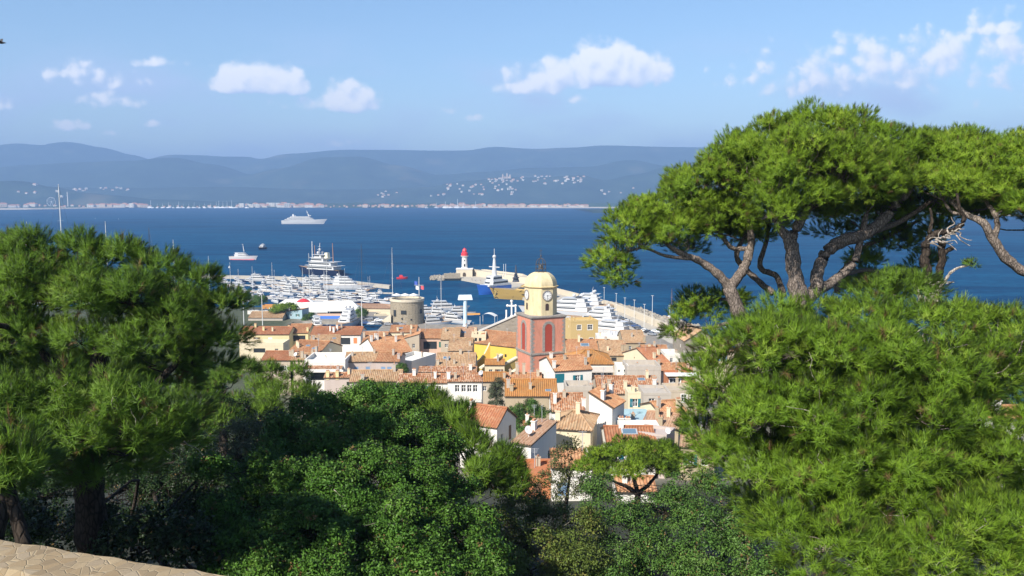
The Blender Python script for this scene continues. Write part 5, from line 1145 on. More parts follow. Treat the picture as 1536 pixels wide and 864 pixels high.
house('peach house with an orange roof strip and white rooftop unit', 1013, 557, 52, 546, wall=W_PINK, tile=T_OR, Y=184, win=[(.6, .5, 1.8, 1.3, C_, FRAME)], ac=[(1.2, -.35, -.6), (2.6, -.35, -.6)], chim=[(.9, .4, 1.2)])
def slab(root, w, d, H):
    q = MB(); q.box((0, .3, H + .12), (w + .9, 2.6, .22)); q.build('roof_slab', FRAME, root)
house('brick orange apartment front under a projecting white slab', 1023, 563, 42, roof='flat', wall=W_BRICK, Y=166, d=5, extra=slab, win=[(.25, .7, 2.2, 2.0, 'trim'), (.62, .7, 1.2, 2.0, C_, plain('panel_salmon', (.6, .33, .22)))], par=.2)
house('beige lower house with white framed windows beside the bushy pine', 1024, 586, 46, roof='flat', wall=W_BEIGE, Y=150, d=6, win=[(.55, .7, 1.0, 1.4, 'trim'), (.85, .7, 1.0, 1.4, 'trim')], par=.3)
house('cream house with a rose roof behind the bushy pine tips', 1084, 528, 36, 516, wall=W_CREAM, tile=T_ROSE, Y=200, win=[(.5, .9, 1.0, 1.3, O_, SH_BLUE)], chim=[(.1, .8, 1.6)])
house('house with an orange roof and cream left gable near the bushy pine', 1012, 622, 44, 603, wall=W_CREAM, tile=T_OR, rot=18, Y=119, chim=[(.8, .4, 1.2)])
house('house with a pale rose roof and grey brown right gable', 990, 641, 52, 621, wall=W_OLD, tile=T_ROSE, rot=-24, Y=112, win=[(.8, 1.0, .6, .8)], chim=[(.5, .1, 1.0)])
house('low red roof with a glass hatch behind the small umbrella pine', 947, 664, 76, 642, wall=W_WHITE, tile=T_RED, Y=101, sky=[(.5, .62, 2.0, 1.2)], chim=[(.35, .95, 1.1)])
house('white parapet house behind the low red roof', 960, 640, 60, roof='flat', wall=W_WHITE, Y=109, d=3, par=.4, chim=[(.2, .2, 1.3)])
house('shaded grey lean house with a white satellite dish', 1006, 648, 20, roof='flat', wall=W_MAUVE, rot=63, wm=3.8, d=4, Y=103, dish=[(.15, .0, .4, FRAME)], par=.2)
house('grey brown house corner pressed against the left edge of the bushy pine', 1046, 672, 50, 655, wall=W_OLD, tile=T_ROSE, Y=99, rot=-14)
house('pale blue terrace between the white house and the rose roof', 955, 630, 56, roof='flat', wall=W_BLUE, Y=117, d=6, par=.5)
house('orange roofed house in the gap at the right picture edge', 1516, 628, 70, 612, wall=W_WHITE, tile=T_OR, Y=84, chim=[(.3, .5)])
house('white house with a rust roof deep behind the pine trunk shade', 800, 640, 30, 628, wall=W_WHITE, tile=T_RED, Y=119)
house('white rooftop room with two grey dishes beside the ochre building', 916, 505, 40, roof='flat', wall=W_WHITE, Y=268, d=7, dish=[(.5, .2, 1.0, METAL), (.68, .1, 1.0, METAL)])
house('ochre building with two white framed windows right of the bell tower', 877, 481, 42, roof='flat', wall=W_OCHRE, Y=292, d=8, rot=12, win=[(.3, 1.5, 1.5, 1.7, 'trim'), (.7, 1.5, 1.8, 1.8, 'trim'), (.35, 6.2, 1.2, 1.6, 'trim'), (.75, 6.2, 1.4, 1.6, 'trim')], par=.5, chim=[(.1, .3, 1.6), (.8, .4, 1.4)])
house('low rust roof right of the tall white house in the back', 742, 548, 30, 540, wall=W_CREAM, tile=T_GOLD, Y=205)

# --- parish church: bell tower, nave, stone gable, stepped yellow buttresses
TOW_Y = 232.0
PINK = plaster('tower_pink', (0.66, 0.29, 0.20), 0.95); YEL = plaster('tower_yellow', (0.72, 0.61, 0.38), 0.8); QUOIN = stone('grey_quoin', [(0.34, 0.31, 0.28), (0.44, 0.40, 0.36)], 1.2, (.3, .27, .24)); LOUV = plain('louvre_red', (0.30, 0.045, 0.025), .7)
k = TOW_Y / FPX
tp = P(811, 472, TOW_Y); zl = lambda py: P(811, py, TOW_Y).z
base = terrain(tp.x, TOW_Y) - 1
rt = empty('bell_tower', (tp.x, TOW_Y, base), R(23), 'pink and yellow church bell tower with clocks and an iron lantern on its dome', 'bell tower')
s_ = 55.5 * k; hs_ = s_ / 2
Z = lambda py: zl(py) - base
def arch_pts(w, h, n=10):
    return [(-w / 2, 0), (w / 2, 0)] + [(w / 2 * math.cos(math.pi * i / n), h - w / 2 + w / 2 * math.sin(math.pi * i / n)) for i in range(n + 1)]
def on_face(kf, ap, pts, n0, n1, mb, m=0):
    """extrude an outline (u, z) standing on tower face kf"""
    a = kf * math.pi / 2; U = Vector((math.cos(a), math.sin(a), 0)); N = Vector((math.sin(a), -math.cos(a), 0)); n = len(pts)
    v = [N * (ap + q) + U * p[0] + Vector((0, 0, p[1])) for q in (n0, n1) for p in pts]
    mb.add(v, [list(range(n))[::-1], [n + i for i in range(n)]] + [[i, (i + 1) % n, n + (i + 1) % n, n + i] for i in range(n)], m)
mb = MB(); mb.box((0, 0, Z(472) / 2), (s_, s_, Z(472))); mb.build('shaft', PINK, rt)
mb = MB()
for sx in (-1, 1):
    for sy in (-1, 1):
        z = 0.2; i = 0
        while z < Z(474) - .3:
            L1, L2 = (.95, .6) if i % 2 else (.6, .95)
            mb.box((sx * (hs_ - L1 / 2 + .03), sy * (hs_ - L2 / 2 + .03), z + .29), (L1, L2, .56)); z += .58; i += 1
mb.build('quoins', QUOIN, rt)
mb = MB(); mb.box((0, 0, Z(525)), (s_ + .5, s_ + .5, .5)); mb.box((0, 0, Z(525) - .35), (s_ + .25, s_ + .25, .25)); mb.build('string_course', QUOIN, rt); mb = MB(); mb.box((0, 0, Z(472) + .1), (s_ + .7, s_ + .7, .4)); mb.box((0, 0, Z(472) - .2), (s_ + .35, s_ + .35, .25)); mb.build('cornice', QUOIN, rt)
wz0, wz1 = Z(522), Z(482); ww_ = 12 * k
for kf in range(4):
    mb = MB(); pts = [(p[0], p[1] + wz0) for p in arch_pts(ww_, wz1 - wz0)]; on_face(kf, hs_, pts, -.05, .05, mb)
    for q in range(26): z = wz0 + .2 + q * (wz1 - wz0 - 1.2) / 26; mb.add([], []); 
    mb.build('louvre', LOUV, rt)
    mb = MB(); outer = arch_pts(ww_ + 1.5, wz1 - wz0 + .75); inner = arch_pts(ww_, wz1 - wz0); n = len(outer)
    a = kf * math.pi / 2; U = Vector((math.cos(a), math.sin(a), 0)); N = Vector((math.sin(a), -math.cos(a), 0))
    def pt(p, q): return N * (hs_ + q) + U * p[0] + Vector((0, 0, p[1] + wz0))
    v = [pt(p, .12) for p in outer] + [pt(p, .12) for p in inner] + [pt(p, -.02) for p in outer] + [pt(p, .02) for p in inner]
    f = []
    for i in range(1, n):
        j = (i + 1) % n
        f += [[i, j, n + j, n + i], [2 * n + i, 2 * n + j, j, i], [n + i, n + j, 3 * n + j, 3 * n + i]]
    mb.add(v, f); mb.build('window_surround', QUOIN, rt)
ap = 22.6 * k; Ro = ap / math.cos(math.pi / 8)
mb = MB(); mb.lathe([(Ro, Z(472) + .28), (Ro, Z(429))], (0, 0, 0), 8, rot=.5)
mb.build('clock_stage', YEL, rt)
mb = MB(); mb.lathe([(Ro + .1, Z(430.5)), (Ro + .45, Z(429)), (Ro + .45, Z(428.2)), (Ro + .1, Z(427.6))], (0, 0, 0), 8, rot=.5); mb.build('cornice', plaster('cornice_yellow', (.66, .52, .28), .4), rt)
mb = MB(); hd = Z(407) - Z(428); prof = [(Ro * .93 * math.cos(a) ** .85 + .35, Z(428) + hd * math.sin(a)) for a in np.linspace(0, math.pi / 2 * .96, 10)]
mb.lathe(prof, (0, 0, 0), 8, rot=.5); mb.build('dome', YEL, rt)
CLK = plain('clock_white', (.74, .74, .72), .4, .04); BLK = plain('clock_black', (.03, .03, .035), .5)
rc = 6.6 * k
for kf in range(4):
    a = kf * math.pi / 2; U = Vector((math.cos(a), math.sin(a), 0)); N = Vector((math.sin(a), -math.cos(a), 0)); c = N * (ap + .01) + Vector((0, 0, Z(441)))
    ck = MB(); n = 28
    def ring(r, q): return [c + N * q + (U * math.cos(2 * math.pi * i / n) + Vector((0, 0, math.sin(2 * math.pi * i / n)))) * r for i in range(n)]
    ck.add(ring(rc, 0) + ring(rc, .10), [[n + i for i in range(n)]] + [[i, (i + 1) % n, n + (i + 1) % n, n + i] for i in range(n)])
    face = ck.build('clock', CLK, rt)
    rb = MB(); rs = [ring(rc * 1.0, .12), ring(rc * 1.0, .2), ring(rc * 1.2, .2), ring(rc * 1.2, -.02)]
    rb.add(sum(rs, []), [[q * n + i, q * n + (i + 1) % n, (q + 1) * n + (i + 1) % n, (q + 1) * n + i] for q in range(3) for i in range(n)]); rb.build('rim', QUOIN, face)
    mk = MB()
    for i in range(12):
        d_ = U * math.sin(math.pi * i / 6) + Vector((0, 0, math.cos(math.pi * i / 6))); e_ = d_.cross(N)
        mk.add([c + N * q + d_ * (rc * x) + e_ * (rc * y) for q in (.101, .125) for x, y in ((.68, -.045), (.92, -.045), (.92, .045), (.68, .045))], [(0, 1, 2, 3), (4, 5, 6, 7), (0, 1, 5, 4), (2, 3, 7, 6), (1, 2, 6, 5), (3, 0, 4, 7)])
    mk.build('dial_marks', BLK, face)
    for ang, L in ((math.radians(95), .5), (math.radians(172), .78)):
        hb = MB(); d_ = U * math.sin(ang) + Vector((0, 0, math.cos(ang))); e_ = d_.cross(N)
        hb.add([c + N * q + d_ * (rc * x) + e_ * (rc * y) for q in (.13, .15) for x, y in ((-.12, -.05), (L, -.03), (L, .03), (-.12, .05))], [(0, 1, 2, 3), (4, 5, 6, 7), (0, 1, 5, 4), (2, 3, 7, 6), (1, 2, 6, 5), (3, 0, 4, 7)]); hb.build('clock_hand', BLK, face)
    wb = MB(); pts = [(p[0], p[1] + Z(463)) for p in arch_pts(5.6 * k, 10.5 * k)]; on_face(kf, ap, pts, -.1, .04, wb); wb.build('arched_opening', plain('opening_brown', (.05, .03, .025), .9), rt)
# iron lantern
IRON = plain('wrought_iron', (.06, .055, .05), .6)
mb = MB(); z0 = Z(408)
mb.lathe([(1.7, z0 - .3), (1.7, z0 + .1), (1.55, z0 + .2)], (0, 0, 0), 8)
for i in range(8):
    a = 2 * math.pi * i / 8; d_ = Vector((math.cos(a), math.sin(a), 0))
    pts = [d_ * 1.45 + Vector((0, 0, z0))] + [d_ * (1.45 * math.cos(q)) + Vector((0, 0, z0 + 2.2 + 1.7 * math.sin(q))) for q in np.linspace(0, math.pi / 2 * .95, 6)]
    mb.tube(pts, .075, 5)
for zz in (z0 + .9, z0 + 2.2): mb.tube([(1.46 * math.cos(a), 1.46 * math.sin(a), zz) for a in np.linspace(0, 2 * math.pi, 17)], .07, 5)
mb.tube([(0, 0, z0 + 3.7), (0, 0, Z(372))], [.12, .03], 6); mb.box((0, 0, Z(376)), (.9, .08, .1)); mb.ball((0, 0, Z(384)), .25, 8)
mb.lathe([(.2, z0 + 1.2), (.75, z0 + .9), (.6, z0 + 1.5), (.35, z0 + 2.0), (.1, z0 + 2.15)], (0, 0, 0), 10)
mb.build('lantern', IRON, rt)
# nave
def church_parts(root, w, d, H):
    pass
CH = house('yellow church nave with an orange roof joined to the bell tower', 748, 519, 60, 494, wall=plaster('nave_yellow', (0.74, 0.52, 0.10), .25), tile=T_OR, rot=-32, Y=241, wm=20, d=17, slope=.30, name='church_nave', win=[(.3, 2.2, .7, .9, 'dark'), (.62, 2.2, .7, .9, 'dark')])
CH['category'] = 'church'
mb = MB(); pk = P(776, 473, 262); e0 = P(720, 499, 262); hw = pk.x - e0.x; hz_ = pk.z - e0.z
poly = [(-hw - 1, 0), (hw + 1, 0), (hw + 1, e0.z - 2), (hw, e0.z - 2), (0, pk.z - 2), (-hw, e0.z - 2), (-hw - 1, e0.z - 2)]
rg = empty('church_gable', (pk.x, 262, 2), R(-6), 'grey rubble church gable with pale coping and three white crosses', 'church gable')
n = len(poly); mb.add([(p[0], y, p[1]) for y in (0, 1.3) for p in poly], [list(range(n)), [n + i for i in range(n)][::-1]] + [[i, n + i, n + (i + 1) % n, (i + 1) % n] for i in range(n)]); mb.build('wall', M_STONE, rg)
mb = MB()
for sx in (-1, 1):
    a, b_ = Vector((sx * (hw + .4), .65, e0.z - 2)), Vector((0, .65, pk.z - 2)); d_ = (b_ - a); nrm = Vector((0, 1, 0)).cross(d_).normalized(); nrm = nrm if nrm.z > 0 else -nrm
    vs = [q + nrm * h + Vector((0, y, 0)) for h in (.02, .5) for q in (a, b_) for y in (-1.0, 1.0)]
    mb.add(vs, [(0, 1, 3, 2), (4, 6, 7, 5), (0, 4, 5, 1), (2, 3, 7, 6), (0, 2, 6, 4), (1, 5, 7, 3)])
mb.build('coping', plain('coping_grey', (.48, .46, .43), .9), rg)
for px_, h in ((767, 4.4), (759, 2.4), (773, 2.2)):
    q = P(px_, 474, 262); x = q.x - pk.x; z = pk.z - 2 - abs(x) / hw * hz_ + .2; cb = MB()
    cb.box((x, .65, z + .35), (.9, .9, .7), top=(.6, .6)); cb.box((x, .65, z + .7 + h / 2), (.42, .4, h))
    if h > 3:
        cb.box((x, .65, z + .5 + h * .72), (2.6, .38, .45))
        for dx, dz in ((-1.3, h * .72 + .5), (1.3, h * .72 + .5), (0, h + .75)): cb.ball((x + dx, .65, z + dz), .45, 8)
    cb.build('cross', FRAME, rg)
# stepped buttress walls
NY = MATS['nave_yellow']
BUT = plaster('buttress_ochre', (.52, .38, .13), .55)
for i, (xa, ya, xb, yb, Yd) in enumerate([(721, 553, 753, 533, 214), (728, 563, 775, 537, 206), (746, 572, 776, 555, 199)]):
    a, b_ = P(xa, ya, Yd), P(xb, yb, Yd + 5); gz = terrain(a.x, Yd) - 1
    dirv = Vector((b_.x - a.x, 5, 0)); nv_ = Vector((-dirv.y, dirv.x, 0)).normalized() * .45
    r = empty('church_buttress', (a.x, a.y, gz), 0, ['sloping yellow church buttress, highest of the three beside the tower', 'sloping yellow church buttress, middle of the three beside the tower', 'sloping yellow church buttress, lowest of the three beside the tower'][i], 'buttress')
    mb = MB(); A0, B0 = a - Vector((a.x, a.y, gz)), b_ - Vector((a.x, a.y, gz))
    v = [Vector((A0.x, A0.y, 0)), Vector((B0.x, B0.y, 0)), B0, A0]; mb.add([p + nv_ * s for s in (-1, 1) for p in v], [(0, 1, 2, 3), (7, 6, 5, 4), (0, 4, 5, 1), (1, 5, 6, 2), (2, 6, 7, 3), (3, 7, 4, 0)]); mb.build('wall', BUT, r)
    mb = MB(); up = Vector((0, 0, .03)); th = Vector((0, 0, .35)); mb.add([p + nv_ * 1.35 * s + q for q in (up, up + th) for s, p in ((-1, A0), (-1, B0), (1, B0), (1, A0))], [(3, 2, 1, 0), (4, 5, 6, 7), (0, 1, 5, 4), (1, 2, 6, 5), (2, 3, 7, 6), (3, 0, 4, 7)]); mb.build('coping', plain('coping_cream', (.62, .52, .36), .9), r)
# concave swoop wall left of the nave
a = P(711, 545, 228); prof = []
for i in range(13):
    f = i / 12; px_ = 711 + 24 * f; py_ = 545 - 30 * f ** 2.0
    q = P(px_, py_, 228); prof.append((q.x - a.x, q.z))
gz = terrain(a.x, 228) - 1; rg = empty('church_wall', (a.x, 228, gz), 0, 'orange yellow church wall with a concave swooping top beside the tall white house', 'church wall')
mb = MB(); poly = [(prof[0][0], 0), (prof[-1][0], 0)] + [(x, z - gz) for x, z in prof[::-1]]; n = len(poly)
mb.add([(p[0], y, p[1]) for y in (0, .9) for p in poly], [list(range(n)), [n + i for i in range(n)][::-1]] + [[i, n + i, n + (i + 1) % n, (i + 1) % n] for i in range(n)]); mb.build('wall', plaster('swoop_orange', (.66, .40, .08), .3), rg)
mb = MB(); mb.tube([(x, .45, z - gz + .1) for x, z in prof], .35, 6); mb.build('coping', MATS['coping_cream'], rg)
# stone rampart wall in the foreground
RW = stone('rampart_stone', [(0.30, 0.22, 0.13), (0.42, 0.33, 0.21), (0.25, 0.19, 0.12), (0.38, 0.31, 0.22)], 8.0, (.37, .30, .20), .7, .03)
a, b_ = G(-420, 744, 56.0), G(560, 899, 56.0)
dirv = (b_ - a).normalized(); nv_ = Vector((-dirv.y, dirv.x, 0))
if nv_.y < 0: nv_ = -nv_
L = (b_ - a).length; nseg = 90; mb = MB(); rr = random.Random(8)
offs = [0]
for i in range(nseg): offs.append(offs[-1] * .6 + rr.uniform(-.012, .012))
for i in range(nseg + 1):
    p = a + dirv * (L * i / nseg); dz = offs[i]
    for (o_, z_) in ((0, -4.5), (0, -.06 + dz), (.08, dz * .8), (.62, .02 + dz * .7), (.72, -.06), (.72, -4.5)):
        q = p + nv_ * (o_ - .72 + .012 * rr.uniform(-1, 1)); mb.v.append((q.x, q.y, 56.04 + z_))
for i in range(nseg):
    for k_ in range(5): mb.f.append([i * 6 + k_, (i + 1) * 6 + k_, (i + 1) * 6 + k_ + 1, i * 6 + k_ + 1]); mb.m.append(0)
tag(mb.build('stone_wall', RW), 'low rampart wall of sunlit ochre stone in the bottom left corner', 'wall')
# ------------------------------------------------------------------ trees: tapered limbs, crowns of many small leaves or needles
CROWN_FACES = []
def unit(a): return a / np.maximum(np.linalg.norm(a, axis=1, keepdims=True), 1e-9)
def sphere_dirs(g, n, zmin=-1.0):
    d = unit(g.normal(size=(int(n * 3) + 20, 3)))
    d = d[d[:, 2] > zmin]
    while len(d) < n: d = np.concatenate([d, d])
    return d[:n]
def lobes3d(spec):
    """(px, py, half width px, half height px, depth Y, [half depth m]) -> centres, radii in metres"""
    c, r = [], []
    for s in spec:
        p = P(s[0], s[1], s[4]); k = s[4] / FPX
        rx, rz = s[2] * k, s[3] * k
        c.append(tuple(p)); r.append((rx, s[5] if len(s) > 5 else max(0.8, 0.5 * (rx + rz)), rz))
    return np.array(c), np.array(r)
def crown_points(g, c, r, sub_r, spacing, zmin=-0.45, inner=0.25, cull=0.72, upbias=0.5, fill=1.1):
    """shoot positions and directions over sub-clumps that sit on the lobes' surface"""
    SP, SR, SN = [], [], []
    for ci, ri in zip(c, r):
        rm = float(np.mean(ri)); area = 4 * math.pi * (float(np.prod(ri)) ** (2 / 3)) * 0.72
        n = max(4, int(fill * area / (math.pi * sub_r ** 2)))
        d = sphere_dirs(g, n, -0.55)
        SP.append(ci + d * ri * g.uniform(0.72, 1.0, (n, 1))); SN.append(d)
        SR.append(sub_r * g.uniform(0.65, 1.3, n))
    SP, SR, SN = np.concatenate(SP), np.concatenate(SR), np.concatenate(SN)
    PP, DD, ID = [], [], []
    for k in range(len(SP)):
        n = max(5, int(2 * math.pi * SR[k] ** 2 / spacing ** 2))
        d = sphere_dirs(g, n, zmin)
        rad = np.where(g.random((n, 1)) < inner, g.uniform(0.2, 0.8, (n, 1)), g.uniform(0.82, 1.08, (n, 1)))
        sq = np.array([1, 1, 0.8])
        PP.append(SP[k] + d * SR[k] * rad * sq)
        DD.append(unit(d * 0.75 + SN[k] * 0.45 + np.array([[0, 0, upbias]]) + g.normal(size=(n, 3)) * 0.25)); ID.append(np.full(n, k))
    PP, DD, ID = np.concatenate(PP), np.concatenate(DD), np.concatenate(ID)
    keep = np.ones(len(PP), bool)
    for ci, ri in zip(c, r):
        q = (PP - ci) / (ri * cull); keep &= ~((q ** 2).sum(1) < 0.55)
    return PP[keep], DD[keep], ID[keep], SP, SR
def np_mesh(name, V, nper, tint, mat, parent, nrm=None):
    """V: (faces*nper, 3) separate faces of nper corners"""
    n = len(V); nf = n // nper
    me = bpy.data.meshes.new(name)
    me.vertices.add(n); me.vertices.foreach_set('co', V.astype(np.float32).ravel())
    me.loops.add(n); me.loops.foreach_set('vertex_index', np.arange(n, dtype=np.int32))
    me.polygons.add(nf); me.polygons.foreach_set('loop_start', np.arange(0, n, nper, dtype=np.int32))
    try: me.polygons.foreach_set('loop_total', np.full(nf, nper, dtype=np.int32))
    except Exception: pass
    me.update(calc_edges=True)
    a = me.attributes.new('tint', 'FLOAT', 'POINT'); a.data.foreach_set('value', tint.astype(np.float32))
    if nrm is not None:
        a = me.attributes.new('leaf_normal', 'FLOAT_VECTOR', 'POINT'); a.data.foreach_set('vector', nrm.astype(np.float32).ravel())
    me.materials.append(mat)
    o = bpy.data.objects.new(name, me); COL.objects.link(o)
    if parent is not None: o.parent = parent; o.location = -parent.location
    return o
def needles(g, PP, DD, size, K, width, spread, along=0.55):
    n = len(PP); S = size * g.uniform(0.7, 1.25, (n, 1))
    p = np.repeat(PP, K, 0); d = np.repeat(DD, K, 0); s = np.repeat(S, K, 0)
    dv = unit(d + g.normal(size=d.shape) * spread)
    base = p + d * s * along * g.uniform(0, 1, (len(p), 1))
    tip = base + dv * s * g.uniform(0.45, 0.75, (len(p), 1))
    side = np.cross(d, dv) + g.normal(size=dv.shape) * 0.08          # each ribbon faces away from its shoot
    side = unit(side) * width * 0.5
    V = np.stack([base - side, base + side, tip + side * 0.25, tip - side * 0.25], 1).reshape(-1, 3)
    return V
def leaves(g, PP, DD, size, K, jitter, flat=0.7):
    n = len(PP)
    p = np.repeat(PP, K, 0) + g.normal(size=(n * K, 3)) * jitter
    nrm = unit(np.repeat(DD, K, 0) * flat + g.normal(size=(n * K, 3)) * 0.6)
    a = unit(np.cross(nrm, g.normal(size=nrm.shape))); b = np.cross(nrm, a)
    s = size * g.uniform(0.6, 1.3, (n * K, 1))
    V = np.stack([p - a * s * 0.5, p + b * s * 0.28, p + a * s * 0.5, p - b * s * 0.28], 1).reshape(-1, 3)
    return V
def shade_normals(g, DD, K, jit):
    n = unit(np.repeat(DD, K, 0) + g.normal(size=(len(DD) * K, 3)) * jit)
    return np.repeat(n, 4, 0)
def smooth_path(pts, n=6):
    pts = [Vector(p) for p in pts]
    out = []
    for i in range(len(pts) - 1):
        p0, p1, p2, p3 = pts[max(i - 1, 0)], pts[i], pts[i + 1], pts[min(i + 2, len(pts) - 1)]
        for k in range(n):
            t = k / n
            out.append(0.5 * ((2 * p1) + (-p0 + p2) * t + (2 * p0 - 5 * p1 + 4 * p2 - p3) * t * t + (-p0 + 3 * p1 - 3 * p2 + p3) * t ** 3))
    out.append(pts[-1]); return out
def limb(mb, spec, n=10, jit=0.0, g=None, sub=6):
    """spec: (px, py, Y, radius px) stations"""
    pts = smooth_path([P(a, b, Y) for a, b, Y, r in spec], sub)
    rr = []
    for i in range(len(spec) - 1):
        for k in range(sub): rr.append((spec[i][3] + (spec[i + 1][3] - spec[i][3]) * k / sub) * spec[i][2] / FPX)
    rr.append(spec[-1][3] * spec[-1][2] / FPX)
    if g is not None and jit:
        for i in range(1, len(pts) - 1):
            pts[i] = pts[i] + Vector(g.normal(size=3) * jit * rr[i]); rr[i] *= g.uniform(.9, 1.12)
    mb.tube(pts, rr, n); return pts, rr
def twigs(mb, g, paths, targets, r0=0.03, sag=0.25, n=5, every=1):
    """a crooked branch from the nearest limb to each target point"""
    allp = [p for pts in paths for p in pts[len(pts) // 3:]]
    A = np.array([tuple(p) for p in allp])
    for t in targets[::every]:
        d = A - np.array(t); k = int(np.argmin((d ** 2).sum(1)))
        a = Vector(A[k]); b = Vector(t); L = (b - a).length
        if L < 0.2: continue
        mid = [a.lerp(b, f) + Vector(g.normal(size=3)) * L * 0.09 + Vector((0, 0, -sag * L * f * (1 - f))) for f in (0.25, 0.5, 0.75)]
        pts = smooth_path([a] + mid + [b], 3)
        mb.tube(pts, [max(0.008, r0 * (1 - .8 * i / (len(pts) - 1)) * (0.5 + 0.25 * L)) for i in range(len(pts))], n)
def barkmat(name, ca, cb, scale=5.0):
    m, t, b = base_mat(name)
    geo = nn(t, 'ShaderNodeNewGeometry')
    mp = nn(t, 'ShaderNodeMapping', i_Scale=(1, 1, 0.35)); t.links.new(geo.outputs['Position'], mp.inputs[0])
    v = nn(t, 'ShaderNodeTexVoronoi', i_Scale=scale * 1.6, feature='DISTANCE_TO_EDGE'); t.links.new(mp.outputs[0], v.inputs['Vector'])
    n = nn(t, 'ShaderNodeTexNoise', i_Scale=scale, i_Detail=6.0, i_Roughness=0.7); t.links.new(mp.outputs[0], n.inputs['Vector'])
    f = mth(t, 'MULTIPLY', ramp(t, v.outputs['Distance'], [(0.0, 0.25), (0.18, 1.0)]), n.outputs['Fac'])
    t.links.new(ramp(t, f, [(0.1, ca), (0.6, cb)]), b.inputs['Base Color']); b.inputs['Roughness'].default_value = 0.95; b.inputs['Specular IOR Level'].default_value = 0.1
    bp = nn(t, 'ShaderNodeBump', i_Strength=0.8, i_Distance=0.06); t.links.new(f, bp.inputs['Height']); t.links.new(bp.outputs[0], b.inputs['Normal'])
    MATS[name] = m; return m
PINE_BARK = barkmat('pine_bark', (0.05, 0.04, 0.034), (0.25, 0.205, 0.175), 7.0)
DARK_BARK = barkmat('dark_bark', (0.014, 0.011, 0.009), (0.06, 0.047, 0.037))  # bark colour lowered to carry the shade on the left trunk
DEAD_WOOD = barkmat('dead_wood', (0.16, 0.135, 0.11), (0.42, 0.37, 0.32))
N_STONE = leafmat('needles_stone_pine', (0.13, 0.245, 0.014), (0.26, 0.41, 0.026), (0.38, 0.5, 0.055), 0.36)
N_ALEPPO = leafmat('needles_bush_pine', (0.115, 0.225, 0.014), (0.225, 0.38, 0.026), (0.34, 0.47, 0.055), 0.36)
N_LEFT = leafmat('needles_left_pine', (0.09, 0.185, 0.016), (0.165, 0.3, 0.026), (0.25, 0.37, 0.05), 0.35)  # deeper green for the left-hand pines
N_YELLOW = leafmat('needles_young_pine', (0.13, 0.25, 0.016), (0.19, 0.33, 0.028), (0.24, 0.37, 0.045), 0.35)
L_OAK = leafmat('leaves_evergreen_oak', (0.055, 0.145, 0.018), (0.095, 0.205, 0.028), (0.15, 0.26, 0.045), 0.28, 0.5, 0.22)
L_OLIVE = leafmat('leaves_olive', (0.07, 0.095, 0.045), (0.12, 0.14, 0.085), (0.17, 0.19, 0.13), 0.25, 0.5)
L_SCRUB = leafmat('leaves_scrub', (0.085, 0.135, 0.024), (0.14, 0.19, 0.036), (0.22, 0.2, 0.05), 0.3, 0.55)
L_SCRUB2 = leafmat('leaves_dark_scrub', (0.06, 0.14, 0.024), (0.1, 0.2, 0.036), (0.15, 0.24, 0.06), 0.28, 0.5)
L_SHADE = leafmat('leaves_shade_dark', (0.014, 0.035, 0.008), (0.026, 0.055, 0.012), (0.04, 0.075, 0.018), 0.2)  # scrub leaf colour darkened to stand in for deep shade
L_SPARSE = leafmat('leaves_sparse_tree', (0.07, 0.10, 0.03), (0.12, 0.14, 0.05), (0.20, 0.18, 0.08), 0.35, 0.55)
def ground_at(px, Y):
    x = (px - 768) / FPX * Y; return Vector((x, Y, terrain(x, Y) - 0.1))
def tint_of(g, ID, nsub, per):
    s = g.uniform(0, 1, nsub); t = np.clip(s[ID] * 0.5 + g.uniform(0, 0.45, len(ID)), 0, .95)
    t[g.random(len(t)) < 0.025] = 1.0
    return np.repeat(t, per)
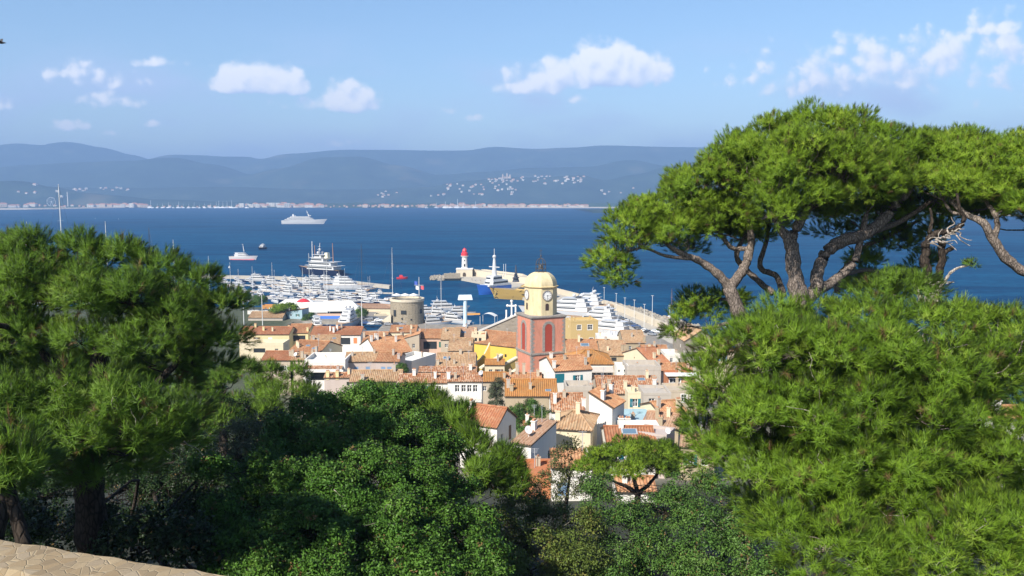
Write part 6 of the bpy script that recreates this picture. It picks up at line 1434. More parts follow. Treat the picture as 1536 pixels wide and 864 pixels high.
def make_tree(name, seed, base, spec, label, cat='tree', group=None, style='needle', mat=None, bark=None, sub_r=0.7, spacing=0.2, size=0.45, K=14, width=0.022, spread=0.45, limbs=(), trunk=None, leafsize=0.12, jitter=0.06, twig_every=1, twig_r=0.03, zmin=-0.45, inner=0.25, dead=0, density_keep=1.0, upbias=0.5, cull=0.72, along=0.55, shrink=0.75, fill=1.1):
    g = np.random.default_rng(seed)
    root = empty(name, base, 0, label, cat, group)
    c, r = lobes3d(spec)
    if style == 'needle': r = np.maximum(r - size * shrink, 0.45 * r)
    PP, DD, ID, SP, SR = crown_points(g, c, r, sub_r, spacing, zmin, inner, cull, upbias, fill)
    if density_keep < 1:
        k = g.random(len(PP)) < density_keep; PP, DD, ID = PP[k], DD[k], ID[k]
    if style == 'needle':
        V = needles(g, PP, DD, size, K, width, spread, along); T = tint_of(g, ID, len(SP), K * 4)
    else:
        V = leaves(g, PP, DD, leafsize, K, jitter); T = tint_of(g, ID, len(SP), K * 4)
    np_mesh('crown', V, 4, T, mat, root, shade_normals(g, DD, K, .38 if style == 'needle' else .5))
    # trunk and branches
    mb = MB(); paths = []
    if trunk:
        pts, rr = limb(mb, trunk, 12, 0.06, g); paths.append(pts)
    else:
        top = Vector(c[np.argmax(c[:, 2])]); b0 = Vector(base)
        cc = Vector(c.mean(0)); h = max(0.5, cc.z - b0.z)
        pts = smooth_path([b0, b0.lerp(cc, .4) + Vector((g.normal() * .1 * h, g.normal() * .1 * h, 0)), cc], 5)
        mb.tube(pts, [0.045 * h * (1 - .6 * i / (len(pts) - 1)) + 0.03 for i in range(len(pts))], 8); paths.append(pts)
    t = mb.build('trunk', bark or DARK_BARK, root, smooth=True); t.location = -root.location
    mb = MB()
    for l in limbs:
        pts, rr = limb(mb, l, 9, 0.07, g); paths.append(pts)
    twigs(mb, g, paths, [tuple(x) for x in c], twig_r * 1.6)
    paths2 = paths + [[Vector(x) for x in c]]
    twigs(mb, g, paths2, [tuple(x) for x in SP], twig_r, every=twig_every)
    if dead:
        idx = g.choice(len(PP), dead)
        for k in idx:
            p = Vector(PP[k]); d = Vector(DD[k]) + Vector(g.normal(size=3)) * .6
            d.z *= .3; pts = [p - d.normalized() * .3]
            for _ in range(4):
                d = (d + Vector(g.normal(size=3)) * .5).normalized(); pts.append(pts[-1] + d * g.uniform(.12, .3))
            mb.tube(pts, [.014, .012, .010, .008, .005], 4, m=1)
    b_ = mb.build('branches', [bark or DARK_BARK, DEAD_WOOD], root, smooth=True); b_.location = -root.location
    CROWN_FACES.append((label[:30], len(V) // 4))
    return root

# --- tall stone pines on the right, their flat crowns run together above the sea
S = dict(shrink=.1, mat=N_STONE, bark=PINE_BARK, sub_r=0.50, spacing=0.20, size=0.32, K=34, width=0.014, spread=0.60, twig_r=0.028, zmin=-0.45, upbias=0.4, along=0.7, inner=.12, fill=1.5)
make_tree('stone_pine', 11, ground_at(1112, 41),
    [(918, 386, 26, 34, 41), (940, 349, 34, 34, 41), (968, 330, 40, 30, 42), (1005, 312, 44, 34, 42), (1012, 349, 40, 26, 41), (1050, 287, 52, 40, 42), (1080, 332, 46, 34, 42), (1102, 252, 52, 42, 42), (1120, 302, 40, 34, 43), (1060, 327, 60, 30, 46, 2), (1120, 262, 60, 36, 47, 2), (925, 416, 16, 14, 41)]
    + [(1120, 349, 34, 16, 45), (1075, 354, 34, 14, 45), (1030, 369, 26, 10, 44), (1040, 456, 30, 14, 43), (1080, 450, 36, 12, 44), (1026, 489, 20, 26, 43), (1058, 474, 26, 12, 43)],
    'stone pine with the forked leaning trunk, leftmost of the tall pines over the sea', 'pine tree',
    trunk=[(1118, 560, 41, 13), (1112, 500, 41, 11.5), (1108, 470, 41, 10.5), (1094, 432, 41, 10)],
    limbs=[[(1094, 432, 41, 8), (1078, 412, 41, 6.5), (1050, 392, 41, 5.5), (1022, 380, 41, 4.5), (1000, 366, 41, 3)],
           [(1094, 432, 41, 8.5), (1112, 408, 41.5, 7), (1122, 385, 42, 6.5), (1126, 350, 42, 5), (1110, 300, 42, 3)],
           [(1126, 372, 42, 4), (1098, 372, 42.5, 3.5), (1080, 350, 43, 3), (1060, 330, 43, 2)],
           [(1040, 388, 41, 3), (1000, 384, 41, 2.4), (965, 372, 41, 1.8), (935, 380, 41, 1.2)],
           [(1110, 482, 41, 4), (1088, 486, 42, 3), (1060, 492, 43, 2.2), (1030, 488, 43, 1.4)], [(1100, 452, 41, 3), (1080, 448, 43, 2), (1050, 452, 43, 1.4)]], **S)
make_tree('stone_pine', 12, ground_at(1200, 39),
    [(1150, 217, 52, 36, 41), (1172, 274, 44, 44, 37.5), (1168, 324, 28, 28, 37), (1205, 242, 56, 44, 38), (1222, 200, 56, 32, 41), (1268, 198, 42, 28, 41), (1255, 252, 60, 44, 38.5), (1215, 302, 42, 26, 38), (1318, 224, 52, 32, 40.5), (1322, 270, 54, 32, 39), (1382, 234, 52, 30, 41), (1380, 276, 50, 26, 40), (1210, 257, 80, 40, 46, 2.5), (1320, 257, 90, 36, 46, 2.5), (1280, 287, 50, 20, 39)]
    + [(1150, 330, 36, 16, 44, 1.6), (1255, 317, 50, 18, 43, 1.8), (1315, 317, 50, 18, 43, 1.8), (1380, 312, 50, 18, 43, 1.8), (1345, 366, 30, 12, 46), (1405, 346, 30, 14, 46), (1290, 392, 24, 10, 46), (1250, 349, 24, 10, 46), (1310, 339, 30, 12, 46), (1330, 416, 44, 14, 47), (1290, 430, 30, 10, 47), (1385, 396, 26, 12, 47), (1340, 354, 24, 14, 46)],
    'big stone pine with the thick pale trunk that splits above the bushy pine', 'pine tree',
    trunk=[(1200, 560, 39, 16), (1199, 480, 39, 15), (1197, 440, 39, 13), (1190, 395, 39, 10.5), (1186, 360, 39, 10)],
    limbs=[[(1186, 362, 39, 9), (1172, 345, 39, 6.5), (1160, 320, 39, 4.5), (1150, 280, 40, 3)], [(1187, 358, 39, 8.5), (1198, 335, 39, 7), (1214, 312, 39, 6), (1240, 300, 39, 4.5), (1262, 280, 39, 3)],
           [(1202, 452, 39, 11), (1222, 436, 39.4, 9.5), (1228, 405, 39.7, 9), (1238, 380, 40, 9), (1262, 362, 40, 9), (1295, 352, 40, 8.5), (1325, 330, 40, 8), (1345, 305, 40, 6.5), (1365, 285, 40, 5)],
           [(1222, 438, 39.4, 8), (1255, 418, 40, 7), (1280, 395, 40, 6.2), (1290, 365, 40, 5), (1300, 320, 40, 3.5)], [(1262, 412, 40, 4.5), (1300, 405, 44, 3), (1335, 410, 47, 2)],
           [(1300, 350, 40, 5), (1350, 332, 41, 4), (1400, 300, 41, 3)], [(1160, 440, 44, 5), (1130, 415, 44, 4.5), (1105, 385, 44, 4), (1120, 350, 44, 3)], [(1175, 446, 45, 5), (1165, 415, 45, 4.5), (1140, 400, 45, 4), (1150, 360, 45, 3), (1160, 300, 45, 2)],
           [(1255, 440, 46, 5), (1262, 410, 46, 4.5), (1290, 375, 46, 4), (1330, 355, 46, 3), (1380, 330, 46, 2)]], **S)
make_tree('stone_pine', 13, ground_at(1640, 38),
    [(1412, 224, 44, 26, 40.5), (1470, 222, 46, 24, 40), (1525, 234, 46, 26, 39), (1432, 237, 46, 28, 40), (1440, 280, 48, 26, 39), (1492, 244, 48, 28, 39), (1500, 287, 48, 26, 38.5), (1545, 257, 46, 32, 38), (1560, 307, 40, 30, 37), (1600, 277, 50, 40, 38), (1450, 267, 80, 32, 45, 2.5), (1550, 282, 80, 34, 45, 2.5), (1650, 292, 50, 40, 39), (1560, 334, 26, 18, 37), (1450, 312, 46, 16, 43, 1.6), (1505, 317, 44, 16, 43, 1.6)],
    'stone pine whose dark branch curves in from beyond the picture edge', 'pine tree',
    trunk=[(1660, 560, 38, 16), (1640, 470, 38, 13), (1600, 432, 38, 10), (1560, 416, 38, 8.5)],
    limbs=[[(1560, 416, 38, 8.5), (1530, 404, 38, 7.5), (1505, 382, 38, 7), (1488, 356, 38, 6.5), (1474, 334, 38, 5.5), (1450, 322, 38.5, 4.5), (1425, 300, 39, 3)],
           [(1490, 358, 38, 5), (1496, 338, 38, 4), (1490, 318, 38, 3.5), (1470, 290, 39, 2.5)], [(1492, 322, 38, 3), (1510, 310, 38, 2.5), (1520, 285, 38, 2)], [(1620, 445, 38, 8), (1590, 370, 38, 6), (1550, 330, 38, 4), (1520, 300, 38, 3), (1500, 285, 38, 2)],
           [(1450, 322, 38.5, 3.2), (1428, 318, 39, 2.4), (1415, 300, 39, 1.6)]], **S)
# bare broken snag between them
g = np.random.default_rng(3); mb = MB()
limb(mb, [(1400, 470, 36, 11), (1398, 440, 36, 9), (1392, 420, 36, 7.5), (1388, 385, 36, 6.5), (1387, 362, 36, 6)], 9, .15, g)
limb(mb, [(1398, 440, 36, 7), (1411, 408, 36, 5.5), (1412, 375, 36, 5.5), (1413, 362, 36, 5)], 9, .15, g)
limb(mb, [(1387, 366, 36, 5), (1400, 352, 36, 5), (1415, 348, 36, 4.5), (1432, 345, 36, 4), (1446, 330, 36, 3.2), (1438, 310, 36, 2.5), (1436, 290, 36, 2)], 8, .15, g)
limb(mb, [(1412, 382, 36, 4), (1424, 374, 36, 3.5), (1430, 372, 36, 3)], 7, .1, g)
limb(mb, [(1394, 350, 36, 3), (1398, 330, 36, 2.4), (1395, 312, 36, 1.6)], 7, .1, g)
root = empty('dead_pine', ground_at(1400, 36), 0, 'broken bare pine snag with grey twigs between the tall stone pines', 'dead tree')
q = mb.build('trunk', DARK_BARK, root, smooth=True); q.location = -root.location
mb = MB()
for k in range(16):
    a = (1392 + k * 2.6, 366 - k * 1.3); sgn = 1 if k % 2 else -1
    pts = [(a[0], a[1], 35.8, 1.3)]
    for s_ in range(4): pts.append((pts[-1][0] + g.uniform(-3, 12), pts[-1][1] + sgn * g.uniform(-2, 8), 35.8 + g.normal() * .1, 1.0 - .2 * s_))
    limb(mb, pts, 5, 0, g, 3)
limb(mb, [(1398, 455, 35.5, 4), (1412, 430, 35.3, 3), (1425, 410, 35.3, 2.4), (1440, 401, 35.3, 1.8), (1455, 398, 35.3, 1)], 6, .15, g, 4)
for k in range(12):
    x0 = 1385 + g.uniform(-8, 22); limb(mb, [(x0, 452, 35.4, 1.6), (x0 + g.uniform(-15, 12), 440 - g.uniform(0, 15), 35.3, 1.2), (x0 + g.uniform(-30, 30), 430 - g.uniform(0, 20), 35.3, .6)], 5, .1, g, 4)
q = mb.build('dead_twigs', DEAD_WOOD, root); q.location = -root.location
c, r = lobes3d([(1456, 397, 8, 6, 35.3, .25)]); pp, dd, ii, sp_, sr_ = crown_points(g, c, r, .12, .07)
np_mesh('needle_tuft', needles(g, pp, dd, .2, 8, .012, .5), 4, tint_of(g, ii, len(sp_), 32), N_YELLOW, root, shade_normals(g, dd, 8, .4))

# --- bushy pine that fills the right foreground
B = dict(shrink=.35, mat=N_ALEPPO, bark=PINE_BARK, sub_r=0.42, spacing=0.165, size=0.32, K=42, width=0.0105, spread=0.52, twig_r=0.02, zmin=-0.5, upbias=0.45, cull=.6, along=0.75, inner=.12, fill=1.0)
make_tree('bushy_pine', 21, ground_at(1290, 25),
    [(1070, 572, 38, 42, 25), (1062, 640, 36, 50, 25), (1098, 526, 40, 36, 25.5), (1100, 600, 46, 50, 24), (1098, 690, 44, 46, 24), (1138, 537, 46, 50, 24), (1170, 486, 40, 34, 25.5), (1228, 488, 50, 40, 25.5), (1300, 484, 54, 40, 25.5), (1370, 492, 50, 38, 25.5), (1440, 496, 54, 38, 25.5), (1505, 506, 50, 36, 25), (1560, 526, 50, 50, 25),
     (1185, 532, 50, 44, 23.6), (1255, 537, 56, 46, 23.4), (1330, 537, 58, 46, 23.4), (1405, 555, 56, 44, 23.6), (1475, 560, 46, 38, 24),
     (1150, 630, 52, 52, 23), (1220, 625, 58, 50, 22.4), (1300, 625, 60, 50, 22.3), (1380, 630, 58, 46, 22.6), (1450, 625, 40, 38, 23.4),
     (1150, 720, 46, 46, 22.6), (1215, 710, 54, 46, 22), (1290, 705, 56, 46, 21.8), (1365, 700, 56, 44, 22.2), (1440, 690, 52, 38, 22.6), (1510, 690, 48, 40, 22.8), (1570, 660, 50, 60, 23.5), (1150, 660, 60, 60, 25.5, 2), (1240, 580, 100, 70, 26, 2.5), (1250, 690, 90, 80, 25, 2.5), (1380, 580, 90, 70, 26, 2.5), (1390, 690, 90, 80, 25, 2.5), (1480, 555, 60, 40, 26.5, 2), (1500, 720, 60, 60, 25, 2), (1180, 765, 60, 40, 24, 2), (1320, 765, 80, 40, 24, 2), (1450, 750, 70, 40, 24, 2)],
    'big bushy pine with brushy green shoots, filling the space under the stone pines', 'pine tree', dead=60, **B)
make_tree('bushy_pine', 22, ground_at(1330, 20.5),
    [(1185, 800, 40, 36, 20.6), (1250, 775, 60, 40, 21.8, 1.6), (1340, 775, 60, 40, 21.8, 1.6), (1420, 765, 60, 40, 21.8, 1.6), (1240, 825, 54, 40, 20), (1215, 870, 46, 30, 19.6), (1300, 835, 50, 40, 19.8), (1350, 870, 60, 36, 19.5), (1390, 830, 50, 36, 20), (1450, 800, 52, 36, 20.4), (1515, 780, 48, 38, 20.6), (1480, 860, 60, 44, 19.8), (1560, 830, 50, 60, 20)],
    'lower spray of light green pine along the bottom edge under the bushy pine', 'pine tree', dead=24, **B)
make_tree('bushy_pine', 23, ground_at(1335, 28), [(1300, 438, 34, 12, 28, .8), (1345, 428, 36, 14, 28, .8), (1375, 440, 26, 14, 28, .8), (1320, 455, 40, 14, 28, .9)],
    'thin yellow green pine top at the foot of the broken snag', 'pine tree', **{**B, 'mat': N_YELLOW})

# --- pines of the left foreground
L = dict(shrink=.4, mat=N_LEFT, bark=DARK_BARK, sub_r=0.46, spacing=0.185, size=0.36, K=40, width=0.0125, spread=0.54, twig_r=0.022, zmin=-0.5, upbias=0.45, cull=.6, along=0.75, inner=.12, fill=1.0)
make_tree('spreading_pine', 31, ground_at(135, 29),
    [(-60, 400, 50, 42, 31), (5, 388, 48, 34, 31), (62, 384, 46, 34, 31), (120, 390, 44, 30, 31), (180, 396, 46, 30, 31), (238, 410, 44, 30, 31), (285, 434, 42, 30, 31), (325, 468, 36, 34, 31), (340, 510, 26, 24, 31),
     (-30, 455, 54, 44, 29), (45, 440, 52, 42, 29), (120, 446, 52, 42, 29), (195, 455, 50, 40, 29), (260, 480, 46, 38, 29.4), (305, 520, 40, 26, 30),
     (30, 510, 56, 34, 28.4), (120, 515, 56, 32, 28.4), (205, 522, 50, 30, 28.6), (270, 540, 40, 20, 29.4), (60, 440, 120, 60, 34, 2.5), (220, 470, 90, 50, 34, 2.5), (40, 555, 90, 34, 33, 2), (150, 562, 80, 34, 33, 2), (250, 565, 60, 28, 33, 2), (320, 545, 30, 18, 32), (-640, 420, 130, 100, 22, 2.5), (-620, 300, 120, 80, 20.5, 2.2), (-570, 400, 110, 80, 20, 2), (-600, 480, 110, 80, 20, 2), (-760, 330, 130, 100, 22, 2.5), (-130, 420, 60, 60, 30), (-210, 440, 60, 60, 30), (-130, 520, 60, 50, 29)],  # far-left lobes are unseen foliage added to shade the trunk
    'broad dark pine, topmost crown of the left foreground below the bare masts', 'pine tree', dead=40,
    trunk=[(140, 850, 29, 24), (136, 760, 29, 22), (132, 690, 29, 20), (140, 600, 29, 16), (150, 520, 30, 10)],
    limbs=[[(134, 700, 29, 12), (180, 640, 29, 9), (230, 580, 29.5, 6), (280, 530, 30, 4)], [(138, 620, 29, 10), (90, 560, 29.5, 7), (40, 500, 30, 4)]], **L)
make_tree('spreading_pine', 32, ground_at(-20, 22),
    [(-40, 620, 50, 50, 23), (22, 612, 48, 38, 23), (85, 598, 48, 34, 23.4), (150, 600, 50, 34, 23.6), (215, 606, 46, 32, 24), (265, 618, 34, 26, 24.4), (20, 665, 50, 34, 22.4), (100, 655, 50, 34, 22.6), (180, 655, 46, 32, 23), (240, 655, 36, 26, 23.6), (-50, 680, 50, 60, 22), (40, 650, 80, 60, 26, 2), (150, 650, 80, 50, 27, 2), (250, 650, 60, 40, 28, 2), (-150, 620, 60, 50, 22), (-260, 600, 70, 60, 21.5), (-160, 700, 60, 60, 21), (-270, 710, 70, 60, 20), (-390, 640, 80, 80, 20), (60, 700, 60, 24, 25, 2), (170, 695, 60, 24, 26, 2)],  # lobes past the left edge are added out of view to cast shade
    'lower olive green pine layer spreading under the broad dark pine', 'pine tree', dead=60,
    trunk=[(-30, 900, 22, 22), (-10, 800, 22, 18), (10, 720, 22.4, 13), (40, 650, 23, 8)], **L)
make_tree('young_pine', 33, ground_at(10, 17.5), [(8, 690, 34, 26, 17.5), (30, 705, 24, 22, 17.3), (-20, 720, 36, 32, 17.5)], 'small pine tuft at the picture edge above the stone wall', 'pine tree', **L)
# sunlit small pines beyond
Y_ = dict(mat=N_YELLOW, bark=DARK_BARK, sub_r=0.75, spacing=0.2, size=0.5, K=12, width=0.026, spread=0.45, twig_r=0.03, zmin=-0.3)
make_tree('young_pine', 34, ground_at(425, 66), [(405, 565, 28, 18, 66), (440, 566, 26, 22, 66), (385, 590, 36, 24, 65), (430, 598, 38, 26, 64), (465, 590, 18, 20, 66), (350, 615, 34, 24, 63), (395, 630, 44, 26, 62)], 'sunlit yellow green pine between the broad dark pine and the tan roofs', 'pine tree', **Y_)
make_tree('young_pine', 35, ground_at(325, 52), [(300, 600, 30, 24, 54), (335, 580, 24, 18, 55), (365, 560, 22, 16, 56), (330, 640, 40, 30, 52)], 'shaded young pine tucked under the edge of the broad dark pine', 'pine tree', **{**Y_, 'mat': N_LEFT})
make_tree('long_needled_pine', 36, ground_at(660, 49),
    [(572, 600, 36, 20, 46), (620, 602, 36, 20, 46), (660, 616, 34, 22, 45), (690, 642, 30, 30, 43), (716, 675, 34, 34, 41), (748, 702, 32, 36, 40), (762, 738, 26, 34, 39.5), (738, 745, 34, 40, 39), (690, 670, 40, 40, 44), (640, 635, 50, 36, 46), (720, 715, 30, 34, 38.5)],
    'light green pine with long brushes peeping over the dark evergreen thicket', 'pine tree', mat=N_YELLOW, bark=DARK_BARK, sub_r=0.62, spacing=0.2, size=0.62, K=26, width=0.022, spread=0.45, twig_r=0.025, zmin=-0.2, upbias=0.9)
# small umbrella pine by the houses
make_tree('umbrella_pine', 37, ground_at(957, 66),
    [(885, 703, 22, 14, 66), (912, 688, 28, 15, 66), (948, 678, 34, 14, 66), (990, 682, 32, 15, 66), (1018, 698, 22, 14, 66), (930, 706, 34, 13, 63), (975, 704, 36, 14, 63), (950, 690, 60, 14, 69, 2.4)],
    'small umbrella pine with a flat round crown below the white houses', 'pine tree', mat=N_STONE, bark=DARK_BARK, sub_r=0.6, spacing=0.17, size=0.36, K=22, width=0.024, spread=0.55, twig_r=0.03, zmin=-0.4, upbias=0.5, shrink=.1,
    trunk=[(957, 800, 65, 6), (957, 760, 65, 5), (956, 738, 65, 4.6)], limbs=[[(956, 742, 65, 4), (940, 730, 65, 3), (920, 722, 65, 2), (905, 710, 65, 1.4)], [(956, 738, 65, 4), (952, 722, 65, 3), (945, 705, 65, 2)], [(956, 740, 65, 4), (972, 728, 65, 3), (985, 712, 65, 2), (995, 700, 65, 1.4)]])

# --- broadleaf thickets of the middle foreground
O = dict(style='leaf', mat=L_OAK, bark=DARK_BARK, sub_r=0.55, spacing=0.16, K=15, leafsize=0.11, jitter=0.085, twig_r=0.02, zmin=-0.6, inner=0.3, twig_every=2, cull=.6)
make_tree('evergreen_oak', 41, ground_at(430, 33),
    [(335, 770, 30, 36, 31), (350, 830, 44, 40, 29), (395, 720, 44, 44, 34), (425, 668, 40, 34, 37), (455, 635, 34, 28, 39), (400, 790, 54, 46, 30), (450, 730, 50, 44, 33), (480, 680, 46, 36, 36), (470, 800, 54, 50, 29), (410, 860, 60, 40, 27.5), (490, 870, 56, 40, 27), (320, 700, 20, 20, 33), (340, 880, 44, 36, 27.5), (510, 740, 40, 44, 32), (420, 760, 110, 80, 36, 2), (450, 690, 70, 50, 40, 2), (430, 830, 110, 60, 31.5, 2)],
    'dark evergreen oak bush just behind the stone wall', 'oak tree', dead=14, **O)
make_tree('evergreen_oak', 42, ground_at(610, 34),
    [(505, 618, 34, 26, 41), (550, 606, 38, 26, 41.5), (600, 612, 40, 28, 41.5), (630, 636, 32, 30, 41), (560, 650, 48, 36, 38.5), (620, 672, 48, 38, 38), (655, 680, 32, 38, 38.5), (560, 715, 50, 44, 34.5), (620, 735, 50, 44, 34), (670, 735, 40, 44, 36), (540, 790, 52, 48, 31), (610, 800, 54, 48, 30.5), (680, 805, 50, 44, 31.5), (715, 800, 28, 36, 33), (580, 740, 120, 90, 38.5, 2), (640, 810, 110, 70, 34, 2), (560, 660, 80, 50, 42, 2), (560, 865, 56, 40, 28.5), (640, 870, 56, 40, 28.5), (715, 860, 44, 44, 30)],
    'widest dark evergreen thicket in the middle, sloping up towards the white row house', 'oak tree', dead=30, **O)
make_tree('olive_tree', 43, ground_at(350, 38), [(372, 645, 20, 16, 40), (350, 660, 28, 24, 40), (330, 690, 26, 24, 39), (365, 690, 24, 24, 39)], 'grey green olive tree in the shade left of the dark oak bush', 'olive tree', style='leaf', mat=L_OLIVE, bark=DARK_BARK, sub_r=0.4, spacing=0.17, K=8, leafsize=0.085, jitter=0.09, twig_r=0.015, density_keep=.7)
W = dict(style='leaf', bark=DARK_BARK, sub_r=0.55, spacing=0.18, K=8, leafsize=0.115, jitter=0.09, twig_r=0.016, zmin=-0.4, inner=0.3, twig_every=1, cull=.7)
make_tree('scrub_tree', 44, ground_at(800, 41), [(742, 800, 34, 40, 40), (752, 850, 40, 36, 37), (720, 860, 30, 40, 34), (782, 770, 30, 32, 44), (820, 782, 36, 34, 43), (770, 825, 36, 36, 41), (815, 840, 44, 40, 39), (865, 800, 40, 36, 42), (868, 856, 46, 36, 38.5), (770, 875, 40, 30, 38), (795, 740, 22, 20, 46)], 'olive brown scrub tree between the dark thicket and the umbrella pine', 'tree', mat=L_SCRUB, dead=26, density_keep=.75, **W)
make_tree('scrub_tree', 45, ground_at(960, 44), [(905, 770, 32, 30, 46), (900, 735, 26, 24, 50), (945, 800, 40, 36, 43), (1000, 770, 40, 34, 46), (985, 835, 48, 40, 40), (925, 855, 44, 36, 39), (1030, 735, 30, 26, 49), (1050, 785, 40, 36, 44), (1010, 870, 50, 36, 38)], 'dark green scrub tree right below the small umbrella pine', 'tree', mat=L_SCRUB2, dead=30, **W)
make_tree('scrub_tree', 46, ground_at(1090, 40), [(1070, 730, 26, 28, 46), (1092, 775, 30, 36, 42), (1060, 835, 44, 42, 38), (1120, 830, 40, 44, 38), (1150, 870, 44, 34, 36), (1085, 880, 44, 34, 36), (1130, 780, 26, 26, 42)], 'shaded dark scrub tree against the left foot of the bushy pine', 'tree', mat=L_SCRUB2, dead=30, **W)
make_tree('sparse_tree', 47, ground_at(850, 68), [(846, 690, 22, 26, 68), (835, 712, 22, 20, 68), (866, 716, 24, 22, 68), (845, 740, 26, 22, 67), (880, 742, 20, 22, 66), (858, 668, 10, 14, 68)], 'thin tree with few pale leaves in front of the cream house', 'tree', mat=L_SPARSE, **{**W, 'leafsize': .16, 'density_keep': .3, 'zmin': -.8, 'K': 5})
make_tree('scrub_tree', 48, ground_at(230, 44), [(180, 720, 40, 34, 46), (240, 740, 44, 36, 45), (290, 720, 36, 34, 46), (220, 790, 48, 36, 41), (280, 800, 44, 36, 40), (60, 745, 40, 30, 42), (70, 800, 50, 36, 38), (20, 780, 40, 40, 38), (160, 800, 40, 36, 40)], 'dark undergrowth tree in the deep shade behind the pine trunk', 'tree', mat=L_SHADE, **W)
make_tree('scrub_tree', 49, ground_at(240, 58), [(340, 640, 34, 36, 60), (385, 680, 36, 34, 54), (350, 725, 36, 40, 47), (410, 650, 30, 30, 58), (130, 655, 50, 30, 58), (200, 665, 50, 34, 58), (270, 665, 40, 34, 57), (320, 690, 34, 34, 55), (20, 800, 50, 30, 30), (80, 812, 50, 26, 29), (210, 815, 50, 30, 29), (270, 830, 40, 28, 28), (150, 790, 40, 26, 34), (310, 790, 30, 40, 31), (150, 710, 50, 34, 55), (240, 715, 50, 34, 54), (300, 740, 44, 40, 50), (60, 700, 60, 40, 56), (0, 720, 60, 40, 56)], 'dark tree mass standing deep in shade behind the lower pine layer', 'tree', mat=L_SHADE, **{**W, 'sub_r': .8, 'spacing': .24, 'leafsize': .16})
# ------------------------------------------------------------------ buildings and trees on the harbour front
house('long harbour office with a rose tiled roof left of the round tower', 545, 463, 96, 449, wall=W_CREAM, tile=T_ROSE, roof='hip', Y=428, rot=-4, slope=.2, d=14, win=[(.62, 2.0, 12, 1.3, 'dark'), (.9, 2.0, 4, 1.6, 'dark'), (.3, 1.2, 9, 2.2, 'dark')])
house('cream annex with dark bays below the harbour office roof', 574, 472, 26, roof='flat', wall=W_CREAM, Y=414, d=8, win=[(.3, 1.5, 2.2, 1.2, 'dark'), (.72, 1.2, 1.4, 2.2, 'dark')])
def tent(px, py, w, h, Y, rz, label):
    p = P(px, py, Y); gz = 1.4; r = empty('marquee', (p.x, p.y, gz), rz, label, 'marquee'); z = p.z - gz
    mb = MB(); mb.add([(-w / 2, 0, z), (w / 2, 0, z), (w / 2, 9, z), (-w / 2, 9, z), (-w * .28, 4.5, z + h), (w * .28, 4.5, z + h)], [(0, 1, 5, 4), (2, 3, 4, 5), (1, 2, 5), (3, 0, 4)]); mb.box((0, -.05, z - .35), (w, .1, .7)); mb.box((-w / 2, 4.5, z - .35), (.1, 9, .7)); mb.build('canopy', CANVW, r)
    for x in (-.47, -.16, .16, .47):
        mb = MB(); mb.tube([(w * x, .3, 0), (w * x, .3, z)], .14, 6); mb.build('post', BW, r)
tent(506, 465, 24, 4.2, 418, R(6), 'large white pitched marquee in front of the harbour office')
tent(466, 467, 17, 4.0, 416, R(4), 'smaller pale marquee left of the large white marquee')
tent(444, 459, 22, 3.0, 430, R(4), 'white flat marquee beneath the red umbrella')
def fascia(root, w, d, H):
    q = MB(); q.box((0, -.9, H - .9), (w + 1, 1.9, 1.9)); q.build('awning', plain('awning_blue', (.06, .17, .55), .8, .05), root)
house('cafe block with a long blue awning under the white marquees', 494, 474, 52, roof='flat', wall=W_PINK, Y=404, d=8, extra=fascia, win=[(.3, 2.6, 4, 3, 'dark'), (.68, 2.6, 5, 3, 'dark')])
house('blue sided shop building by the little umbrella pine', 441, 468, 26, roof='side_shed', slope=.15, wall=W_BLUE, tile=T_ROSE, Y=402, d=7, rot=-14)
house('grey gabled shed with dark openings on the left harbour front', 398, 477, 52, 468, wall=W_GREY, tile=T_TAN, Y=396, win=[(.75, 1.6, 6, 2.4, 'dark'), (.35, 2, 2, 2, 'dark')])
house('orange market stall block before the packed marina', 402, 458, 17, roof='flat', wall=plaster('stall_orange', (.62, .30, .10), .2), Y=432, d=4)
house('low white pavilion roofs left of the orange market stall', 386, 466, 30, roof='flat', wall=W_WHITE, Y=418, d=6, par=.2)
p = P(455, 449, 428); r = empty('umbrella', (p.x, p.y, 1.4), 0, 'red umbrella among the white marquees of the marina front', 'umbrella'); z = p.z - 1.4
mb = MB(); mb.lathe([(3.6, z - 1.2), (2.4, z - .3), (.1, z + .5)], (0, 0, 0), 12); mb.build('canopy', REDP, r); mb = MB(); mb.tube([(0, 0, 0), (0, 0, z)], .1, 6); mb.build('pole', BW, r)
for px, py, h, lab in ((543, 489, 16, 'tall pale flagpole behind the red back roofs'), (346 + 20, 488, 14, 'pale post left of the grey gabled shed'), (394, 488, 14, 'pale post in front of the grey gabled shed')):
    q = G(px, py, 1.4); o = empty('flagpole', q, 0, lab, 'flagpole'); mb = MB(); mb.tube([(0, 0, 0), (0, 0, h)], [.22, .13], 6); mb.build('pole', MASTM, o); mb = MB(); mb.ball((0, 0, h), .25, 8); mb.build('finial', BW, o)
FT = dict(style='leaf', sub_r=1.6, spacing=.55, K=8, leafsize=.42, jitter=.3, twig_r=.05, twig_every=3, cull=.6, inner=.3)
make_tree('harbour_tree', 61, ground_at(380, 420), [(374, 451, 14, 8, 420), (388, 453, 14, 9, 420)], 'round green tree left of the orange market stall', 'tree', mat=L_SCRUB2, **FT)
make_tree('harbour_pine', 62, ground_at(428, 402), [(416, 464, 10, 5, 402), (432, 463, 13, 6, 402), (424, 461, 12, 5, 403)], 'little umbrella pine before the blue sided shop', 'pine tree', mat=N_STONE, **FT)
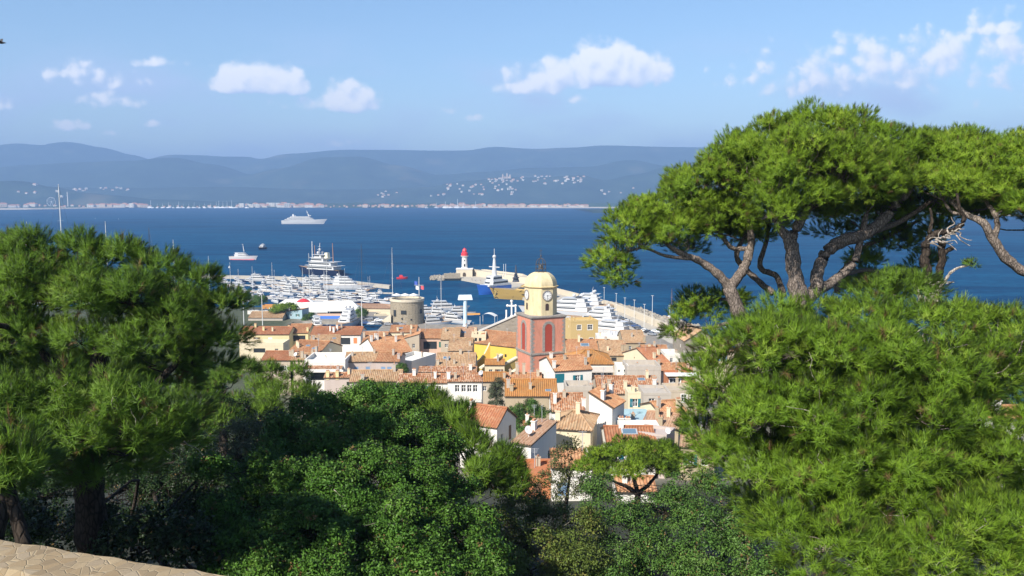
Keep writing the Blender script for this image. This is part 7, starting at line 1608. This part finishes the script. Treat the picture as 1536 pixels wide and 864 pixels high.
make_tree('harbour_tree', 63, ground_at(541, 405), [(540, 472, 10, 9, 405)], 'dark round bush right of the blue awning', 'tree', mat=L_SCRUB2, **FT)
make_tree('harbour_tree', 64, ground_at(463, 398), [(463, 478, 9, 7, 398)], 'small green tree left of the blue awning', 'tree', mat=L_SCRUB2, **FT)
TT = dict(style='leaf', sub_r=.6, spacing=.22, K=8, leafsize=.17, jitter=.12, twig_r=.02, twig_every=2, cull=.6, inner=.3)
make_tree('ivy_tree', 65, ground_at(745, 152), [(745, 585, 9, 11, 152), (744, 600, 10, 12, 152), (747, 575, 6, 6, 152)], 'blue green ivy covered tree between the balcony house and the stained wall', 'tree', mat=L_OLIVE, **TT)
make_tree('garden_tree', 66, ground_at(790, 122), [(772, 625, 16, 14, 122), (795, 615, 20, 13, 124), (815, 625, 12, 14, 122), (785, 640, 22, 14, 120), (805, 640, 16, 12, 120)], 'dark green garden tree below the green shutter', 'tree', mat=L_SCRUB2, **TT)
make_tree('roof_shrub', 67, ground_at(603, 168), [(602, 551, 8, 6, 172), (604, 558, 7, 6, 170)], 'green shrub on the roof terrace left of the long white terrace', 'shrub', mat=L_SCRUB2, **TT)
# trees of the slopes on both sides of the town
src = make_tree('slope_tree', 70, ground_at(300, 160), [(300, 566, 30, 26, 160), (318, 575, 22, 20, 160), (285, 578, 24, 20, 159)], 'green tree on the slope between the left pines and the harbour', 'tree', 'green trees on the slope left of the town', mat=L_SCRUB2, **FT)
gr_ = random.Random(4)
for k in range(26):
    left = k < 17
    Y_s = gr_.uniform(120, 400 if left else 210); xs_ = Y_s * (gr_.uniform(-.62, -.36) if left else gr_.uniform(.34, .6))
    if Y_s > coast(xs_) - 12: continue
    c_ = copy_tree(src); c_.location = (xs_, Y_s, terrain(xs_, Y_s) - .2); c_.rotation_euler = (0, 0, gr_.uniform(0, 6.28)); f_ = gr_.uniform(.7, 1.2); c_.scale = (f_, f_, f_)
    if not left: c_['label'] = 'green tree on the slope behind the big bushy pine'; c_['group'] = 'green trees on the slope right of the town'
